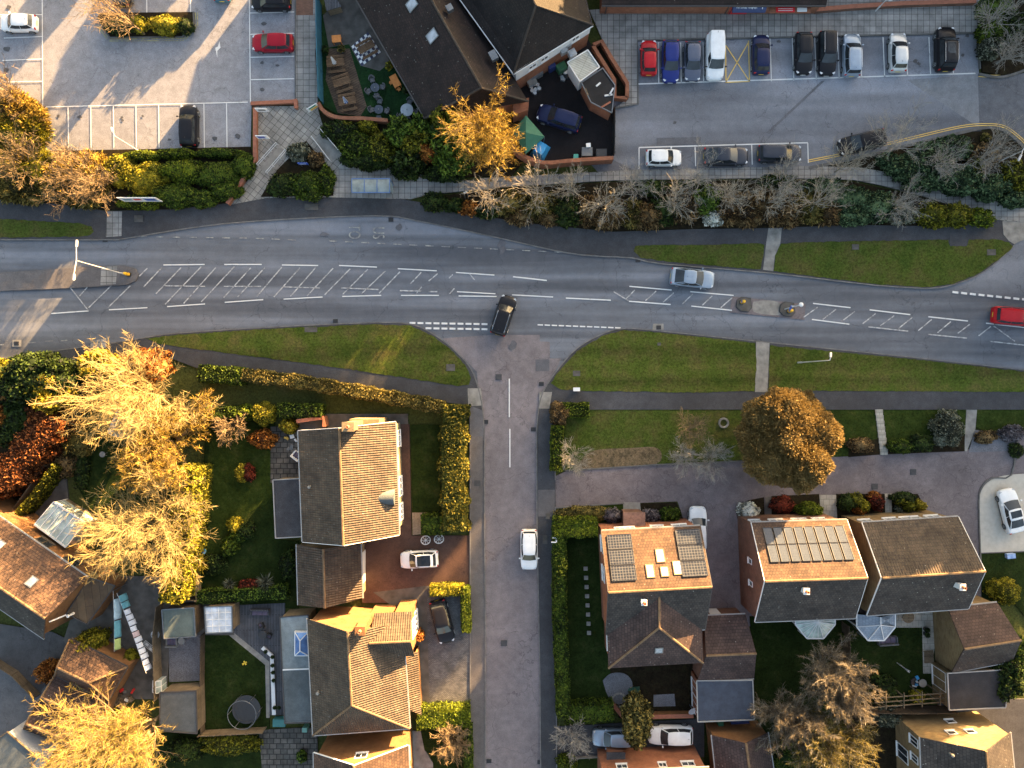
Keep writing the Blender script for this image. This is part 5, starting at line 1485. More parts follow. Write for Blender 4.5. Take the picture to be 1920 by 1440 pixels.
# yard store: white corrugated container and black flat roof
M_corr = bricky('white_corrugated_sheet', (.38, .38, .34), (.43, .43, .38), (.22, .22, .19), 6, .22, .02, off=0, rz=R(25))
st, T = box_building('cold_store', 'white corrugated cold store in the pub yard', [(1064, 117), (1102, 94), (1124, 126), (1087, 153)], 2.6, M_whiter, M_corr, 'store', edge=M_white)
st2, T = box_building('yard_store', 'black flat-roofed brick store with debris on its roof', [(1090, 155), (1130, 128), (1153, 160), (1147, 212), (1108, 192)], 2.4, M_brick, asphalt('black_felt', (.02, .019, .02), patch=.3, crack=False), 'store', edge=M_grey)
for i_, (px, py, l, a, m) in enumerate(((1122, 158, .55, 40, M_paint), (1146, 172, .9, 60, M_whiter), (1141, 178, .8, 10, M_whiter), (1136, 196, 1.1, 30, M_coping), (1100, 172, .7, 110, M_woodl))):
    p = W(px, py, 2.5); q = MB(); q.box((p.x, p.y, 2.46), (l, .16, .1), R(a)); o = q.build('roof_plank', m, origin=(p.x, p.y, 2.4)); tag(o, 'loose offcut on the black store roof, ' + ('short pale one near the middle', 'white one at the right corner', 'white one lying level at the right', 'terracotta one at the lower end', 'tan one at the left edge')[i_], 'plank', 'offcuts on the store roof')

# ---------------------------------------------------------------- supermarket along the top edge
sm = thing('supermarket', 'red brick supermarket along the top edge with blue awning', 'shop', W(1320, 0, 0))
def market():
    x0, x1 = W(1124, 27).x, W(1526, 22).x; y = W(1300, 27).y
    w = MB(); w.prism([(x0, y), (x1, y), (x1, y + 24), (x0, y + 24)], -.05, 2.7); w.build('wall', M_brick, sm)
    r = MB(); ze, zr = 2.75, 8.6; o = .45
    a = Vector((x0 - .1, y - o, ze)); b = Vector((x1 + .1, y - o, ze)); c = Vector((x1 + .1, y + 12, zr)); d = Vector((x0 - .1, y + 12, zr)); e = Vector((x1 + .1, y + 24.5, ze)); f = Vector((x0 - .1, y + 24.5, ze))
    roof_slab(r, (a, b, c, d), .25); roof_slab(r, (e, f, d, c), .25); ro = r.build('roof', M_tilek, sm)
    for s_, xx in ((1, x0), (-1, x1)):
        g = MB(); g.add([(xx, y, 2.7), (xx, y + 24, 2.7), (xx, y + 12, zr - .3)], [(0, 1, 2)]); g.build('gable_wall', M_brick, sm)
    g = MB(); g.bar(a + Vector((0, -.06, -.15)), b + Vector((0, -.06, -.15)), .14, .16); g.build('gutter', M_gutterd, ro)
    for px in (1134, 1358, 1366):
        p = W(px, 27); q = MB(); q.tube([(p.x, y - .06, 0), (p.x, y - .06, 2.5)], .05, 6); q.build('downpipe', M_gutterd, sm)
    # blue shop awning with newspaper lettering
    ca, cb = W(1374, 10, 2.2).x, W(1436, 10, 2.2).x
    q = MB(); yb = y - .02
    prof = [(0, 2.6), (-.35, 2.55), (-.7, 2.35), (-.85, 2.05), (-.85, 1.95), (0, 1.95)]
    vs = [(x, yb + dy, z) for x in (ca, cb) for dy, z in prof]; n = len(prof)
    q.add(vs, [(k, (k + 1) % n, n + (k + 1) % n, n + k) for k in range(n)] + [tuple(range(n)), tuple(range(2 * n - 1, n - 1, -1))])
    aw = q.build('awning', plain('navy_awning', (.028, .045, .12), .55), sm)
    L = Vector(sm['_w'])
    sl = Vector((0, -.35, -.20)).normalized(); nrm = Vector((0, -sl.z * -1, 1)); 
    tilt = atan2(.20, .35)
    for txt, size, dx, t in (('The Daily Telegraph', .26, -.35, .30), ('The Sunday Telegraph', .24, -.35, .62), ('T', .62, 1.25, .46)):
        P = Vector(((ca + cb) / 2 + dx, yb - .35 - .35 * t, 2.55 - .20 * t + .012))
        textmesh(txt, size, M_white, Matrix.Translation(P - L) @ Matrix.Rotation(tilt, 4, 'X'), sm)
    q = MB(); q.box(((ca + cb) / 2 - .6, y - .03, 1.0), (1.9, .06, 1.8)); q.build('notice_board', plain('red_notice', (.5, .02, .02), .5), sm)
    # red fascia panel with a pale emblem at the right-hand end
    xa, xb = W(1444, 10, 2.2).x, W(1522, 10, 2.2).x
    q = MB(); q.bar((xa, y - .45, 2.0), (xb, y - .45, 2.0), .9, .05); q.build('sign_shelf', M_brick, sm)
    q = MB(); q.box(((xa * .62 + xb * .38), y - .6, 2.06), (1.9, .5, .05)); q.build('sign_panel', plain('red_sign', (.55, .015, .02), .45), sm)
    q = MB(); q.box(((xa * .22 + xb * .78), y - .6, 2.07), (1.0, .42, .05)); q.build('sign_panel', M_white, sm, bevel=.02)
    for dz in (-.1, .08):
        q = MB(); q.box(((xa * .62 + xb * .38), y - .6 + dz, 2.092), (1.5, .05, .012)); q.build('sign_line', M_white, sm)
market()
wallrun([(1530, 18), (1600, 12), (1700, 6), (1830, 2)], .35, .7, M_brickd, 'low red brick wall right of the supermarket along the paving', cap=M_coping)
# ------------------------------------------------------------------ road markings
def marks(name, lines, mat, w=.11, z=.07):
    mb = MB()
    for l in lines: mb.strip(l[0], l[1], l[2] if len(l) > 2 else w, z)
    return struct(mb.build(name, mat, fix=False))
def dashes(a, b, n, frac=.5, w=.1):
    a = Vector(a); b = Vector(b); out = []
    for i in range(n):
        out.append((tuple(a.lerp(b, i / n)), tuple(a.lerp(b, (i + frac) / n)), w))
    return out
white = [((307, 497), (384, 496), .115), ((421, 496), (491, 496), .115), ((529, 497), (597, 498), .115), ((636, 498), (707, 501), .115), ((746, 504), (819, 508), .115), ((855, 511), (927, 516), .115), ((962, 519), (1025, 526), .13),
 ((97, 588), (167, 583), .12), ((205, 581), (277, 577), .11), ((314, 575), (385, 570), .11), ((422, 567), (494, 562), .11), ((532, 561), (605, 557), .11), ((642, 556), (715, 554), .11), ((752, 554), (823, 554), .11), ((860, 555), (931, 556), .12), ((857, 547), (929, 551), .11),
 ((960, 553), (1037, 557), .12), ((1061, 559), (1145, 563), .125), ((1180, 537), (1259, 544), .115), ((1294, 547), (1375, 554), .115), ((1179, 565), (1257, 571), .125), ((1296, 574), (1372, 582), .115),
 ((1524, 569), (1594, 577), .12), ((1522, 599), (1592, 608), .12), ((1630, 581), (1706, 590), .12), ((1740, 594), (1814, 602), .12), ((1848, 606), (1990, 622), .12)]
marks('road_markings', white, M_paint)
hat = []
for i, (a, b) in enumerate([((304, 502), (270, 538)), ((340, 502), (293, 551)), ((378, 500), (310, 571)), ((405, 502), (345, 569)), ((440, 500), (378, 566)), ((471, 502), (420, 558)), ((497, 502), (446, 557)), ((529, 501), (482, 556)), ((563, 502), (514, 557)), ((592, 502), (545, 556)), ((625, 503), (576, 555)), ((657, 504), (609, 553)), ((690, 505), (643, 552)), ((723, 508), (678, 551)), ((750, 510), (711, 550)),
     ((790, 511), (770, 532)), ((821, 513), (804, 527)), ((849, 515), (842, 522)), ((791, 538), (781, 550)), ((852, 541), (843, 551)), ((277, 503), (262, 518)), ((210, 535), (167, 577)), ((245, 536), (203, 577)), ((165, 538), (150, 555)),
     ((1230, 546), (1210, 564)), ((1263, 549), (1243, 567)), ((1299, 551), (1279, 570)), ((1336, 554), (1316, 573)), ((1373, 558), (1351, 577)), ((1190, 544), (1174, 560)),
     ((1533, 576), (1506, 595)), ((1567, 580), (1542, 599)), ((1602, 584), (1577, 603)), ((1641, 588), (1617, 607)), ((1676, 592), (1650, 611)), ((1710, 595), (1684, 616)), ((1746, 599), (1721, 620)), ((1782, 603), (1757, 624)), ((1818, 608), (1795, 625)), ((1857, 612), (1834, 630))]):
    hat.append((a, b, .115))
hat += [((133, 540), (167, 583), .11), ((1862, 611), (1902, 640), .12), ((1150, 547), (1178, 564), .12), ((640, 540), (710, 543), .13), ((750, 545), (790, 546), .13), ((804, 547), (820, 547), .13), ((310, 536), (385, 537), .1), ((420, 537), (490, 537), .1), ((530, 538), (600, 540), .1)]
hat += [((1628, 613), (1702, 621), .12), ((1740, 627), (1812, 634), .12), ((1855, 640), (1990, 655), .12), ((880, 513), (890, 525), .1)]
marks('hatched_road_markings', hat, M_worn, z=.074)
give = []
for y, x0, n in ((605.5, 768, 10), (615.5, 798, 8)):
    for i in range(n): give.append(((x0 + i * 15, y + i * .25), (x0 + 11 + i * 15, y + .2 + i * .25), .2))
marks('give_way_markings', give, M_paint, z=.078)
marks('give_way_markings', [((1008 + i * 13.2, 609 + i * .5), (1018 + i * 13.2, 609.5 + i * .5), .13) for i in range(12)] + [((1785 + i * 16.3, 547.5 + i * 1.7), (1796 + i * 16.3, 549 + i * 1.7), .22) for i in range(10)], M_paint, z=.08)
bay = dashes((480, 447), (570, 451), 3) + dashes((617, 452), (1130, 477), 17, .5) + dashes((200, 443), (480, 447), 9, .45)
marks('bus_bay_dashes', bay, M_faint, .1, .078)
marks('kerb_dashes', [((0, 647), (8, 646), .1), ((85, 640), (100, 639), .1), ((55, 643), (68, 642), .1), ((115, 639), (127, 638), .1)], M_faint, .1, .078)
for t, px, py in (('TO', 664, 435), ('US', 709, 437)):
    p = W(px, py); o = textmesh(t, 1.75, M_faint, Matrix.Translation((p.x, p.y, .08)) @ Matrix.Rotation(R(-90), 4, 'Z') @ Matrix.Scale(.62, 4, (1, 0, 0)), None, 'bus_stop_lettering', .001); struct(o)
marks('side_road_centre_line', [((955, 710), (955, 782), .12), ((956, 804), (956, 876), .12)], M_paint, z=.07)
# west car park
wp = [((86, 201), (465, 192), .1)]
for i in range(9): wp.append(((86 + i * 42.4, 201 - i * 1), (87 + i * 42.4, 277), .1))
wp += [((80, 0), (81, 200), .1), ((68, 28), (80, 28), .1), ((8, 72), (80, 69), .1), ((5, 114), (80, 111), .1), ((10, 154), (80, 153), .1), ((-60, 28), (20, 28), .1), ((468, 0), (470, 193), .1)] + [((469, y), (552, y - 2), .1) for y in (25, 65, 108, 150)] + [((275, -60), (276, 24), .1), ((357, -60), (358, 24), .1)]
marks('car_park_bay_lines', wp, M_paint)
arrow = MB(); arrow.sheet([W(*p).xy for p in ((412, 78), (414, 90), (408, 96), (408, 109), (405, 95), (404, 90), (409, 88))], .07); struct(arrow.build('painted_arrow', M_paint, fix=False))
# east car park
ep = [((1197, 158), (1828, 138), .13), ((1198, 277), (1514, 268), .13), ((1198, 277), (1198, 317), .1), ((1303, 276), (1304, 312), .1), ((1409, 272), (1410, 309), .1), ((1514, 268), (1515, 306), .1)]
for i, x in enumerate((1235, 1277, 1319)): ep.append(((x - 1, 80), (x, 156), .1))
for x in (1446, 1488, 1530, 1573, 1615, 1658, 1701, 1744, 1787): ep.append(((x - 3, 70), (x, 153 - (x - 1446) * .04), .1))
marks('car_park_bay_lines', ep, M_paint)
yl = [((1360, 85), (1361, 155), .1), ((1403, 77), (1405, 153), .1), ((1360, 155), (1405, 153), .1), ((1360, 85), (1405, 153), .1), ((1403, 80), (1361, 154), .1)]
marks('yellow_hatched_bay', yl, M_yellow)
dl = MB()
def offline(mb, pts, off, w, z):
    P = [W(*p).xy for p in pts]; out = []
    for i, p in enumerate(P):
        d = (P[min(i + 1, len(P) - 1)] - P[max(i - 1, 0)]).normalized(); out.append(p + Vector((-d.y, d.x)) * off)
    for a, b in zip(out[:-1], out[1:]):
        d = (b - a).normalized(); n = Vector((-d.y, d.x)) * w / 2; e = d * .01
        mb.sheet([a + n - e, a - n - e, b - n + e, b + n + e], z)
c1 = smoothpts([(1516, 304), (1600, 287), (1700, 263), (1800, 240), (1850, 236), (1882, 240), (1908, 258), (1930, 280)], 5)
c2 = smoothpts([(1834, 144), (1870, 145), (1900, 138), (1930, 124)], 5)
c3 = [(206, 74), (345, 73)]; c4 = [(182, 42), (206, 74)]; c5 = [(345, 73), (368, 47), (367, 24)]
for o_ in (0, .2):
    for c_ in (c1, c2): offline(dl, c_, o_, .085, .075 + o_ * .01)
struct(dl.build('double_yellow_lines', M_yellow, fix=False))
dl = MB()
for o_ in (0, -.2):
    for c_ in (c3, c4, c5): offline(dl, c_, o_, .07, .075 - o_ * .01)
struct(dl.build('double_yellow_lines', wornpaint('worn_yellow_paint', (.42, .38, .12)), fix=False))
# traffic islands
raised('traffic_island', [(-420, 500), (0, 512), (60, 508), (140, 503), (200, 499), (235, 498), (255, 504), (261, 515), (256, 527), (240, 534), (180, 538), (80, 543), (0, 546), (-420, 560)], M_pave2)
raised('island_crossing', [(192, 501), (222, 499), (219, 533), (190, 535)], M_slab)
flat('worn_island_patch', [(1372, 556), (1510, 570), (1508, 600), (1368, 586)], M_drive, .066)
flat('dropped_crossing', smoothpts([(1412, 566), (1440, 563), (1464, 570), (1464, 589), (1440, 590), (1412, 584), (1412, 566)], 3), M_conc, .068)
for cx, cy in ((1394, 571), (1475, 580)):
    p = [(cx - 14, cy + 4), (cx - 12, cy - 8), (cx - 4, cy - 13), (cx + 12, cy - 11), (cx + 14, cy + 6), (cx + 8, cy + 13), (cx - 6, cy + 12)]
    raised('refuge_island', p, M_concd)
    kb = MB(); ribbon(kb, [W(*q).xy for q in p + [p[0]]], .16, -.02, .12); struct(kb.build('refuge_kerb', M_trim2))
# ------------------------------------------------------------------ vehicles
P = {k: carpaint(k + '_paint', c, m) for k, c, m in (('white', (.72, .73, .74), 0), ('silver', (.40, .43, .47), .45), ('pale_silver', (.55, .56, .56), .4), ('black', (.010, .010, .013), 0), ('red', (.38, .012, .018), 0), ('crimson', (.26, .008, .02), .1), ('navy', (.012, .018, .06), .1), ('blue', (.018, .030, .16), .1), ('steel', (.10, .115, .16), .35), ('graphite', (.045, .05, .065), .35), ('ice', (.28, .34, .42), .4), ('teal', (.05, .14, .2), .2))}
G1 = 'cars parked in the western car park'; G2 = 'cars in the top row of the eastern car park'; G3 = 'cars parked along the lower side of the eastern car park'; G4 = 'cars driving on the main road'; G5 = 'cars standing on house drives'
def car(px, py, deg, label, style, L, Wd, Ht, paint, grp=None, z=0.02, name='parked_car', cat='car', **kw):
    return put_car(make_car(label, style, L, Wd, Ht, P[paint], name, cat, grp, **kw), px, py, deg, z)
car(33, 42, 180, 'white hatchback in the left-hand bay of the western car park', 'hatch', 3.75, 1.68, 1.48, 'white', G1)
car(510, 79, 180, 'bright red hatchback in the western car park beside the slab path', 'hatch', 4.25, 1.78, 1.45, 'crimson', G1)
car(507, 1, 180, 'black car cut by the top edge above the bright red hatchback', 'hatch', 4.1, 1.75, 1.45, 'black', G1)
car(353, 235, 90, 'lone black car in the lower bays of the western car park', 'suv', 4.25, 1.80, 1.55, 'black', G1)
car(415, -36, 90, 'teal car with only its tail showing at the top edge', 'hatch', 4.1, 1.75, 1.45, 'teal', G1)
car(228, -28, 90, 'dark car under the bare island tree at the top edge', 'hatch', 4.2, 1.75, 1.45, 'black', G1)
car(1217, 107, 90, 'small red hatchback at the left end of the eastern car park', 'hatch', 3.6, 1.66, 1.48, 'red', G2)
car(1258, 114, 270, 'bright blue car between the red hatchback and the grey-blue car', 'hatch', 4.3, 1.8, 1.5, 'blue', G2)
car(1299, 114, 270, 'grey-blue car parked left of the white van', 'hatch', 4.0, 1.75, 1.48, 'steel', G2)
car(1341, 106, 270, 'white van parked beside the yellow hatched bay', 'van', 4.7, 1.85, 1.85, 'white', G2, name='parked_van', cat='van', plateless=False)
car(1428, 101, 90, 'navy hatchback right of the yellow hatched bay', 'hatch', 4.1, 1.78, 1.5, 'navy', G2)
car(1508, 99, 270, 'black hatchback with hood down, left of the other black car', 'hatch', 4.3, 1.78, 1.45, 'black', G2)
car(1552, 99, 270, 'black estate car with roof rails next to the silver people carrier', 'estate', 4.5, 1.8, 1.55, 'black', G2, rails=True)
car(1598, 102, 90, 'silver people carrier right of the two black cars', 'estate', 4.4, 1.8, 1.6, 'ice', G2, rails=True)
car(1685, 97, 90, 'pale silver hatchback alone between empty bays', 'hatch', 4.0, 1.74, 1.5, 'pale_silver', G2)
car(1774, 91, 90, 'black off-roader with silver roof rails in the last bay', 'suv', 4.55, 1.9, 1.8, 'black', G2, rails=True, sunroof=True)
car(1245, 295, 0, 'white hatchback at the left end of the lower parking row', 'hatch', 3.65, 1.68, 1.5, 'white', G3)
car(1362, 292, 0, 'dark graphite saloon in the middle of the lower parking row', 'coupe', 4.6, 1.8, 1.42, 'graphite', G3)
car(1463, 287, 0, 'dark navy-grey estate at the right end of the lower parking row', 'estate', 4.5, 1.8, 1.45, 'graphite', G3)
car(1617, 266, 194, 'black estate pulling away beside the double yellow lines under a bare tree', 'estate', 4.9, 1.85, 1.5, 'black')
car(1048, 221, 162, 'dark blue pickup-like car in the black pub yard', 'suv', 4.6, 1.85, 1.7, 'navy')
car(1299, 521, -6, 'silver fastback driving east on the main road', 'coupe', 4.55, 1.85, 1.42, 'ice', G4, name='driving_car', sunroof=False)
car(944, 591, 72, 'black car turning out of the side road onto the main road', 'estate', 4.2, 1.78, 1.5, 'black', G4, name='driving_car', rails=M_chrome)
car(1904, 593, -5, 'red car driving east at the right edge of the main road', 'estate', 4.5, 1.82, 1.5, 'red', G4, name='driving_car')
car(786, 1049, 183, 'white small car with black roof on the red drive', 'hatch', 3.9, 1.75, 1.5, 'white', G5, z=.12, roofmat=None)
car(829, 1166, 284, 'black car backed into the clipped hedge on the block-paved drive', 'hatch', 4.5, 1.82, 1.45, 'black', G5, z=.12)
car(992, 1031, 270, 'silver-white car parked at the kerb of the side road', 'estate', 4.15, 1.75, 1.48, 'white', None, z=.03)
car(1309, 991, 90, 'white car half hidden by the house with two solar blocks', 'estate', 4.5, 1.82, 1.45, 'white', G5)
car(1897, 958, 104, 'white sports car with black glass roof on the pale resin drive', 'sports', 4.6, 1.9, 1.32, 'white', G5, z=.12, roofmat=M_glass)
car(1151, 1383, 180, 'silver-blue car parked under the dark tree by the bottom drive', 'estate', 4.4, 1.78, 1.48, 'ice', G5, z=.12)
car(1257, 1378, 180, 'white off-roader on the bottom drive right of the dark tree', 'suv', 4.6, 1.85, 1.6, 'white', G5, z=.12)
bk = bpy.data.objects
for o in list(bk):     # black glass roof of the small white car
    if o.get('label', '').startswith('white small car'):
        m = MB(); L_ = 3.9
        x0, x1 = (.13 - .5) * L_ + .2, (.56 - .5) * L_ - .12
        m.add([(x, y, 1.508 - .02 * abs(y)) for x in (x0, (x0 + x1) / 2, x1) for y in (-.54, 0, .54)], [(0, 1, 4, 3), (1, 2, 5, 4), (3, 4, 7, 6), (4, 5, 8, 7)])
        m.build('roof_panel', M_blackgloss, o)

# ------------------------------------------------------------------ street furniture
def lamp(base, top, label, double=False, arm=(0, 0), h=None, head=.7, r=.055, headdir=(0, 1)):
    """base and top as photo points give the height"""
    b = W(*base); k = (Vector(top) - Vector((960, 720))).length / (Vector(base) - Vector((960, 720))).length
    h = h or H * (1 - 1 / k)
    root = thing('street_lamp', label, 'street lamp', (b.x, b.y, 0))
    m = MB(); m.tube([(b.x, b.y, -.1), (b.x, b.y, 1.1), (b.x, b.y, 1.15), (b.x, b.y, h)], [r * 1.5, r * 1.5, r, r * .6], 8); m.build('pole', M_whitem, root)
    hd = Vector((headdir[0], headdir[1], 0)).normalized()
    for s in ((1, -1) if double else (1,)):
        a = Vector((b.x, b.y, h)); e = a + hd * s * arm[0] + Vector((0, 0, .12))
        m = MB(); m.tube([a - Vector((0, 0, .05)), e], [.05, .045], 6); m.build('arm', M_whitem, root)
        q = MB(); t = Vector((-hd.y, hd.x, 0)); M = Matrix((hd, t, Vector((0, 0, 1)))).transposed()
        q.box(e + hd * s * head / 2, (head, .2, .12), M=M); o = q.build('lamp_head', M_whitem, root, bevel=.04)
        q = MB(); q.box(e + hd * s * head / 2 - Vector((0, 0, .085)), (head * .7, .18, .03), M=M); q.build('lens', M_lamp, o)
    return root
lamp((233, 514), (142, 490), 'white double-armed street lamp on the left traffic island', True, (1.2, 0), headdir=(.08, 1))
lamp((268, 288), (217, 251), 'white street lamp leaning over the western car park hedge', False, (.35, 0), headdir=(-.3, .9), head=.5)
lamp((1495, 680), (1556, 674), 'white street lamp on the right-hand mown verge', False, (.25, 0), headdir=(.05, 1), head=.5)
lamp((1868, 305), (1920, 287), 'white double-armed lamp at the right edge above the laurels', True, (.5, 0), headdir=(.5, 1))
lamp((1640, 22), (1662, 2), 'thin grey lamp post by the low brick wall', False, (.2, 0), headdir=(1, 0), head=.4)
def bollard(px, py, label, shell=True):
    p = W(px, py, .5); r = thing('traffic_bollard', label, 'bollard', (p.x, p.y, .12), 0, 'keep left bollards on the islands')
    q = MB(); q.box((p.x, p.y, .2), (.42, .42, .16)); q.build('base', M_black, r)
    q = MB(); q.box((p.x, p.y, .7), (.36, .30, .85), taper=.9); q.build('shell', plain('yellow_bollard_plastic', (.72, .42, .02), .5), r, bevel=.06)
    q = MB(); q.box((p.x - .17, p.y, .8), (.03, .24, .3)); q.build('sign_face', plain('blue_sign_face', (.03, .10, .42), .4), r)
bollard(239, 514, 'yellow bollard at the foot of the double street lamp'); bollard(1392, 566, 'yellow bollard on the left refuge island', ); bollard(1481, 583, 'yellow bollard on the right refuge island beside the beacon')
def beacon():
    b = W(1470, 580); t = 4.2
    r = thing('beacon_post', 'white globe on a post with blue sign on the right refuge island', 'beacon', (b.x, b.y, .1))
    q = MB(); q.tube([(b.x, b.y, 0), (b.x, b.y, t)], .06, 8); q.build('pole', M_whitem, r)
    q = MB(); q.lathe([(.02, -.22), (.16, -.16), (.23, 0), (.16, .16), (.02, .22)], (b.x, b.y, t + .2), 14); q.build('globe', M_white, r, smooth=True)
    q = MB(); q.lathe([(.28, -.02), (.28, .02)], (b.x - .12, b.y - .05, 2.1), 16, M=Matrix.Rotation(pi / 2, 3, 'Y') @ Matrix.Rotation(.3, 3, 'X')); q.build('sign_disc', bpy.data.materials['blue_sign_face'], r)
    q = MB(); q.box((b.x + .02, b.y + .05, 2.6), (.5, .06, .2)); q.build('sign_plate', M_white, r)
beacon()
def shelter():
    T = [W(660, 335, 2.4), W(731, 335, 2.4), W(731, 361, 2.4), W(660, 361, 2.4)]; c = centre(T)
    r = thing('bus_shelter', 'glazed bus shelter with three roof panes on the paving', 'bus shelter', (c.x, c.y, 0))
    for k in range(3):
        P_ = [T[0].lerp(T[1], (k + .03) / 3), T[0].lerp(T[1], (k + .97) / 3), T[3].lerp(T[2], (k + .97) / 3), T[3].lerp(T[2], (k + .03) / 3)]
        q = MB(); vs = []; n = 5
        for i in range(n + 1):
            t = i / n; z = .12 * sin(pi * t)
            for a, b in ((P_[0], P_[3]), (P_[1], P_[2])):
                v = a.lerp(b, t); vs += [v + Vector((0, 0, z))]
        q.add(vs, [(2 * i, 2 * i + 1, 2 * i + 3, 2 * i + 2) for i in range(n)]); q.build('roof_pane', glassmat('shelter_roof', (.17, .20, .20), .3), r)
    f = MB(); mb_ = plain('shelter_blue_frame', (.08, .14, .28), .4)
    for k in range(4):
        a, b = T[0].lerp(T[1], k / 3), T[3].lerp(T[2], k / 3); n = 5
        for i in range(n):
            f.bar(a.lerp(b, i / n) + Vector((0, 0, .03 + .12 * sin(pi * i / n))), a.lerp(b, (i + 1) / n) + Vector((0, 0, .03 + .12 * sin(pi * (i + 1) / n))), .08, .07)
        f.box((a.x, a.y - .05, 1.2), (.07, .07, 2.4))
    for a, b in ((T[0], T[1]), (T[3], T[2])): f.bar(a, b, .1, .1)
    f.build('frame', mb_, r)
    g = MB(); g.bar(T[0] + Vector((0, -.08, -1.2)), T[1] + Vector((0, -.08, -1.2)), .02, 1.9); g.bar(T[1] + Vector((-.05, 0, -1.2)), T[2].lerp(T[1], .3) + Vector((-.05, 0, -1.2)), .02, 1.9); g.build('glass_wall', M_cgl, r)
    g = MB(); g.bar(T[0].lerp(T[3], .35) + Vector((.4, 0, -1.85)), T[1].lerp(T[2], .35) + Vector((-.4, 0, -1.85)), .3, .05); g.build('bench', M_grey, r)
shelter()
def board(px, py, w, h, zt, deg, label, face, name='sign_board', stripes=()):
    """upright panel on two posts; top edge height zt"""
    p = W(px, py, zt - h / 2); r = thing(name, label, 'sign', (p.x, p.y, 0)); M = Matrix.Rotation(R(deg), 3, 'Z')
    q = MB(); q.box((p.x, p.y, zt - h / 2), (w, .06, h), R(deg)); q.build('panel', face, r)
    for (x, z, ww, hh, m) in stripes:
        o = M @ Vector((x, -.035, 0)); q = MB(); q.box((p.x + o.x, p.y + o.y, zt - h / 2 + z), (ww, .015, hh), R(deg)); q.build('sign_graphic', m, r)
    for s in (-1, 1):
        o = M @ Vector((s * w * .4, .06, 0)); q = MB(); q.tube([(p.x + o.x, p.y + o.y, -.05), (p.x + o.x, p.y + o.y, zt)], .04, 6); q.build('post', M_grey, r)
    return r
M_sblue = plain('blue_sign_paint', (.035, .08, .35), .4); M_sred = plain('red_sign_paint', (.5, .02, .02), .4); M_sgrn = plain('green_sign_paint', (.03, .22, .15), .5); M_steal = plain('teal_banner', (.03, .13, .20), .6); M_syel = plain('yellow_board', (.6, .36, .06), .6)
board(262, 374, 3.9, 1.5, 3.0, 0, 'long white advertising board behind the lower clipped shrubs', M_white, stripes=((1.1, 0, 1.1, .7, M_sblue), (-.2, .1, .7, .5, M_sred), (-1.2, 0, .9, .4, M_steal)))
board(568, 307, 1.0, .55, 1.6, 0, 'small blue sign in the triangular planting bed', M_sblue, stripes=((0, 0, .6, .12, M_white),))
board(491, 206, 1.2, .9, 2.4, 0, 'white banner sign on the brick kerb, upper of the two', M_white, stripes=((0, 0, .7, .3, M_grey),))
board(492, 257, 1.2, .9, 2.4, 0, 'white banner sign with blue print, lower of the two', M_white, stripes=((-.1, 0, .7, .5, M_sblue),))
board(586, 202, 1.2, .9, 1.6, 32, 'leaning yellow and white board at the corner of the pub wall', M_white, stripes=((.1, -.2, .8, .35, M_syel), (.0, .2, .8, .25, M_sgrn)))
board(873, 361, .4, .5, 3.0, 20, 'slim white sign post beside the lit bare trees', M_white)
def rail(a, b, label):
    A, B = W(*a), W(*b); r = thing('handrail', label, 'handrail', (A.x, A.y, 0), 0, 'handrails along the two ramps')
    q = MB()
    for z in (1.0, .6): q.tube([A + Vector((0, 0, z)), B + Vector((0, 0, z))], .035, 6)
    q.build('rail', M_whitem, r)
    for t in (0, .33, .67, 1):
        p = A.lerp(B, t); q = MB(); q.tube([p, p + Vector((0, 0, 1.0))], .03, 6); q.build('post', M_whitem, r)
rail((487, 313), (523, 273), 'ramp handrail nearest the brick wall, left ramp'); rail((504, 328), (540, 286), 'ramp handrail along the triangular bed, left ramp'); rail((588, 261), (622, 305), 'ramp handrail along the triangular bed, right ramp'); rail((605, 248), (642, 291), 'ramp handrail along the pub shrubs, right ramp')
flat('ramp', [(488, 316), (525, 275), (541, 288), (505, 330)], M_conc, .2); flat('ramp', [(588, 262), (605, 249), (642, 292), (623, 306)], M_conc, .2)
def small(name, label, cat, px, py, z, build, grp=None, rz=0, zref=None):
    p = W(px, py, z if zref is None else zref); q = MB(); m = build(q); o = q.build(name, m[0] if isinstance(m, tuple) else m, origin=(0, 0, 0)); o.location = (p.x, p.y, z); o.rotation_euler = (0, 0, rz)
    if '_w' in o: del o['_w']
    return tag(o, label, cat, grp)
def grate(px, py, label, w=.5, d=.42, rz=0, z=.062, mat=None):
    def b(q):
        q.box((0, 0, 0), (w, d, .03))
        for k in range(4): q.box((0, (k - 1.5) * d / 4.4, .02), (w * .85, d * .1, .014))
        return mat or M_trim
    return small('drain_grate', label, 'drain', px, py, z, b, 'drain grates along the roads', rz)
for a in ((197, 450, 'black gully grate by the left grass strip on the main road'), (733, 412, 'black gully grate at the tip of the bus bay'), (629, 602, 'black gully grate beside the lower left verge'), (1196, 488, 'black gully grate at the end of the upper right verge'), (1235, 614, 'black gully grate by the mown verge, on a pale pad'), (31, 644, 'black gully grate in the sunlit road corner'), (911, 791, 'black gully grate on the left of the side road mouth'), (1000, 805, 'black gully grate on the right of the side road mouth'), (917, 1427, 'black gully grate low on the left side road kerb'), (1012, 1429, 'black gully grate low on the right side road kerb'), (1015, 720, 'black gully grate at the right junction corner')): grate(*a)
def cover(px, py, label, w=.65, d=.6, mat=None, z=.064, rz=0):
    def b(q):
        q.box((0, 0, 0), (w, d, .03)); q.box((0, 0, .016), (w * .82, d * .82, .012)); return mat or M_iron
    return small('manhole_cover', label, 'manhole cover', px, py, z, b, 'manhole covers', rz)
M_iron = plain('cast_iron_cover', (.055, .055, .06), .7, .3)
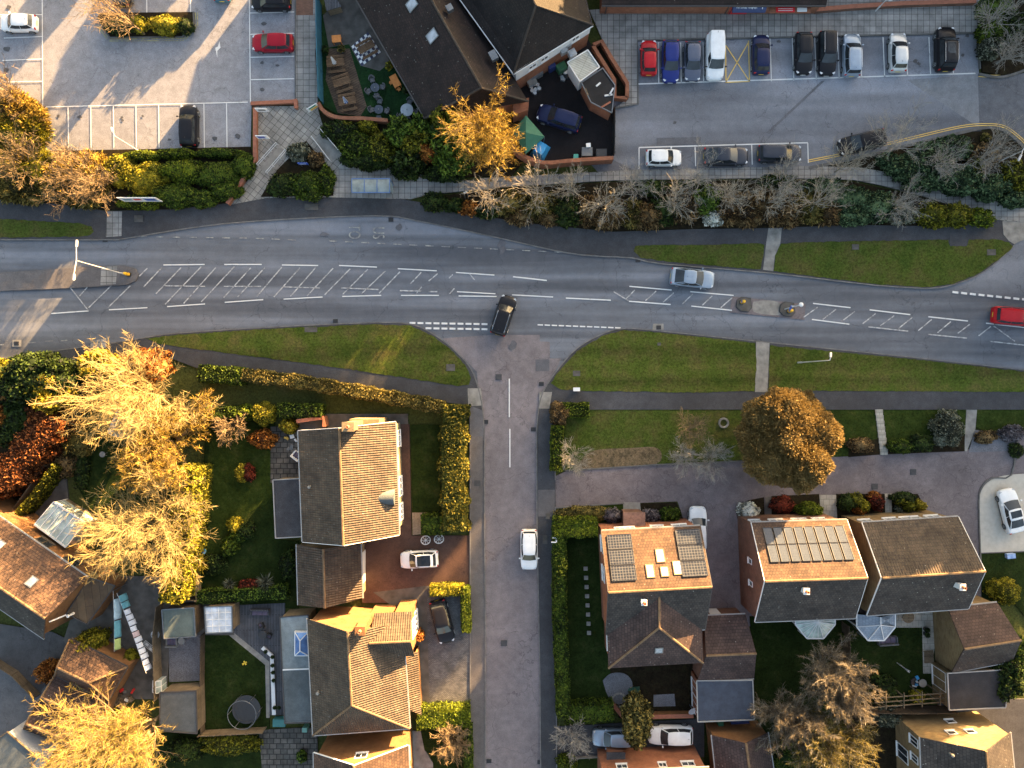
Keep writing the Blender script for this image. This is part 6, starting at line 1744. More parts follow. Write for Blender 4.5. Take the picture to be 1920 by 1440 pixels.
for a in ((935, 707, 'dark square manhole cover in the side road mouth'), (945, 1206, 'dark square manhole cover low in the side road'), (895, 906, 'dark manhole cover on the left footway'), (1640, 912, 'dark manhole cover on the access drive near the yellow brick house'), (1712, 885, 'round-cornered manhole cover in the middle of the access drive'), (1207, 58, 'dark manhole cover in the slabs above the red hatchback'), (1137, 49, 'small manhole cover in the slabs by the supermarket corner'), (581, 79, 'dark cover set in the slab path by the red car')): cover(*a, z=.13 if a[1] < 100 or a[0] in (895,) else .064)
for a in ((260, 410, 'pale square cover on the upper left pavement', .9, .7), (584, 388, 'pale double cover on the pavement below the triangular bed', 1.4, .65), (845, 689, 'pale concrete cover near the tip of the lower left verge', .9, .7), (583, 618, 'grey concrete pad at the edge of the lower left verge', 1.3, .5), (1081, 700, 'grey concrete cover in the mown verge', .75, .55), (1236, 645, 'small grey disc in the mown verge', .35, .3), (1604, 463, 'grey cover in the large upper verge', .7, .55), (1859, 473, 'pale cover at the point of the upper verge', .9, .6), (1027, 968, 'pale cover on the right footway', .45, .6), (1022, 1012, 'dark-rimmed cover on the right footway', .5, .9)): cover(a[0], a[1], a[2], a[3], a[4], M_concd, .185)
flat('grate_pad', [(1224, 607), (1244, 607), (1244, 619), (1223, 618)], M_conc, .058); flat('grate_pad', [(24, 637), (41, 637), (41, 650), (24, 650)], M_conc, .058)
small('utility_cabinet', 'small white cabinet on the footway by the mown verge', 'cabinet', 1080, 730, .15, lambda q: (q.box((0, 0, .35), (.6, .3, .7)), q.box((0, 0, .72), (.68, .38, .06)), M_white)[-1])

def blotch(px, py, r_, seed, sx=1, sy=1):
    q = random.Random(seed); return [(px + cos(k * .6283) * r_ * sx * q.uniform(.5, 1.1), py + sin(k * .6283) * r_ * sy * q.uniform(.5, 1.1)) for k in range(10)]
for i, (px, py, r_, sx, sy) in enumerate(((748, 427, 8, .8, 1), (941, 462, 12, .8, 1.4), (608, 440, 5, 2, 1), (965, 560, 4, 2, .6), (962, 648, 10, 1, 1))): flat('tar_patch', blotch(px, py, r_, i, sx, sy), M_patch, .061 + i * .0005)
M_oil = plain('oil_stain', (.06, .06, .065), .6, var=.3)
for i, (px, py, r_) in enumerate(((17, 14, 6), (14, 92, 7), (12, 132, 6), (110, 218, 4), (150, 220, 5), (229, 221, 4), (230, 226, 3), (268, 218, 3), (318, 262, 4), (404, 260, 6), (446, 256, 6), (492, 118, 4), (520, 123, 4), (492, 168, 5), (495, 45, 5), (1716, 115, 5), (1722, 120, 4), (1805, 104, 4), (1460, 78, 4), (1813, 68, 4), (1265, 230, 4))): flat('oil_stain', blotch(px, py, r_, 40 + i, 1.1, .9), M_oil, .064)
flat('trench_patch', [(1540, 152), (1546, 152), (1442, 250), (1436, 249)], M_eroad, .062); flat('surface_patch', [(1231, 259), (1314, 257), (1314, 271), (1231, 272)], M_eroad, .062)
# ------------------------------------------------------------------ pub garden
def sub(q, name, mat, root, **k): return q.build(name, mat, root, **k)
def picnic(label):
    r = thing('picnic_table', label, 'picnic table', (0, 0, 0), 1e-9, 'picnic tables in the pub garden'); 
    q = MB()
    for k in range(5): q.box((0, (k - 2) * .15, .75), (1.8, .135, .04))
    sub(q, 'table_top', M_tilebench, r)
    for s in (-1, 1):
        q = MB()
        for k in range(2): q.box((0, s * (.68 + k * .14), .45), (1.8, .125, .04))
        sub(q, 'bench_seat', M_tilebench, r)
        q = MB(); q.bar((s * .65, -.78, 0), (s * .65, -.25, .72), .06, .09); q.bar((s * .65, .78, 0), (s * .65, .25, .72), .06, .09); q.bar((s * .65, -.8, .42), (s * .65, .8, .42), .05, .09); sub(q, 'leg_frame', M_tilebench, r)
    return r
def parasol(px, py, label, m1, m2=None):
    p = W(px, py, 1.6); r = thing('folded_parasol', label, 'parasol', (p.x, p.y, .75), 0)
    q = MB(); q.tube([(p.x, p.y, .1), (p.x, p.y, 2.6)], .025, 6); sub(q, 'pole', M_woodl, r)
    q = MB(); n = 16; prof = [(.04, 2.55), (.09, 2.3), (.13, 1.9), (.19, 1.4), (.24, 1.15), (.10, 1.12)]
    for i, (rad, z) in enumerate(prof): pass
    vs = [(p.x + cos(2 * pi * k / n) * rad * (1 if k % 2 else .55), p.y + sin(2 * pi * k / n) * rad * (1 if k % 2 else .55), z) for rad, z in prof for k in range(n)]
    for i in range(len(prof) - 1):
        for k in range(n):
            q.add([vs[i * n + k], vs[i * n + (k + 1) % n], vs[(i + 1) * n + (k + 1) % n], vs[(i + 1) * n + k]], [(0, 1, 2, 3)], (k // 2) % 2 if m2 else 0)
    sub(q, 'canopy', [m1, m2 or m1], r)
    return r
pt = picnic('picnic table on the deck with a folded white parasol'); p = W(629, 118, .7); pt.location = (p.x, p.y, .06); pt.rotation_euler = (0, 0, R(6))
for (px, py, a, l) in ((641, 154, 18, 'middle picnic table on the timber deck, without a parasol'), (651, 190, 10, 'picnic table on the deck with a folded blue and white parasol'), (687, 89, 30, 'picnic table standing on the chequered mat')):
    p = W(px, py, .7); dup(pt, (p.x, p.y, .06), R(a), l)
parasol(625, 114, 'folded white parasol in the topmost deck table', M_white); parasol(647, 188, 'folded blue and white striped parasol in the lowest deck table', M_white, plain('blue_canvas', (.06, .16, .42), .8))
ck = MB(); a, b, c, d = [W(*q, .165) for q in ((659, 87), (690, 60), (714, 98), (678, 124))]
for i in range(8):
    for j in range(8):
        f = lambda u, v: a.lerp(b, u).lerp(d.lerp(c, u), v)
        ck.add([f(i / 8, j / 8), f((i + 1) / 8, j / 8), f((i + 1) / 8, (j + 1) / 8), f(i / 8, (j + 1) / 8)], [(0, 1, 2, 3)], (i + j) % 2)
        ck.add([f(i / 8, j / 8) + Vector((0, 0, .006)), f((i + 1) / 8, j / 8) + Vector((0, 0, .006)), f((i + 1) / 8, (j + 1) / 8) + Vector((0, 0, .006)), f(i / 8, (j + 1) / 8) + Vector((0, 0, .006))], [(0, 1, 2, 3)], (i + j) % 2)
o = ck.build('chequered_mat', [M_white, plain('navy_square', (.03, .035, .08), .7)], origin=(a.x, a.y, .165)); tag(o, 'blue and white chequered mat on the pub patio', 'mat')
def orange_table(px, py, deg, w, d, label):
    p = W(px, py, .75); r = thing('orange_table', label, 'table', (p.x, p.y, .06), 0); M = Matrix.Rotation(R(deg), 3, 'Z')
    q = MB(); q.box((p.x, p.y, .8), (w, d, .05), R(deg)); sub(q, 'table_top', M_woodo, r, bevel=.01)
    for sx in (-1, 1):
        for sy in (-1, 1):
            o_ = M @ Vector((sx * (w / 2 - .08), sy * (d / 2 - .08), 0)); q = MB(); q.box((p.x + o_.x, p.y + o_.y, .42), (.07, .07, .72)); sub(q, 'leg', M_woodo, r)
    return r
orange_table(631, 73, 5, .95, .75, 'small square orange table on the upper pub patio'); orange_table(741, 152, -62, 1.3, .75, 'long orange table on the turf beside the pub wall')
def stool(px, py, label):
    p = W(px, py, .45); r = thing('orange_stool', label, 'stool', (p.x, p.y, .06), 0, 'orange stools round the long orange table')
    q = MB(); q.lathe([(.17, .42), (.19, .44), (.19, .47), (.05, .48)], (p.x, p.y, .03), 12); sub(q, 'seat', M_woodo, r)
    for k in range(3):
        a_ = 2 * pi * k / 3; q = MB(); q.tube([(p.x + cos(a_) * .1, p.y + sin(a_) * .1, .46), (p.x + cos(a_) * .17, p.y + sin(a_) * .17, .05)], .02, 5); sub(q, 'leg', M_woodo, r)
stool(748, 167, 'orange stool at the lower end of the long orange table'); stool(733, 155, 'orange stool on the left side of the long orange table')
M_rattan = bricky('grey_rattan', (.16, .17, .18), (.21, .22, .23), (.07, .07, .08), .06, .03, .008); M_tableg = glassmat('dark_table_glass', (.04, .05, .07), .15)
def chair_proto(label):
    r = thing('rattan_chair', label, 'chair', (0, 0, 0), 1e-9, 'grey rattan chairs on the pub turf')
    q = MB(); q.box((0, 0, .42), (.5, .5, .07)); sub(q, 'seat', M_rattan, r, bevel=.03)
    q = MB(); n = 9; P0 = [(cos(pi * (.0 + k / (n - 1))) * .33, -.02 - sin(pi * k / (n - 1)) * .33) for k in range(n)]
    vs = []
    for k, (x, y) in enumerate(P0):
        h_ = .62 + .28 * sin(pi * k / (n - 1)) ** 2
        for rr, z in ((1, .38), (1.06, h_), (.9, h_), (.88, .42)): vs.append((x * rr, y * rr, z))
    q.add(vs, [(4 * k + a_, 4 * k + (a_ + 1) % 4, 4 * k + 4 + (a_ + 1) % 4, 4 * k + 4 + a_) for k in range(n - 1) for a_ in range(4)] + [(0, 1, 2, 3), (4 * n - 4, 4 * n - 3, 4 * n - 2, 4 * n - 1)]); sub(q, 'backrest', M_rattan, r, smooth=True)
    for sx in (-1, 1):
        for sy in (-1, 1): q = MB(); q.tube([(sx * .21, sy * .21, 0), (sx * .21, sy * .21, .4)], .02, 5); sub(q, 'leg', M_grey, r)
    return r
def round_table(px, py, rad, label, top):
    p = W(px, py, .75); r = thing('round_table', label, 'table', (p.x, p.y, .06), 0)
    q = MB(); q.lathe([(rad * .98, .70), (rad, .715), (rad, .735), (rad * .97, .745)], (p.x, p.y, .03), 24); sub(q, 'table_top', top, r)
    q = MB(); q.tube([(p.x, p.y, .06), (p.x, p.y, .74)], .05, 8); q.lathe([(.28, 0), (.25, .05), (.06, .09)], (p.x, p.y, .05), 16); sub(q, 'pedestal', M_grey, r)
    q = MB(); q.lathe([(.05, 0), (.05, .06), (.03, .07)], (p.x, p.y, .775), 10); sub(q, 'ashtray', M_grey, r)
T_ = [(703, 164, .47, 'upper dark round table on the turf with four rattan chairs', M_tableg), (710, 205, .47, 'lower dark round table on the turf with rattan chairs', M_tableg), (763, 206, .66, 'pale grey round table on the turf near the pub corner', plain('pale_table_top', (.33, .37, .42), .4))]
for t in T_: round_table(*t)
ch0 = None
for (px, py, tx, ty, l) in ((698, 150, 703, 164, 'rattan chair above the upper dark table'), (691, 171, 703, 164, 'rattan chair left of the upper dark table'), (717, 163, 703, 164, 'rattan chair right of the upper dark table'), (706, 179, 703, 164, 'rattan chair below the upper dark table'), (712, 190, 710, 205, 'rattan chair above the lower dark table'), (697, 206, 710, 205, 'rattan chair left of the lower dark table'), (725, 208, 710, 205, 'rattan chair right of the lower dark table'), (710, 221, 710, 205, 'rattan chair below the lower dark table'), (768, 191, 763, 206, 'rattan chair above the pale round table'), (779, 210, 763, 206, 'rattan chair right of the pale round table'), (751, 217, 763, 206, 'rattan chair lower left of the pale round table'), (764, 222, 763, 206, 'rattan chair below the pale round table')):
    p = W(px, py, .45); a_ = atan2(-(ty - py), tx - px) - pi / 2
    if ch0 is None: ch0 = chair_proto(l); ch0.location = (p.x, p.y, .06); ch0.rotation_euler = (0, 0, a_)
    else: dup(ch0, (p.x, p.y, .06), a_, l)
def pot(px, py, r_, h, label, leaf, mat=None, plant=.35):
    p = W(px, py, h); r = thing('plant_pot', label, 'plant pot', (p.x, p.y, .03), 0)
    q = MB(); q.lathe([(r_ * .7, 0), (r_, h * .95), (r_ * 1.08, h), (r_ * .9, h), (r_ * .85, h * .85)], (p.x, p.y, .03), 14); sub(q, 'pot', mat or M_grey, r, smooth=True)
    foliage('leaves', [(p.x, p.y, h + plant * .6, plant, plant, plant * .8)], leaf, 150, .1, parent=r)
    return r
pot(641, 93, .28, .5, 'dark pot with thin plant beside the upper deck edge', L_olive); pot(761, 171, .25, .45, 'dark pot against the pub wall by the pale table', L_dark); pot(611, 95, .22, .4, 'dark pot on the turf at the banner fence', L_dark)
pot(731, 125, .25, .4, 'bright green potted shrub at the corner of the concrete path', L_gold, plant=.4)
f = fence([(603, 12), (603, 60), (604, 110), (607, 195)], 2.2, M_steal, 'teal banner fence along the left side of the pub garden', 'banner_fence')
wallrun(smoothpts([(597, 192), (603, 204), (618, 215), (640, 221), (680, 222), (727, 226)], 4), .28, 1.0, M_brick, 'curved terracotta-topped wall at the foot of the pub garden', 'garden_wall', M_coping)
box_building('bin_store', 'grey timber bin store in the upper corner of the pub garden', [(606, -8), (628, -8), (640, 12), (612, 20)], 1.4, M_woodl, M_deckg, 'store')
# pub yard
def gazebo():
    cs = [W(961, 247, 2.1), W(986, 216, 2.1), W(1021, 256, 2.1), W(986, 288, 2.1)]; ap = W(986, 249, 3.2); c = centre(cs)
    r = thing('gazebo', 'dark green pyramid gazebo in the pub yard', 'gazebo', (c.x, c.y, .02)); q = MB(); n = 4
    vs = cs + [ap] + [p_ - Vector((0, 0, .22)) for p_ in cs]
    q.add(vs, [(0, 1, 4), (1, 2, 4), (2, 3, 4), (3, 0, 4), (0, 1, 6, 5), (1, 2, 7, 6), (2, 3, 8, 7), (3, 0, 5, 8)]); sub(q, 'canopy', plain('green_canvas', (.018, .11, .075), .75, var=.15), r, fix=False)
    for p_ in cs: q = MB(); q.box((p_.x, p_.y, 1.0), (.06, .06, 2.1)); sub(q, 'leg', M_grey, r)
gazebo()
def tarp(px, py, w, d, h, deg, mat, label):
    p = W(px, py, h * .7); M = Matrix.Rotation(R(deg), 3, 'Z'); q = MB(); n = 7; r_ = random.Random(3)
    vs = []
    for i in range(n):
        for j in range(n):
            u, v = i / (n - 1) * 2 - 1, j / (n - 1) * 2 - 1; e = max(abs(u), abs(v))
            z = h * (1 - .15 * u * u) * (1 if e < .95 else .0) + (r_.gauss(0, .05) if e < .95 else 0) + .03
            o_ = M @ Vector((u * w / 2 * (1 if e < .95 else 1.06), v * d / 2 * (1 if e < .95 else 1.06), z)); vs.append((p.x + o_.x, p.y + o_.y, o_.z))
    q.add(vs, [(i * n + j, i * n + j + 1, (i + 1) * n + j + 1, (i + 1) * n + j) for i in range(n - 1) for j in range(n - 1)])
    o = q.build('tarpaulin_cover', mat, origin=(p.x, p.y, 0), smooth=True); return tag(o, label, 'tarpaulin')
tarp(1013, 279, 1.5, 1.7, 1.3, -28, plain('blue_tarpaulin', (.03, .24, .52), .4, var=.25), 'bright blue tarpaulin over a stack beside the green gazebo')
wallrun([(1112, 84), (1128, 77), (1146, 108), (1176, 156), (1176, 183)], .3, .8, M_brick, 'brick planter wall between the pub store and the car park slabs', 'planter_wall', M_coping)
wallrun([(1112, 86), (1152, 150), (1153, 182), (1176, 184)], .28, .8, M_brick, 'inner brick planter wall against the pub store', 'planter_wall', M_coping)
gar('planter_soil', [(1118, 90), (1127, 84), (1174, 158), (1174, 180), (1156, 180), (1155, 150)], M_soil)
wallrun(smoothpts([(958, 262), (966, 280), (985, 294), (1020, 305), (1060, 302), (1100, 299), (1150, 296)], 3), .3, 1.5, M_brick, 'red brick wall along the foot of the pub yard', 'yard_wall', M_coping)
fence([(1149, 212), (1148, 296)], 1.9, M_black, 'black fence between the pub yard and the car park', 'yard_fence')
def bin_(px, py, label, mat, w=.6, d=.75, h=1.05, deg=0, name='wheelie_bin', z=0):
    p = W(px, py, h); r = thing(name, label, 'bin', (p.x, p.y, z), 0, 'rubbish bins'); M = R(deg)
    q = MB(); q.box((p.x, p.y, h * .48), (w * .9, d * .9, h * .9), M, taper=1.08); sub(q, 'body', mat, r)
    q = MB(); q.box((p.x, p.y, h * .97), (w, d, .07), M); q.box((p.x, p.y + d * .45, h * .99), (w * .7, .06, .06), M); sub(q, 'lid', mat, r, bevel=.02)
    return r
M_bing = plain('grey_bin', (.12, .125, .13), .55); M_bingr = plain('green_bin', (.02, .10, .05), .5); M_binb = plain('blue_bin', (.02, .035, .13), .5)
bin_(1101, 284, 'grey wheeled bin with open white box on it, in the pub yard', M_bing, 1.1, .9, 1.2); bin_(1128, 286, 'dark closed bin beside the yard wall corner', M_black, 1.1, .8, 1.2)
bin_(1080, 293, 'small turquoise box bin on the yard wall', plain('turquoise_bin', (.08, .38, .30), .5), .5, .45, .8)
bin_(1034, 121, 'blue bin under the white rendered pub wall', M_binb, .8, .7, 1.1, 30); bin_(1053, 124, 'green bin left of the cold store', M_bingr, 1.0, .8, 1.1, 30); bin_(1011, 135, 'grey bin at the left of the pub rear wall', M_bing, .7, .6, .9, 30); bin_(1000, 142, 'second grey bin at the left end of the pub rear wall', M_bing, .7, .6, .9, 30)
small('cardboard_box', 'white box lying on top of the grey yard bin', 'box', 1103, 273, 1.22, lambda q: (q.box((0, 0, .1), (.45, .4, .2)), M_white)[-1], rz=.1)
small('gas_crate', 'pale crate near the kegs in the pub yard', 'crate', 997, 152, 0, lambda q: (q.box((0, 0, .4), (.9, .6, .8)), q.box((0, 0, .82), (.96, .66, .05)), M_conc)[-1], rz=.5, zref=.8)
kg = None
for i, (px, py) in enumerate(((996, 163), (1002, 158), (1008, 159), (998, 170), (1004, 168), (1011, 166), (1003, 174))):
    p = W(px, py, .5)
    if kg is None:
        q = MB(); q.lathe([(.17, 0), (.2, .03), (.2, .12), (.22, .15), (.2, .3), (.22, .42), (.2, .47), (.2, .56), (.17, .56), (.14, .52)], n=14); kg = q.build('beer_keg', M_chrome, smooth=True); o = kg
        tag(o, 'steel beer keg in the cluster behind the pub', 'keg', 'beer kegs in the pub yard')
    else: o = kg.copy(); C.objects.link(o)
    o.location = (p.x, p.y, .02)
for i, (px, py, l) in enumerate(((1056, 98, 'upper grey extractor unit against the pub wall'), (1072, 104, 'lower grey extractor unit beside the cold store'), (1062, 88, 'small duct box at the top of the extractor units'))):
    small('extractor_unit', l, 'ventilation unit', px, py, 2.4, lambda q: (q.box((0, 0, .35), (.75, .65, .7)), q.lathe([(.26, 0), (.26, .06), (.05, .07)], (0, 0, .7), 14), M_galv)[-1], 'extractor units behind the pub', .5)
def litter(px, py, label, n, mats, rad, z=0, cat='items'):
    p = W(px, py, .2); r_ = random.Random(int(px)); r = thing('clutter_pile', label, cat, (p.x, p.y, z))
    for k in range(n):
        a_ = r_.uniform(0, 6.28); d = rad * sqrt(r_.random()); q = MB(); q.box((p.x + cos(a_) * d, p.y + sin(a_) * d, z + .12 + .1 * r_.random()), (r_.uniform(.15, .6), r_.uniform(.12, .4), r_.uniform(.1, .4)), r_.uniform(0, 3)); q.build('item', mats[k % len(mats)], r, bevel=.02)
    return r
litter(1055, 140, 'heap of white and grey sacks beside the cold store', 9, [M_white, M_galv, M_black], .5)
# wall and fittings of the western car park
wallrun([(470, 194), (554, 190)], .28, .5, M_brick, 'low red brick kerb wall at the foot of the red car bays', cap=M_coping)
wallrun([(478, 202), (478, 298), (446, 352), (426, 382)], .3, .7, M_brick, 'long red brick wall between the clipped shrubs and the ramp', cap=M_coping)
wallrun([(554, 186), (555, 203)], .28, .6, M_brick, 'short brick wall end beside the slab path', cap=M_coping)

# ------------------------------------------------------------------ private gardens
fence([(1577, 1165), (1583, 1275)], 1.8, M_wood, 'timber fence between the two rear lawns with conservatories'); fence([(1590, 1322), (1700, 1324), (1775, 1322)], 1.8, M_wood, 'weathered fence below the yellow brick house garden')
fence([(308, 1130), (302, 1180), (305, 1300)], 1.8, M_woodl, 'sunlit timber fence beside the gravel yard', post=1.4); fence([(383, 1368), (500, 1362)], 1.5, M_woodl, 'pale fence behind the trampoline'); fence([(104, 868), (60, 930), (8, 1000)], 1.8, M_woodl, 'old plank fence along the copper hedge')
fence([(0, 1236), (35, 1258), (76, 1300)], 1.2, M_woodl, 'low trellis fence above the lower left lane'); fence([(372, 792), (415, 795)], 1.6, M_wood, 'short dark fence piece by the upper garden hedge')
fence([(1043, 1420), (1122, 1416)], .5, M_conc, 'low kerb fence along the lower front lawn'); fence([(385, 1186), (384, 1290), (385, 1366)], 1.2, M_wood, 'dark fence on the left of the trampoline lawn')
wallrun([(556, 790), (606, 783), (608, 800)], .3, 1.6, M_brick, 'brick garden wall at the corner of the cream house', cap=M_coping); wallrun([(1215, 1344), (1300, 1342)], .35, .9, M_bricko, 'orange brick wall below the back yard pond', cap=M_coping); wallrun([(1148, 1320), (1168, 1344)], .3, .9, M_bricko, 'short diagonal brick wall beside the round stone bed', cap=M_coping)
def pergola():
    c = W(1700, 1318, 2.2); r = thing('pergola', 'slender timber pergola along the lower garden fence', 'pergola', (c.x, c.y, 0))
    A, B = W(1640, 1326, 2.2), W(1775, 1316, 2.2); n = Vector((0, 1.0, 0))
    q = MB()
    for k in range(3): q.bar(A + n * (k * .45), B + n * (k * .45), .07, .12)
    q.build('beam', M_woodl, r)
    for t in (.15, .4, .65, .9):
        p_ = A.lerp(B, t); q = MB(); q.bar(p_ - n * .3 + Vector((0, 0, .1)), p_ + n * 1.3 + Vector((0, 0, .1)), .06, .1); q.build('rafter', M_woodl, r)
        for e in (0, .9): q = MB(); q.box((p_.x, p_.y + e, 1.1), (.1, .1, 2.2)); q.build('post', M_woodl, r)
pergola()
def trampoline():
    c = W(459, 1334, 1.2); b = W(466, 1320, 0); r = thing('trampoline', 'round black trampoline with net ring on the dark lawn', 'trampoline', (c.x, c.y, 0)); R_ = 1.45
    q = MB(); n = 28; pts = [(c.x + cos(2 * pi * k / n) * R_, c.y + sin(2 * pi * k / n) * R_, 2.0) for k in range(n + 1)]; q.tube(pts, .035, 6, cap=False); sub(q, 'top_ring', M_grey, r)
    q = MB(); q.lathe([(R_ * 1.0, .72), (R_ * 1.02, .78), (R_ * .86, .78), (R_ * .85, .74), (.05, .72)], (c.x, c.y, 0), 28); sub(q, 'jumping_mat', M_black, r)
    for k in range(6):
        a_ = 2 * pi * k / 6; q = MB(); q.tube([(c.x + cos(a_) * R_, c.y + sin(a_) * R_, 0), (c.x + cos(a_) * R_, c.y + sin(a_) * R_, 2.0)], .03, 5); sub(q, 'pole', M_grey, r)
trampoline()
def playhouse():
    c = W(341, 1098, 1.2); r = thing('timber_playhouse', 'half-built orange timber playhouse in the sun', 'playhouse', (c.x, c.y, 0)); T0 = [W(313, 1072, 1.5), W(366, 1076, 1.5), W(368, 1126, 1.5), W(314, 1128, 1.5)]
    q = MB(); q.prism([p_.xy for p_ in [W(316, 1080, .5), W(364, 1082, .5), W(365, 1124, .5), W(317, 1126, .5)]], .3, .42); sub(q, 'floor', M_wood, r)
    q = MB()
    for i in range(4): q.bar(T0[i] - Vector((0, 0, .6)), T0[(i + 1) % 4] - Vector((0, 0, .6)), .05, 1.3)
    sub(q, 'side_panel', M_woodl, r)
    for p_ in T0: q = MB(); q.box((p_.x, p_.y, .9), (.12, .12, 1.9)); sub(q, 'post', M_woodl, r)
    q = MB(); q.bar(T0[3] + Vector((0, .4, .2)), T0[0].lerp(T0[1], .8) + Vector((0, 0, .3)), .08, .1); sub(q, 'beam', M_woodo, r)
    q = MB(); p_ = W(341, 1096, 1.0); q.box((p_.x, p_.y, .8), (.9, .5, .6)); sub(q, 'box_seat', M_woodo, r)
playhouse()
def glasshouse(pts, zlo, zhi, label, nb=3):
    P_ = [W(*p_, zlo) for p_ in pts]; c = centre(P_); r = thing('greenhouse', label, 'greenhouse', (c.x, c.y, 0)); m0 = (P_[0] + P_[1]) / 2; m1 = (P_[3] + P_[2]) / 2; m0.z = m1.z = zhi
    g = MB(); g.add(P_ + [m0, m1], [(0, 3, 5, 4), (1, 4, 5, 2), (0, 4, 1), (3, 2, 5)]); g.add([Vector((p_.x, p_.y, .1)) for p_ in P_] + [p_ for p_ in P_], [(0, 1, 5, 4), (1, 2, 6, 5), (2, 3, 7, 6), (3, 0, 4, 7)]); sub(g, 'glazing', M_cgl, r, fix=False)
    f = MB()
    for i in range(nb + 1):
        t = i / nb; a, b, m = P_[0].lerp(P_[3], t), P_[1].lerp(P_[2], t), m0.lerp(m1, t)
        for e in (a, b): f.bar(e, m, .06, .06); f.box((e.x, e.y, zlo / 2), (.05, .05, zlo))
    for a, b in ((P_[0], P_[3]), (P_[1], P_[2]), (m0, m1), (P_[0], P_[1]), (P_[3], P_[2])): f.bar(a, b, .07, .07)
    sub(f, 'frame', M_white, r)
glasshouse([(222, 765), (252, 773), (228, 821), (202, 810)], 1.7, 2.3, 'small white framed greenhouse under the bare golden tree', 4)
glasshouse([(287, 1276), (302, 1276), (303, 1298), (286, 1298)], 1.2, 1.5, 'small glazed cold frame by the larger dark shed', 2)
def washing():
    A = W(212, 1108, 2.6); B = W(214, 1222, 1.9); A2 = W(219, 1112, 2.6); B2 = W(274, 1262, 1.9)
    r = thing('washing_line', 'sagging double washing line across the sunny yard', 'washing line', (A.x, A.y, 0)); q = MB()
    for a, b in ((A, B), (A2, B2)): q.tube([a, a.lerp(b, .5) - Vector((0, 0, .12)), b], .015, 5)
    sub(q, 'line', M_white, r)
    for e in (A, B, B2): q = MB(); q.tube([(e.x, e.y, -.05), tuple(e)], .04, 6); sub(q, 'post', M_grey, r)
    mt = plain('turquoise_towel', (.14, .36, .42), .9); mw = plain('white_linen', (.66, .68, .74), .9); mp = plain('pale_blue_linen', (.42, .56, .62), .9); mg = plain('lime_cloth', (.42, .52, .18), .9)
    def cloth(a, b, t0, t1, drop, m, lab, nm='hanging_towel'):
        p0, p1 = a.lerp(b, t0), a.lerp(b, t1); d = (p1 - p0); n_ = Vector((-d.y, d.x, 0)).normalized(); n_ = n_ if n_.x > 0 else -n_
        q = MB(); vs = []; r_ = random.Random(int(t0 * 100) + int(drop * 100)); N_ = 6
        for i in range(N_ + 1):
            p_ = p0.lerp(p1, i / N_)
            for j in range(4):
                w_ = j / 3; vs.append(p_ + n_ * (w_ * .38 + .05 * r_.random()) - Vector((0, 0, drop * w_)) + Vector((0, 0, -.03)))
        q.add(vs, [(i * 4 + j, i * 4 + j + 1, (i + 1) * 4 + j + 1, (i + 1) * 4 + j) for i in range(N_) for j in range(3)])
        o = q.build(nm, m, origin=tuple(p0), smooth=True, fix=False); sd = o.modifiers.new('thick', 'SOLIDIFY'); sd.thickness = .012
        tag(o, lab, 'laundry', 'laundry on the washing line')
    for i, (a, b, t0, t1, d_, m, l) in enumerate(((A, B, .14, .48, .7, mp, 'large pale blue sheet on the left line'), (A, B, .50, .78, .6, mt, 'long turquoise towel on the left line'), (A, B, .80, .98, .5, mg, 'lime green cloth at the foot of the left line'), (A2, B2, .04, .12, .8, mt, 'turquoise towel at the top of the right line'), (A2, B2, .13, .20, .7, mt, 'second turquoise towel, just below the top one'))): cloth(a, b, t0, t1, d_, m, l)
    for i in range(11):
        cloth(A2, B2, .22 + i * .07, .22 + i * .07 + .06, .45 + .12 * ((i * 7) % 3), mw if i != 4 else plain('pink_linen', (.6, .45, .45), .9), ('pale pink garment among the white washing on the right line' if i == 4 else 'small white garment in the row on the right line'), 'hanging_garment')
washing()
# planter balls on the low white wall beside the grey deck
for i, (px, py) in enumerate(((498, 1222), (511, 1232), (511, 1248), (512, 1261), (513, 1276), (515, 1327), (523, 1327))):
    p = W(px, py, .5)
    if i == 0:
        bo = foliage('topiary_ball', [(p.x, p.y, .5, .19, .19, .19)], L_dark, 260, .06, origin=(p.x, p.y, .3)); o = bo
        tag(o, 'small dark topiary ball on the white edging wall by the grey deck', 'topiary', 'topiary balls beside the deck')
    else: o = bo.copy(); C.objects.link(o); o.location = (p.x, p.y, .3)
wallrun([(492, 1214), (510, 1230), (514, 1340)], .3, .3, M_white, 'low white edging wall beside the grey deck', 'edging_wall')
bin_(523, 1356, 'dark teal storage box at the foot of the flat extension', plain('teal_box', (.03, .14, .14), .5), 1.3, .8, .8, name='storage_box'); bin_(571, 1369, 'pale green bin below the flat extension', plain('pale_green_bin', (.12, .28, .24), .5), .5, .5, 1)
def seat_set(px, py, w, d, label, mat, name='garden_sofa', deg=0):
    p = W(px, py, .5); r = thing(name, label, 'garden seat', (p.x, p.y, .03), 0); M = Matrix.Rotation(R(deg), 3, 'Z')
    def bx(n_, x, y, z, sx, sy, sz, m):
        o_ = M @ Vector((x, y, 0)); q = MB(); q.box((p.x + o_.x, p.y + o_.y, z), (sx, sy, sz), R(deg)); sub(q, n_, m, r, bevel=.03)
    bx('seat', 0, 0, .3, w, d, .3, mat); bx('backrest', 0, -d / 2 + .09, .6, w, .16, .4, mat)
    for s in (-1, 1): bx('armrest', s * (w / 2 - .08), 0, .5, .15, d * .95, .25, mat)
    for k in (-1, 0, 1): bx('cushion', k * w * .27, .07, .48, w * .25, d * .7, .1, plain('purple_cushion', (.10, .08, .12), .9) if 'purple_cushion' not in bpy.data.materials else bpy.data.materials['purple_cushion'])
    return r
seat_set(1665, 1202, 2.0, .85, 'dark purple garden sofa behind the slate-tiled conservatory', M_rattan, deg=4)
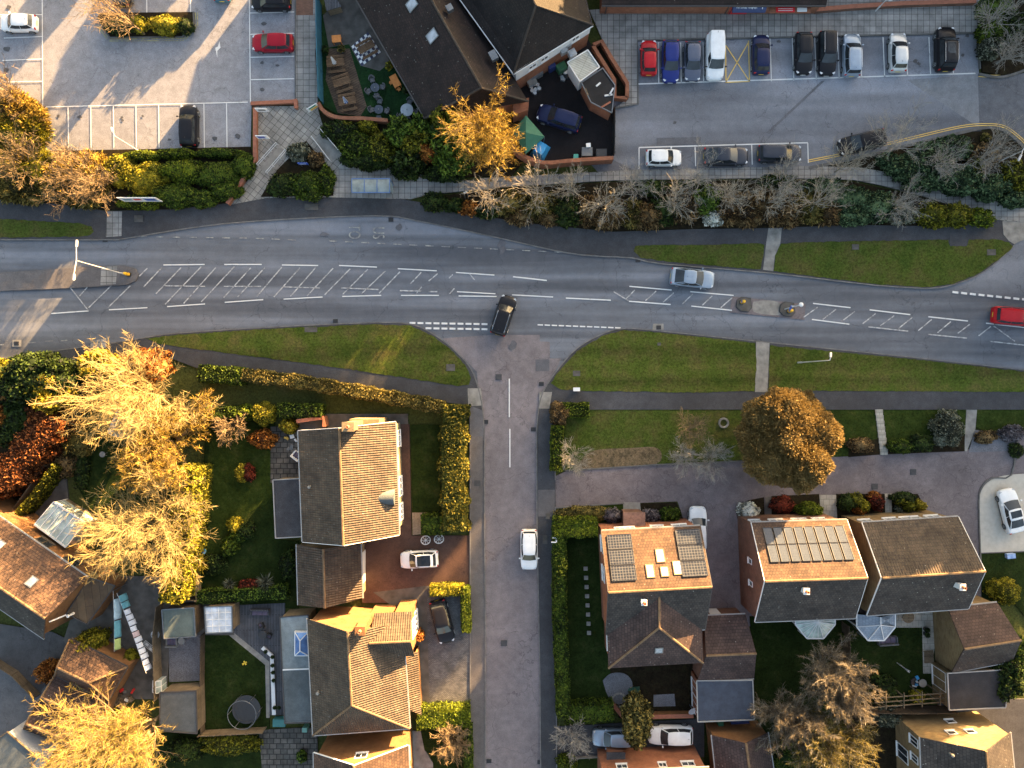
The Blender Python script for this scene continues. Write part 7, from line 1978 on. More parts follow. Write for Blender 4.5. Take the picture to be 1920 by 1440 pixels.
seat_set(556, 855, 1.0, .8, 'white garden chair on the dark patio of the cream house', M_white, 'garden_chair', deg=-40)
def tbl(px, py, rad, label, mat, h=.72):
    p = W(px, py, h); r = thing('garden_table', label, 'table', (p.x, p.y, .03), 0)
    q = MB(); q.lathe([(rad, h - .03), (rad, h), (rad * .95, h + .012)], (p.x, p.y, .03), 18); sub(q, 'table_top', mat, r)
    for k in range(4): a_ = k * pi / 2 + .6; q = MB(); q.tube([(p.x + cos(a_) * rad * .3, p.y + sin(a_) * rad * .3, h), (p.x + cos(a_) * rad * .75, p.y + sin(a_) * rad * .75, .03)], .025, 5); sub(q, 'leg', mat, r)
tbl(1703, 1157, .62, 'round cream garden table on the pale patio', M_woodl); tbl(1730, 1281, .42, 'small round stone table near the blue garden clutter', M_conc); tbl(340, 1202, .36, 'small round pale table beside the green shed', M_conc); tbl(291, 1190, .45, 'oval glass-topped table in the laundry yard', M_rim); tbl(192, 852, .3, 'small round grey table on the left lawn', M_conc); tbl(83, 929, .3, 'white round parasol base on the left patio', M_white, .3); tbl(492, 1190, .42, 'round black metal table on the grey deck', M_black)
seat_set(322, 1205, 1.2, .9, 'grey covered garden bench below the green shed', M_conc, 'garden_bench')
litter(1717, 1279, 'blue, white and black garden clutter beside the small stone table', 7, [plain('sky_blue_plastic', (.06, .32, .62), .5), M_black, M_white, M_black], .5); litter(235, 1300, 'red and brown building clutter behind the stepped garages', 16, [M_woodl, M_sred, M_wood, M_white, M_bing], 1.0); litter(545, 830, 'white and yellow pots on the dark patio of the cream house', 6, [M_white, M_syel, M_bing], .7); litter(500, 770, 'dark rubble in the shady bed under the long hedge', 6, [M_bing, M_black, M_white], .5); litter(335, 1055, 'pots and toys at the foot of the big golden tree', 8, [M_white, M_sblue, M_bing], .5)
tag(small('airer', 'folding clothes airer lying in the laundry yard', 'airer', 283, 1212, .3, lambda q: ([q.bar((-.8, y, .2), (.8, y, .2), .03, .03) for y in (-.25, -.12, 0, .12, .25)], [q.bar((x, -.25, .2), (x, .25, .2), .03, .03) for x in (-.8, 0, .8)], [q.box((x, y, .22), (.3, .2, .05)) for x, y in ((-.4, .05), (.2, -.1))], M_white)[-1], rz=R(-38)), 'white folding clothes airer in the laundry yard', 'airer')
M_ytoy = plain('yellow_toy', (.7, .5, .04), .5)
small('toy_plane', 'small yellow toy lying on the dark lawn', 'toy', 459, 1243, .06, lambda q: (q.box((0, 0, .04), (.5, .14, .08)), q.box((.05, 0, .06), (.14, .45, .04)), q.box((-.2, 0, .08), (.08, .2, .1)), M_ytoy)[-1], rz=.5)
small('plant_trough', 'light blue bowl on a stand by the golden shrub', 'bowl', 386, 1031, .0, lambda q: (q.lathe([(.1, 0), (.08, .5), (.28, .6), (.3, .66), (.22, .62)], n=14), bpy.data.materials['sky_blue_plastic'])[-1])
def pole_line(px, py, tx, ty, label):
    b = W(px, py); t = W(tx, ty, 2.3); r = thing('rotary_dryer', label, 'clothes dryer', (b.x, b.y, 0)); q = MB(); q.tube([b, (b.x, b.y, 2.3)], .05, 8); sub(q, 'pole', M_whitem, r)
    for k in range(4): a_ = k * pi / 2 + .3; q = MB(); q.tube([(b.x, b.y, 1.3), (b.x + cos(a_) * .12, b.y + sin(a_) * .12, 2.35)], .025, 5); sub(q, 'folded_arm', M_whitem, r)
pole_line(1681, 1242, 1700, 1258, 'folded white rotary dryer in the yellow brick house garden')
for i in range(8):
    p = W(1098 + i * .9, 1066 + i * 17.2, .1)
    if i == 0:
        q = MB(); q.box((0, 0, 0), (.42, .42, .05)); ss = q.build('stepping_stone', M_conc, bevel=.015); o = ss; tag(o, 'square stepping stone in the row across the shaded side lawn', 'stepping stone', 'stepping stones on the enclosed lawn')
    else: o = ss.copy(); C.objects.link(o)
    o.location = (p.x, p.y, .14)
gar('round_stone_bed', smoothpts([(1130, 1275), (1145, 1262), (1170, 1262), (1185, 1278), (1182, 1305), (1160, 1320), (1140, 1305), (1130, 1275)], 3), M_gravel); gar('paved_square', [(1225, 1302), (1264, 1300), (1266, 1323), (1225, 1324)], M_gravel)
def ringstones(px, py, rad, label, n=14, mat=None, name='stone_ring'):
    p = W(px, py, .15); r_ = random.Random(int(px)); q = MB()
    for k in range(n): a_ = 2 * pi * k / n; q.box((p.x + cos(a_) * rad, p.y + sin(a_) * rad, .14), (.28 + .1 * r_.random(), .22, .2), a_ + 1.57 + r_.uniform(-.2, .2), taper=.8)
    o = q.build(name, mat or M_conc, origin=(p.x, p.y, 0), bevel=.03); return tag(o, label, 'stone ring')
ringstones(1161, 1313, .7, 'ring of pale stones round a dark bed in the back yard'); ringstones(1357, 793, .45, 'small ring of pale stones on the front lawn beside the conifer', 12)
def dish():
    p = W(1299, 1332, 1.4); r = thing('satellite_dish', 'large grey satellite dish in the back yard beside the garden room', 'satellite dish', (p.x, p.y, 0)); M = Matrix.Rotation(.55, 3, 'X') @ Matrix.Rotation(.25, 3, 'Y')
    q = MB(); q.lathe([(.02, 0), (.25, .03), (.5, .13), (.52, .14), (.5, .16), (.25, .06)], (p.x, p.y, 1.3), 20, M=M); sub(q, 'reflector', plain('dish_grey', (.45, .47, .49), .5), r, smooth=True)
    q = MB(); q.tube([(p.x, p.y, 0), (p.x, p.y, 1.3)], .05, 8); sub(q, 'mast', M_grey, r); q = MB(); q.bar(Vector((p.x, p.y, 1.3)) + M @ Vector((0, .4, .1)), Vector((p.x, p.y, 1.3)) + M @ Vector((0, .1, .6)), .05, .05); sub(q, 'feed_arm', M_white, r)
dish()
tarp(1190, 1303, 1.25, 1.4, .55, 5, plain('dark_green_cover', (.015, .06, .04), .6), 'dark green netted cover with crossed ties in the back yard')
bin_(1352, 1358, 'green bin below the slate blue garden room', M_bingr, .55, .5, 1); bin_(1351, 1401, 'grey bin beside the warm brick outbuilding', M_bing, .5, .6, 1.1); bin_(1388, 1359, 'long dark blue box behind the outbuilding', M_binb, 1.9, .7, .7, name='storage_box')
small('post_sign', 'white bracket sign standing on the left garden hedge', 'sign', 1040, 1013, 2.0, lambda q: (q.box((0, .25, 0), (.45, .08, .1)), q.box((-.1, -.2, 0), (.5, .1, .1)), q.box((.18, .05, 0), (.1, .5, .1)), q.box((.1, 0, -1), (.06, .06, 2)), M_white)[-1], zref=2.0)
M_pblue = plain('pale_blue_plastic', (.25, .36, .6), .5)
small('storage_chest', 'pale blue chest on the lawn below the resin drive', 'chest', 1891, 1041, .06, lambda q: (q.box((0, 0, .2), (.8, .45, .4)), q.box((0, 0, .42), (.86, .5, .06)), q.box((.2, 0, .46), (.3, .4, .05)), M_pblue)[-1], rz=.1)
for (px, py, l) in ((798, 1013, 'left white ornamental cartwheel against the small square hedge'), (823, 1011, 'right white ornamental cartwheel against the small square hedge')):
    p = W(px, py, .5); r = thing('ornamental_wheel', l, 'ornament', (p.x, p.y, .05)); Mx = Matrix.Rotation(R(-38), 3, 'X'); q = MB(); n = 20
    pts = [Vector((p.x, p.y, .45)) + Mx @ Vector((cos(2 * pi * k / n) * .48, sin(2 * pi * k / n) * .48, 0)) for k in range(n + 1)]; q.tube(pts, .05, 6, cap=False); sub(q, 'rim', M_white, r)
    q = MB()
    for k in range(4): a_ = pi * k / 4; d_ = Mx @ Vector((cos(a_) * .48, sin(a_) * .48, 0)); q.tube([Vector((p.x, p.y, .45)) - d_, Vector((p.x, p.y, .45)) + d_], .03, 5)
    q.lathe([(.09, -.05), (.09, .05)], (p.x, p.y, .45), 10, M=Mx); sub(q, 'spoke', M_white, r)
for (px, py, l) in ((1138, 1412, 'dark round pot left of the lower porch'), (1168, 1412, 'dark round pot right of the lower porch'), (1738, 1181, 'upper dark round pot beside the yellow garage'), (1738, 1190, 'lower dark round pot beside the yellow garage')): pot(px, py, .26, .5, l, L_dark, M_black, .22)
def pallet(px, py, w, d, deg, label):
    p = W(px, py, .3); q = MB(); M = Matrix.Rotation(R(deg), 3, 'Z')
    for k in range(8): o_ = M @ Vector(((k - 3.5) * w / 8, 0, 0)); q.box((p.x + o_.x, p.y + o_.y, .2), (w / 8 * .7, d, .04), R(deg))
    for s in (-1, 0, 1): o_ = M @ Vector((0, s * d * .42, 0)); q.box((p.x + o_.x, p.y + o_.y, .12), (w, .1, .1), R(deg))
    o = q.build('timber_pallet', M_woodl, origin=(p.x, p.y, .03)); return tag(o, label, 'pallet')
pallet(1743, 1232, 1.0, 1.3, 4, 'pale slatted pallet leaning by the yellow brick garage'); pallet(222, 1318, 1.6, 1.0, -32, 'timber slats stacked behind the stepped garages')
for nm, px, py, deg, lab in (('garden_chair', 489, 1174, 20, 'dark metal chair above the black deck table'), ('garden_chair', 503, 1193, 250, 'dark metal chair right of the black deck table')):
    seat_set(px, py, .55, .55, lab, M_black, nm, deg)
seat_set(487, 1148, 2.0, .7, 'long grey slatted bench at the top of the grey deck', M_deckg, 'garden_bench', 180)
# ------------------------------------------------------------------ vegetation
B1 = 'clipped shrubs below the western car park'; 
# western car park island and shrubs
bush(222, 47, 34, 18, 1.4, L_dark, 'dark low shrub under the bare island tree', n=5, leaf=.09)
bush(258, 43, 18, 17, 1.5, L_gold, 'small golden shrub in the middle of the island bed', n=4, leaf=.09)
bush(308, 44, 38, 19, 1.6, L_gold, 'long golden shrub at the right of the island bed', n=6, leaf=.09)
bush(345, 48, 20, 16, 1.3, L_dark, 'dark green shrub at the right tip of the island bed', n=4, leaf=.09)
bare_tree(212, 18, 6.0, 2.6, 'bare golden tree leaning from the car park island', seed=3, main=7, kids=(5, 4, 4), r0=.11, lean=(-1.2, .6), mat=M_tanb)
for a in (
 (262, 291, 36, 10, 1.6, L_hedge, 'sunlit clipped strip along the lower car park edge, left part'),
 (330, 287, 44, 10, 1.6, L_hedge, 'clipped hedge strip along the lower car park edge, middle part'),
 (410, 286, 50, 10, 1.6, L_hedged, 'clipped hedge strip along the lower car park edge, right part'),
 (455, 310, 24, 26, 1.7, L_hedged, 'clipped shrub filling the corner by the brick wall'),
 (222, 318, 38, 32, 1.9, L_gold, 'bright golden clipped shrub at the foot of the car park lamp'),  # golden leaf colour holds the sunlight falling on this shrub
 (270, 333, 44, 32, 1.9, L_gold, 'rounded yellow-green clipped shrub beside the lamp foot'),  # sunlit look put into the leaf colour
 (340, 318, 56, 22, 1.9, L_hedge, 'large flowing clipped shrub in the middle of the bank'),
 (405, 325, 50, 28, 1.9, L_hedged, 'flowing dark clipped shrub right of the middle of the bank'),
 (420, 355, 34, 22, 1.7, L_hedged, 'clipped shrub at the lower end of the brick wall'),
 (325, 365, 46, 24, 1.7, L_hedged, 'low rounded clipped shrub above the upper pavement'),
 (375, 372, 34, 18, 1.5, L_hedged, 'small rounded clipped shrub above the upper pavement'),
 (262, 380, 46, 14, 1.4, L_hedge, 'clipped shrub in front of the long advertising board')):
    bush(*a, name='clipped_shrub', cat='shrub', n=7, dens=100, leaf=.09, group=B1, rough=.1, top=a[4] * .8)
for i, a in enumerate((
 (20, 205, 40, 40, 2.6, L_amber, 'amber wild shrub left of the upper car bays'), (30, 250, 50, 42, 2.6, L_gold, 'golden wild shrub at the left edge beside the car bays'), (58, 232, 26, 44, 2.2, L_amber, 'amber shrub touching the end of the bay line'),
 (20, 300, 48, 40, 2.4, L_amber, 'amber shrub low at the left edge'), (70, 315, 44, 36, 2.2, L_gold, 'yellow shrub at the lower left corner of the car park'), (115, 335, 44, 40, 2.3, L_amber, 'tan twiggy shrub under the golden bare crowns'), (165, 325, 40, 38, 2.1, L_amber, 'tan twiggy shrub left of the clipped golden one'), (40, 355, 52, 26, 2.0, L_olive, 'shady olive shrub above the left pavement'), (150, 362, 46, 24, 1.9, L_olive, 'olive shrub above the pavement, left of the board'))):
    bush(*a, name='wild_shrub', cat='shrub', n=7, dens=80, leaf=.1, rough=.3, radial=True, aspect=2.2)
for i, (px, py, h, sp, lab) in enumerate(((10, 175, 4.5, 2.4, 'bare golden shrub tree at the left edge by the white hatchback'), (30, 300, 4.5, 2.6, 'bare golden shrub tree at the left edge below the bays'), (135, 310, 4.2, 2.6, 'bare golden shrub tree reaching over the lower left bays'), (120, 352, 4.0, 2.4, 'bare golden shrub tree hanging over the left pavement'), (175, 345, 4.0, 2.0, 'bare golden shrub tree beside the clipped shrub coloured as sunlit'))):
    bare_tree(px, py, h, sp, lab, seed=20 + i, main=7, kids=(5, 4, 3), r0=.08, mat=M_tanb, twigs=500, twig=.35, twigw=.03)
# triangular bed and pub shrubs
for a in ((560, 285, 24, 18, 1.1, L_grey, 'grey-green shrub at the top of the triangular bed'), (592, 298, 16, 16, 1.0, L_brown, 'brownish shrub by the small blue sign'), (530, 345, 34, 26, 1.6, L_dark, 'dark shrub at the left of the triangular bed'), (575, 345, 40, 28, 1.7, L_hedged, 'dark shrub filling the middle of the triangular bed'), (610, 338, 18, 28, 1.5, L_hedged, 'dark shrub at the right end of the triangular bed')): bush(*a, dens=90)
for a in ((640, 245, 38, 24, 1.5, L_dark, 'dark shrub under the curved pub wall'), (650, 236, 16, 10, 1.4, L_goldd, 'small olive shrub right under the curved pub wall'), (690, 236, 20, 13, 1.5, L_gold, 'yellow-green shrub by the end of the curved pub wall'), (670, 275, 40, 30, 1.9, L_hedged, 'large rounded shrub along the right-hand ramp'), (715, 280, 34, 32, 2.0, L_goldd, 'olive rounded shrub left of the bamboo thicket'), (690, 300, 50, 18, 1.6, L_dark, 'dark shrub above the shelter paving'), (760, 318, 30, 20, 1.6, L_dark, 'dark shrub at the lower edge of the pub thicket'), (830, 322, 44, 20, 1.6, L_dark, 'dark laurel beside the pale slab path')): bush(*a, dens=95, n=7)
for i, (px, py, rx, ry, h, m, lab) in enumerate(((752, 245, 26, 26, 3.2, L_green, 'green leafy shrub tree below the pub turf'), (790, 235, 26, 24, 3.4, L_green, 'green leafy shrub tree under the pub eaves'), (835, 215, 28, 36, 4.4, L_goldd, 'olive leafy shrub tree standing against the pub roof'), (785, 268, 34, 26, 3.0, L_goldd, 'yellowing shrub tree in the middle of the pub thicket'), (805, 285, 18, 16, 3.2, L_orange, 'small orange-tinted shrub in the pub thicket'), (830, 270, 34, 34, 3.6, L_green, 'bright leafy shrub tree in the pub thicket'), (850, 300, 34, 28, 3.2, L_green, 'leafy shrub tree low in the pub thicket beside the golden willow'), (770, 300, 30, 22, 2.6, L_dark, 'dark shrub tree low in the pub thicket'))):
    tree_crown(px, py, rx, ry, h, .6, m, lab, 'shrub_tree', 'shrub', n=8, seed=i, dens=70, leaf=.17, aspect=1.5, rough=.35, trunk_r=.07, core=i % 2 == 0)
bare_tree(914, 260, 9.2, 1.15, 'golden willow beside the green gazebo, full of fine lit twigs', seed=31, main=9, kids=(5, 4, 4), r0=.14, mat=M_tanb, twigs=12000, twig=.28, twigw=.03, minr=.012, twigmat=L_amber, lean=(0, .6))
# belt of trees along the main road
rb = random.Random(5)
for i, (px, py, rx, ry, h, m, lab) in enumerate((
 (815, 378, 26, 18, 1.6, L_dark, 'dark conifer-like shrub at the left tip of the roadside belt'), (852, 384, 22, 14, 1.3, L_dark, 'small dark shrub near the left tip of the roadside belt'), (880, 390, 22, 14, 1.2, L_orange, 'rust-coloured low shrub by the slim sign post'), (912, 396, 24, 15, 1.3, L_dark, 'dark shrub under the first lit bare tree'),
 (955, 380, 32, 26, 1.8, L_olive, 'olive shrub between the two lit bare trees'), (975, 405, 26, 16, 1.4, L_brown, 'brown shrub low between the lit bare trees'), (1010, 385, 36, 26, 1.9, L_olive, 'olive shrub beneath the second lit bare tree'), (1030, 408, 22, 14, 1.4, L_brown, 'small brown bush near the pavement left of centre'), (1062, 395, 34, 28, 1.8, L_dark, 'dark green shrub in the left half of the belt'), (1105, 392, 34, 28, 1.9, L_brown, 'brown bush under a pale bare tree, left half of the belt'), (1145, 398, 34, 30, 1.9, L_brown, 'brown bush under the tallest bare tree of the left half'),
 (1185, 400, 28, 26, 1.7, L_olive, 'olive bush in the middle of the belt'), (1215, 405, 32, 24, 1.8, L_brown, 'brown-tinged bush above the short upper verge'), (1245, 395, 30, 28, 1.7, L_dark, 'dark green bush above the short upper verge'), (1285, 385, 34, 30, 1.9, L_brown, 'brown bush left of the bright green one'), (1325, 375, 30, 28, 1.9, L_green, 'bright green bush in the middle of the roadside belt'), (1340, 408, 20, 16, 1.4, L_white, 'white-flecked bush near the pavement'), (1365, 395, 26, 28, 1.7, L_brown, 'brown bush right of the white-flecked one'), (1400, 390, 40, 34, 1.9, L_brown, 'large brown bush above the concrete crossing'), (1445, 385, 36, 34, 1.9, L_brown, 'brown bush right above the concrete crossing'), (1480, 395, 34, 30, 1.8, L_brown, 'brown bush right of the concrete crossing'), (1520, 385, 36, 34, 1.9, L_olive, 'olive-brown bush between two pale bare trees'), (1555, 400, 28, 22, 1.7, L_brown, 'brown bush at the left of the dark laurels'),
 (1300, 352, 34, 16, 1.4, L_dark, 'dark strip of shrub along the slab path, left'), (1220, 352, 40, 14, 1.3, L_dark, 'dark low shrub along the slab path, far left'), (1460, 342, 40, 16, 1.5, L_dark, 'dark shrub along the slab path above the brown bushes'), (1545, 352, 40, 20, 1.7, L_laurel, 'laurel along the slab path beside a bare tree'), (1600, 372, 46, 26, 1.9, L_laurel, 'large blue-green laurel left of the yellow shrubs'), (1600, 405, 40, 18, 1.6, L_laurel, 'blue-green laurel beside the pavement'), (1650, 385, 44, 28, 1.9, L_laurel, 'laurel in the middle of the right-hand belt'), (1690, 400, 34, 20, 1.6, L_grey, 'grey-green shrub just left of the yellow shrubs'),
 (1750, 402, 34, 25, 1.7, L_goldd, 'yellow-green shrub, leftmost of the three by the pavement'), (1795, 404, 34, 22, 1.7, L_goldd, 'yellow-green shrub, middle of the three by the pavement'), (1840, 408, 28, 17, 1.5, L_hedge, 'smaller green shrub, rightmost of the three by the pavement'))):
    bush(px, py, rx, ry, h, m, lab, n=8, dens=85, leaf=.11 if m not in (L_brown, L_olive) else .09, rough=.28, radial=m in (L_brown, L_olive), aspect=1.3 if m not in (L_brown, L_olive) else 2.4, group='bushes of the roadside belt')
for i, (px, py, h, sp, m, lab) in enumerate((
 (918, 358, 5.2, 2.5, M_paleb, 'sunlit bare tree nearest the slim sign post'), (1012, 345, 5.4, 2.6, M_paleb, 'sunlit bare tree below the pub yard wall'), (1072, 345, 4.0, 1.3, M_paleb, 'small half-lit bare tree beside the yard corner'), (1140, 378, 5.2, 2.3, M_paleb, 'pale bare tree over the brown bushes, left half of the belt'), (1190, 342, 3.8, 2.0, M_greyb, 'thin bare tree over the slab path below the white hatchback'), (1262, 372, 4.6, 1.9, M_paleb, 'pale bare tree left of the bright green bush'), (1318, 326, 4.6, 2.4, M_greyb, 'thin grey bare tree in front of the graphite saloon'), (1372, 360, 4.6, 1.9, M_paleb, 'pale bare tree above the white-flecked bush'), (1447, 372, 4.8, 2.2, M_paleb, 'pale bare tree above the concrete crossing'), (1472, 332, 4.2, 2.0, M_greyb, 'thin bare tree below the dark navy-grey estate'), (1540, 372, 5.2, 2.5, M_paleb, 'pale bare tree between brown bushes and laurels'), (1592, 305, 5.0, 2.5, M_paleb, 'pale bare tree over the kerb behind the black estate'), (1694, 262, 6.2, 3.2, M_greyb, 'tall fine-twigged bare tree over the double yellow lines'), (1692, 382, 4.2, 2.2, M_greyb, 'grey bare tree left of the yellow-green shrubs'), (1770, 300, 4.6, 2.2, M_greyb, 'grey bare tree among the right-hand laurels'), (1862, 290, 5.0, 2.3, M_greyb, 'grey bare tree near the right-hand lamp'), (1880, 22, 5.5, 2.6, M_greyb, 'bare tree in the top right corner'), (1905, 95, 4.6, 2.0, M_greyb, 'bare tree in the right-hand corner above the dark lane'))):
    bare_tree(px, py, h, sp * .9, lab, seed=50 + i, main=6 + i % 2, kids=(4, 4, 2) if m is M_paleb else (5, 4, 3), r0=.085, mat=m, twigs=500, twig=.3, twigw=.014, minr=.016 if m is M_paleb else .012)
for a in ((1700, 315, 36, 26, 1.9, L_laurel, 'laurel at the foot of the tall fine-twigged tree'), (1668, 300, 22, 16, 1.4, L_laurel, 'small laurel close to the black estate'), (1745, 300, 48, 36, 2.1, L_laurel, 'big laurel clump inside the bend of the car park'), (1790, 275, 40, 24, 1.9, L_laurel, 'laurel below the double yellow bend'), (1735, 338, 42, 22, 1.8, L_laurel, 'laurel along the slab path, right part'), (1800, 335, 44, 28, 2.0, L_laurel, 'broad laurel along the slab path near the yellow shrubs'), (1832, 308, 14, 20, 1.6, L_goldd, 'small yellow-green shrub between the laurels'), (1845, 290, 30, 26, 1.8, L_brown, 'brownish twiggy shrub near the right-hand lamp'), (1860, 350, 40, 26, 2.0, L_laurel, 'laurel below the right-hand lamp'), (1905, 330, 30, 34, 2.0, L_goldd, 'olive shrub at the right edge by the lamp'), (1905, 372, 30, 16, 1.6, L_laurel, 'laurel at the right edge above the slab path'), (1850, 257, 8, 8, 1.0, L_olive, 'tiny round shrub at the double yellow bend'), (1708, 335, 14, 9, 1.0, L_grey, 'small grey shrub by the slab path')): bush(*a, n=7, dens=90, leaf=.13)
for a in ((1868, 12, 34, 24, 2.2, L_green, 'green shrub in the top right corner'), (1865, 52, 30, 26, 2.1, L_hedged, 'dark rounded shrub in the right-hand corner bed'), (1900, 45, 30, 30, 2.2, L_dark, 'dark shrub at the right edge of the corner bed'), (1862, 88, 24, 22, 1.9, L_grey, 'grey-green rounded shrub low in the corner bed'), (1850, 62, 14, 18, 1.5, L_goldd, 'olive shrub on the left of the corner bed')): bush(*a, n=6, dens=90)

# sunlit mass on the lower left
tree_crown(70, 712, 76, 52, 5.5, .8, L_dark, 'large dark evergreen tree below the sunlit road corner', 'evergreen_tree', seed=3, n=12, dens=90, leaf=.15, rough=.2)
tree_crown(95, 735, 48, 38, 5.0, .6, L_yellow, 'yellow-tipped evergreen in front of the dark tree', 'evergreen_tree', seed=4, n=8, dens=80, leaf=.15, rough=.3)
tree_crown(185, 683, 36, 30, 4.2, .5, L_yellow, 'bright yellow shrub tree between the evergreen and the bare tree', 'shrub_tree', seed=5, n=8, dens=90, leaf=.14, rough=.25)
tree_crown(262, 690, 52, 38, 4.4, .5, L_orange, 'orange-leaved shrub tree under the bare golden crown', 'shrub_tree', seed=6, n=9, dens=90, leaf=.13, rough=.25)
tree_crown(0, 700, 34, 28, 3.6, .5, L_gold, 'golden shrub at the left edge by the road', 'shrub_tree', seed=7, n=6, dens=90, leaf=.13)
tree_crown(0, 785, 16, 26, 3.6, .5, L_orange, 'small amber shrub at the left edge', 'shrub_tree', seed=8, n=5, dens=90, leaf=.13)
tree_crown(30, 790, 60, 50, 3.0, .4, L_dark, 'dark shady shrub beside the copper hedge', 'shrub_tree', seed=9, n=8, dens=70, leaf=.16)
tree_crown(72, 770, 24, 26, 3.6, .5, L_copper, 'copper-leaved shrub left of the sword-leaved plant', 'shrub_tree', seed=10, n=6, dens=90, leaf=.12)
bare_tree(262, 745, 9.0, 4.9, 'huge bare tree in golden light at the top of the gardens', seed=71, main=10, kids=(7, 6, 4), r0=.2, mat=M_goldb, twigs=7000, twig=.42, twigw=.022, minr=.014)
bare_tree(303, 835, 7.0, 3.3, 'dense fox-coloured twiggy tree between the two bare giants', seed=72, main=10, kids=(6, 5, 4), r0=.18, mat=M_tanb, twigs=20000, twig=.24, twigw=.03, minr=.012, twigmat=L_amber)
bare_tree(268, 985, 9.0, 5.2, 'huge bare yellow-barked tree over the garden boundary', seed=73, main=11, kids=(7, 6, 4), r0=.2, mat=M_goldb, twigs=8000, twig=.42, twigw=.022, minr=.014)
hedge([(340, 880), (333, 985), (325, 1060), (315, 1130)], 2.0, 5.0, L_gold, 'tall conifer hedge dividing the gardens, sunlight put into its golden leaves', dens=60, leaf=.14, name='conifer_hedge')  # yellow of the low sun is put into the leaf colour
hedge([(-60, 930), (10, 890), (70, 812), (92, 780)], 3.0, 4.2, L_copper, 'broad copper beech hedge at the left edge', dens=60, leaf=.13, name='beech_hedge', rough=.1)
hedge([(100, 875), (62, 930), (12, 985)], .8, 2.4, L_goldd, 'narrow olive hedge beside the old plank fence', dens=70, leaf=.1)
for a in ((140, 830, 34, 30, 2.0, L_olive, 'olive shrub below the sword-leaved plant'), (120, 870, 24, 26, 1.6, L_brown, 'twiggy brown shrub above the left patio'), (150, 880, 14, 40, 1.2, L_dark, 'dark border shrub along the left lawn'), (330, 800, 20, 40, 2.6, L_olive, 'olive shrub between lawn and fox-coloured tree'), (360, 930, 24, 30, 2.2, L_gold, 'golden shrub beneath the yellow-barked tree')): bush(*a, n=6, rough=.3)
spiky(110, 790, 1.35, 2.6, L_yellow, 'sunlit sword-leaved plant at the end of the copper hedge', n=320)
spiky(372, 1056, 1.1, 1.8, L_yellow, 'bright yellow sword-leaved plant beside the pale blue bowl'); spiky(497, 1093, 1.15, 1.6, L_grey, 'grey-green sword-leaved plant in the shady lower border'); spiky(430, 1096, .8, 1.2, L_grey, 'small grey sword-leaved plant left in the lower border')
hedge([(372, 700), (452, 706)], 1.7, 1.9, L_hedged, 'dark clipped hedge block at the left end of the long hedge', dens=100)
hedge([(455, 703), (560, 716), (690, 738), (830, 764)], 1.3, 2.0, L_olive, 'long twiggy hedge with sun-caught edges above the cream house', dens=110, leaf=.09, rough=.12)
hedge([(852, 760), (848, 870), (853, 995)], 2.6, 2.2, L_fleck, 'broad golden-flecked hedge between the narrow lawn and the side road', dens=100, leaf=.11, rough=.14, round_=.5)
hedge([(790, 985), (832, 984)], 2.0, 1.6, L_hedged, 'small square clipped hedge above the ornamental wheels', dens=110)
hedge([(384, 776), (440, 774)], 1.2, 1.8, L_hedged, 'clipped hedge strip left of the yellow topiary', dens=100); hedge([(520, 770), (602, 772)], 1.4, 1.8, L_hedged, 'clipped hedge strip right of the yellow topiary', dens=100)
bush(492, 777, 24, 23, 2.2, L_gold, 'round yellow topiary in the hedge line', 'topiary', 'topiary', n=8, dens=120, leaf=.08, rough=.06); bush(455, 774, 20, 16, 1.9, L_hedge, 'green-gold shrub left of the yellow topiary', n=5)
for a in ((490, 824, 26, 20, 1.9, L_orange, 'fiery orange shrub beside the dark patio'), (540, 800, 18, 14, 1.6, L_yellow, 'flowering yellow and pink shrub at the patio corner'), (452, 888, 12, 18, 1.6, L_yellow, 'yellow half of the two-coloured round shrub on the lawn'), (466, 888, 10, 17, 1.6, L_red, 'dark red half of the two-coloured round shrub on the lawn'), (438, 985, 15, 16, 1.6, L_gold, 'golden shrub at the top of the island border'), (462, 995, 16, 16, 1.4, L_dark, 'dark shrub right in the island border'), (430, 1025, 18, 18, 1.5, L_hedged, 'rounded green shrub low in the island border'), (445, 1005, 16, 14, 1.3, L_hedged, 'green shrub in the middle of the island border'), (470, 1100, 26, 14, 1.2, L_red, 'dark red low plants in the lower border'), (400, 1060, 30, 20, 1.0, L_dark, 'dark low plants beside the bright sword-leaved plant'), (540, 1060, 18, 30, 1.4, L_dark, 'dark shrub between lawn and garage')): bush(*a, n=6, dens=95)
bare_tree(435, 800, 2.8, 1.5, 'small pinkish bare shrub above the lawn', seed=81, main=8, kids=(5, 4, 3), r0=.05, mat=M_tanb, twigs=1200, twig=.2, twigw=.04, name='bare_shrub', cat='shrub')
hedge([(368, 1122), (440, 1118), (535, 1112)], 1.3, 1.5, L_green, 'leafy green hedge between the lower border and the grey deck', dens=90)
hedge([(806, 1110), (868, 1108)], 1.1, 1.6, L_gold, 'lit yellow-green hedge above the black car', dens=120, leaf=.08); hedge([(871, 1104), (874, 1186)], .95, 1.6, L_hedge, 'clipped hedge between the black car and the footway', dens=120, leaf=.08)
hedge([(782, 1350), (880, 1348)], 2.3, 1.7, L_hedge, 'broad clipped hedge below the block-paved drive', dens=120, leaf=.08, round_=.3); hedge([(876, 1368), (880, 1560)], .9, 1.5, L_hedged, 'clipped hedge along the footway at the bottom edge', dens=100)
bare_tree(846, 1395, 3.0, 1.6, 'small weeping bare tree lit gold on the lower front lawn', seed=83, main=9, kids=(5, 4, 3), r0=.07, mat=M_tanb, twigs=1500, twig=.3, twigw=.03, droop=.06)
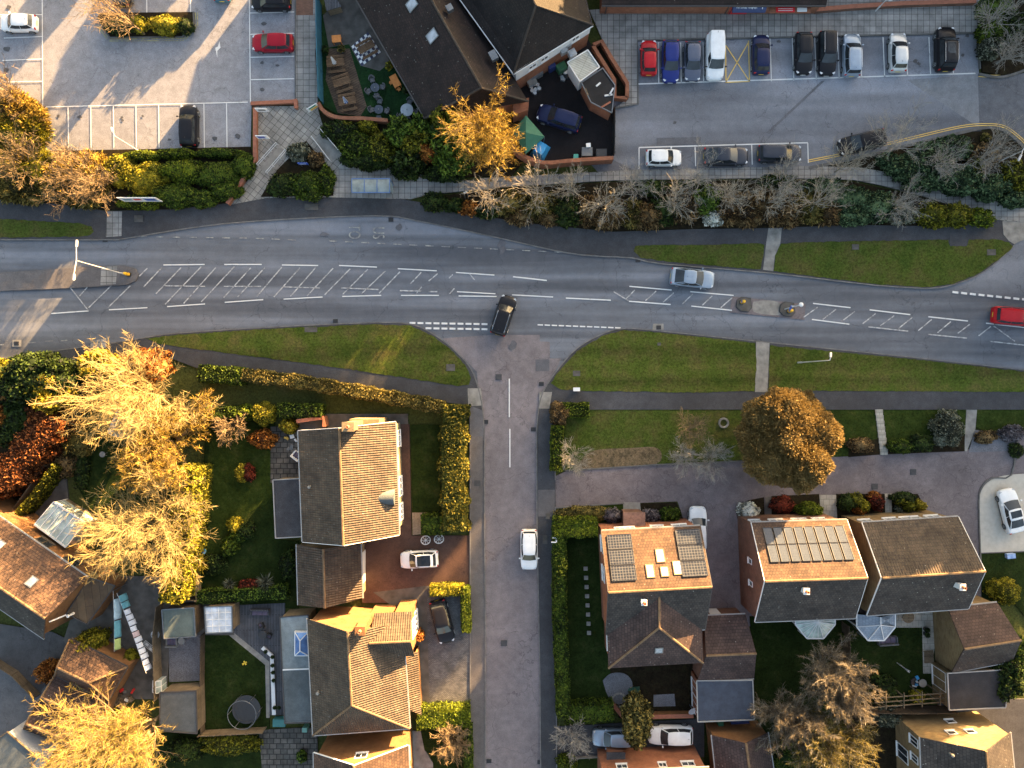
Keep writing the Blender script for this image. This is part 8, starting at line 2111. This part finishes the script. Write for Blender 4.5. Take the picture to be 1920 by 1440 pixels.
bush(787, 1192, 9, 11, 1.8, L_orange, 'orange-leaved small shrub against the sunlit house bay', n=4, dens=130); bush(87, 1262, 22, 24, 2.4, L_orange, 'orange shrub beside the stepped garages', n=6); bush(168, 1203, 28, 20, 3.4, L_gold, 'yellow-green shrub leaning over the topmost garage', n=7, rough=.3); bush(243, 1232, 14, 12, 1.8, L_gold, 'small golden shrub by the laundry yard', n=4); bush(222, 1240, 12, 10, 1.2, L_green, 'green low shrub beside the small golden one', n=4)
bare_tree(215, 1405, 9.5, 5.6, 'great golden tree filling the bottom left corner', seed=84, main=12, kids=(7, 6, 4), r0=.24, mat=M_tanb, twigs=15000, twig=.34, twigw=.026, twigmat=L_straw, lean=(-2.5, -1.2), minr=.014)
for a in ((430, 1398, 60, 22, 1.6, L_goldd, 'olive ground shrub under the pale fence behind the trampoline'), (345, 1410, 40, 24, 1.6, L_dark, 'dark shrub right of the great golden tree'), (565, 1420, 10, 12, 1.0, L_green, 'small potted green shrub on the crazy paving')): bush(*a, n=7)
# lower right gardens
hedge([(1050, 978), (1050, 1150), (1058, 1345)], 1.35, 2.0, L_hedged, 'long clipped hedge along the right footway', dens=110, leaf=.09); hedge([(1040, 992), (1120, 990)], 1.9, 2.2, L_hedge, 'clipped hedge block at the top of the enclosed lawn', dens=110, leaf=.09); hedge([(1060, 1342), (1150, 1338)], 1.9, 1.8, L_hedged, 'clipped hedge across the foot of the enclosed lawn', dens=100)
hedge([(1046, 800), (1044, 882)], 1.25, 1.6, L_hedge, 'narrow green-gold hedge at the side road corner', dens=120, leaf=.08); hedge([(1058, 770), (1104, 769)], 1.5, 1.6, L_hedge, 'short green-gold hedge along the pavement corner', dens=120, leaf=.08); bush(1049, 776, 21, 22, 2.2, L_brown, 'bronze rounded shrub on the pavement corner', n=6, dens=120, leaf=.08)
for i, (px, py, h, sp, m, lab) in enumerate(((1075, 858, 3.0, 1.6, M_paleb, 'pale bare shrub at the foot of the narrow corner hedge'), (1298, 808, 3.6, 1.7, M_tanb, 'bare tree on the open front lawn'), (1285, 858, 3.2, 1.8, M_greyb, 'spreading bare shrub at the edge of the access drive'), (1335, 862, 3.0, 1.8, M_greyb, 'second spreading bare shrub near the big conifer'), (1072, 1390, 3.0, 1.8, M_greyb, 'grey bare shrub at the mouth of the bottom drive'))):
    bare_tree(px, py, h, sp, lab, seed=90 + i, main=9, kids=(5, 4, 3), r0=.06, mat=m, twigs=400, twig=.3, twigw=.022, name='bare_shrub', cat='shrub', minr=.016)
tree_crown(1482, 822, 90, 92, 8.0, .8, L_cedar, 'big rounded bronze conifer beside the access drive', 'conifer_tree', seed=12, n=26, dens=200, leaf=.085, aspect=1.7, rough=.10, radial=True, trunk_r=.3, jit=.8)
for a in ((1100, 962, 60, 14, .7, L_olive, 'low ground shrub along the access drive above the clipped hedge'), (1150, 967, 18, 15, 1.2, L_lilac, 'lavender-grey round shrub left of the brown porch'), (1222, 968, 20, 15, 1.2, L_lilac, 'lavender-grey shrub right of the brown porch'), (1257, 966, 22, 15, 1.5, L_hedged, 'green shrub at the corner near the half-hidden white car'), (1405, 960, 24, 20, .8, L_white, 'white-flowering edging in the small front bed'), (1468, 948, 26, 18, .7, L_red, 'dark red bedding left of the round green shrub'), (1520, 957, 28, 17, 1.7, L_hedge, 'round green shrub in front of the solar array house'), (1590, 942, 20, 18, 1.4, L_dark, 'dark shrub at the left of the yellow house front bed'), (1606, 938, 15, 14, 1.6, L_goldd, 'clipped olive ball in the yellow house front bed'), (1622, 950, 12, 12, 1.5, L_gold, 'small golden ball in the yellow house front bed'), (1613, 957, 12, 10, 1.2, L_orange, 'small orange shrub in the yellow house front bed'), (1645, 942, 15, 16, 1.6, L_red, 'dark red dome shrub beside the pale path'), (1640, 930, 14, 9, 1.1, L_orange, 'orange-tinted low shrub by the pale path'), (1695, 934, 26, 12, 1.4, L_dark, 'dark shrub right of the pale path'), (1690, 940, 10, 10, 1.5, L_goldd, 'leftmost clipped ball of the three near the drive'), (1706, 950, 11, 11, 1.5, L_goldd, 'middle clipped ball of the three near the drive'), (1726, 948, 11, 12, 1.6, L_yellow, 'yellow clipped ball, rightmost of the three near the drive'), (1686, 955, 10, 7, .8, L_grey, 'grey low plant beside the pale path'),
 (1615, 835, 26, 16, 1.3, L_brown, 'bronze and yellow shrubs left of the garden steps'), (1690, 838, 28, 13, 1.3, L_hedged, 'green shrubs right of the garden steps'), (1730, 832, 24, 18, 1.4, L_dark, 'dark shrub between green shrubs and grey rosemary'), (1780, 805, 32, 38, 1.9, L_grey, 'large grey-green shrub beside the curved path'), (1850, 820, 24, 14, .8, L_brown, 'reddish low plants in the gravel bed'), (1900, 812, 26, 16, 1.0, L_lilac, 'grey heather in the gravel bed'), (1908, 845, 14, 16, 1.0, L_dark, 'dark low plants at the right edge of the drive'), (1887, 1110, 30, 24, 2.2, L_gold, 'golden rounded shrub beside the yellow brick garage')): bush(*a, n=6, dens=110, leaf=.085)
for i in range(8):
    p0 = W(1648 + i * 1.3, 773 + i * 10.6, .1); q = MB(); q.box((0, 0, 0), (.78, .62, .16)) if i == 0 else None
    if i == 0: st0 = q.build('garden_step', M_slab2, bevel=.02); o = st0; tag(o, 'pale stone step in the flight between the two front lawns', 'step', 'garden steps between the front lawns')
    else: o = st0.copy(); C.objects.link(o)
    o.location = (p0.x, p0.y, .1); 
tree_crown(1195, 1352, 28, 48, 4.4, .5, L_olive, 'dark olive tree between the two cars on the bottom drive', 'evergreen_tree', seed=15, n=10, dens=90, leaf=.15, rough=.3)
for i, (px, py, h, sp, tm, lab) in enumerate(((1572, 1280, 6.5, 2.9, L_tan, 'brown twiggy tree nearest the rear conservatories'), (1482, 1345, 5.6, 2.2, L_tan, 'brown twiggy tree on the left of the group of three'), (1560, 1390, 6.5, 3.1, L_olive, 'olive twiggy tree, lowest of the group of three'))):
    bare_tree(px, py, h, sp, lab, seed=101 + i, main=11, kids=(6, 5, 4), r0=.13, mat=M_greyb, twigs=22000, twig=.28, twigw=.024, twigmat=tm, minr=.012)
for a in ((1655, 1290, 30, 24, 1.8, L_dark, 'dark shrub in the lower yellow house garden'), (1722, 1307, 14, 11, 1.5, L_yellow, 'bright yellow shrub by the pergola'), (1590, 1195, 10, 16, 1.0, L_hedged, 'small green shrub against the dividing fence'), (1660, 1345, 36, 20, 1.5, L_grey, 'grey twiggy thicket below the pergola'), (1480, 1420, 50, 24, 1.6, L_green, 'green ground shrub at the bottom edge below the twiggy trees')): bush(*a, n=7, rough=.3)
tree_crown(1890, 1270, 36, 44, 4.0, .3, L_dark, 'dark ivy-like evergreen beside the felt-roofed annexe', 'evergreen_tree', seed=18, n=9, dens=100, leaf=.13); tree_crown(1905, 1228, 28, 36, 3.6, .3, L_hedged, 'green evergreen at the right edge below the golden shrub', 'evergreen_tree', seed=19, n=7, dens=100, leaf=.13)
bush(1062, 1432, 22, 18, 1.4, L_hedge, 'bright clipped shrub at the bottom front lawn', n=5, dens=110)
FAR = [(780 + i * 60, -250 - 20 * (i % 2), 11.1 + .5 * (i % 3) if i < 8 else 7.4, 3.0) for i in range(9)] + [(1290, -250, 7.2, 1.6), (1325, -265, 11.5, 1.7)] + [(1512 + i * 61, -260 - 30 * (i % 2), 12.4 + .4 * (i % 3) + (1.2 if i > 4 else 0), 3.6) for i in range(7)] + [(1930 + i * 72, -250 - 30 * (i % 2), 16 + .5 * (i % 2), 4.0) for i in range(12)] + [(2030 + i * 50, 455 - 15 * (i % 2), 14.3, 3.8) for i in range(8)] + [(425, -250, 4.8, 2.0), (480, -255, 4.8, 1.7), (285, -250, 5, 2), (745, -260, 7.2, 2.0), (775, -250, 8.2, 2.4)]  # unseen trees, placed and sized to block the low sun
# ------------------------------------------------------------------ unseen trees and hedges added past the frame to shade the streets
SUN_EL = 8.5; SUN_DIR = Vector((.60, .80, 0)).normalized()
def far_tree(x, y, h, r, label, seed):
    root = thing('sun_block_tree', label, 'tree', (x, y, 0), 0, 'unseen trees added to shade the streets'); rr = random.Random(seed)
    lum = [(x, y, h * .58, r * .8, r * .8, h * .40)] + [(x + cos(a) * r * .5, y + sin(a) * r * .5, h * rr.uniform(.4, .7), r * .5, r * .5, h * .22) for a in [k * 1.05 + rr.random() * .4 for k in range(6)]]
    foliage('crown', lum, L_dark, 12, .35, parent=root); mb = MB(); mb.tube([(x, y, -.1), (x, y, h * .5)], [.3, .2], 8); mb.build('trunk', M_bark, root)
rf = random.Random(99)
FT = []
for i, (px, py, h, r) in enumerate(FAR):
    far_tree((px - 960) / S, (720 - py) / S, h, r, 'unseen evergreen tree added beyond the picture edge to block the low sun', 200 + i)

hedge([(1550, -232), (2100, -232), (2760, -232)], 1.6, 5.0, L_dark, 'tall unseen evergreen hedge added to block the sun right of the supermarket', 'sun_block_hedge', dens=10, leaf=.3)  # unseen hedge added to stop sun leaking under the far crowns
hedge([(775, -228), (1255, -228)], 1.6, 5.0, L_dark, 'tall unseen evergreen hedge added to block the sun behind the pub', 'sun_block_hedge', dens=10, leaf=.3)  # second unseen hedge, added to keep low sun off the ground

# ------------------------------------------------------------------ light and camera
w = bpy.data.worlds.new('World'); bpy.context.scene.world = w; w.use_nodes = True
nt = w.node_tree; bg = nt.nodes['Background']; sky = nt.nodes.new('ShaderNodeTexSky'); sky.sky_type = 'NISHITA'; sky.sun_disc = False
sky.sun_elevation = R(SUN_EL); sky.sun_rotation = atan2(SUN_DIR.x, SUN_DIR.y); sky.air_density = 1.0; sky.dust_density = 4.5; sky.ozone_density = .5
nt.links.new(sky.outputs[0], bg.inputs['Color']); bg.inputs['Strength'].default_value = .065
ld = bpy.data.lights.new('sun', 'SUN'); ld.energy = 5.0; ld.angle = R(.5); ld.color = (1.0, .60, .25)
lo = bpy.data.objects.new('sun', ld); C.objects.link(lo)
d = -Vector((SUN_DIR.x * cos(R(SUN_EL)), SUN_DIR.y * cos(R(SUN_EL)), sin(R(SUN_EL))))
lo.rotation_euler = d.to_track_quat('-Z', 'Y').to_euler(); lo.location = (60, 80, 60)
cd = bpy.data.cameras.new('camera'); cam = bpy.data.objects.new('camera', cd); C.objects.link(cam)
cam.location = (0, 0, H); cam.rotation_euler = (0, 0, 0); cd.sensor_width = 36; cd.lens = 36 * H / (1920 / S); cd.clip_end = 2000
sc = bpy.context.scene; sc.camera = cam
sc.view_settings.view_transform = 'Standard'; sc.view_settings.look = 'None'; sc.view_settings.gamma = 1; sc.view_settings.exposure = 3.6
sc.cycles.max_bounces = 5; sc.cycles.diffuse_bounces = 3; sc.cycles.transparent_max_bounces = 4
for o in bpy.data.objects:
    if '_w' in o: del o['_w']
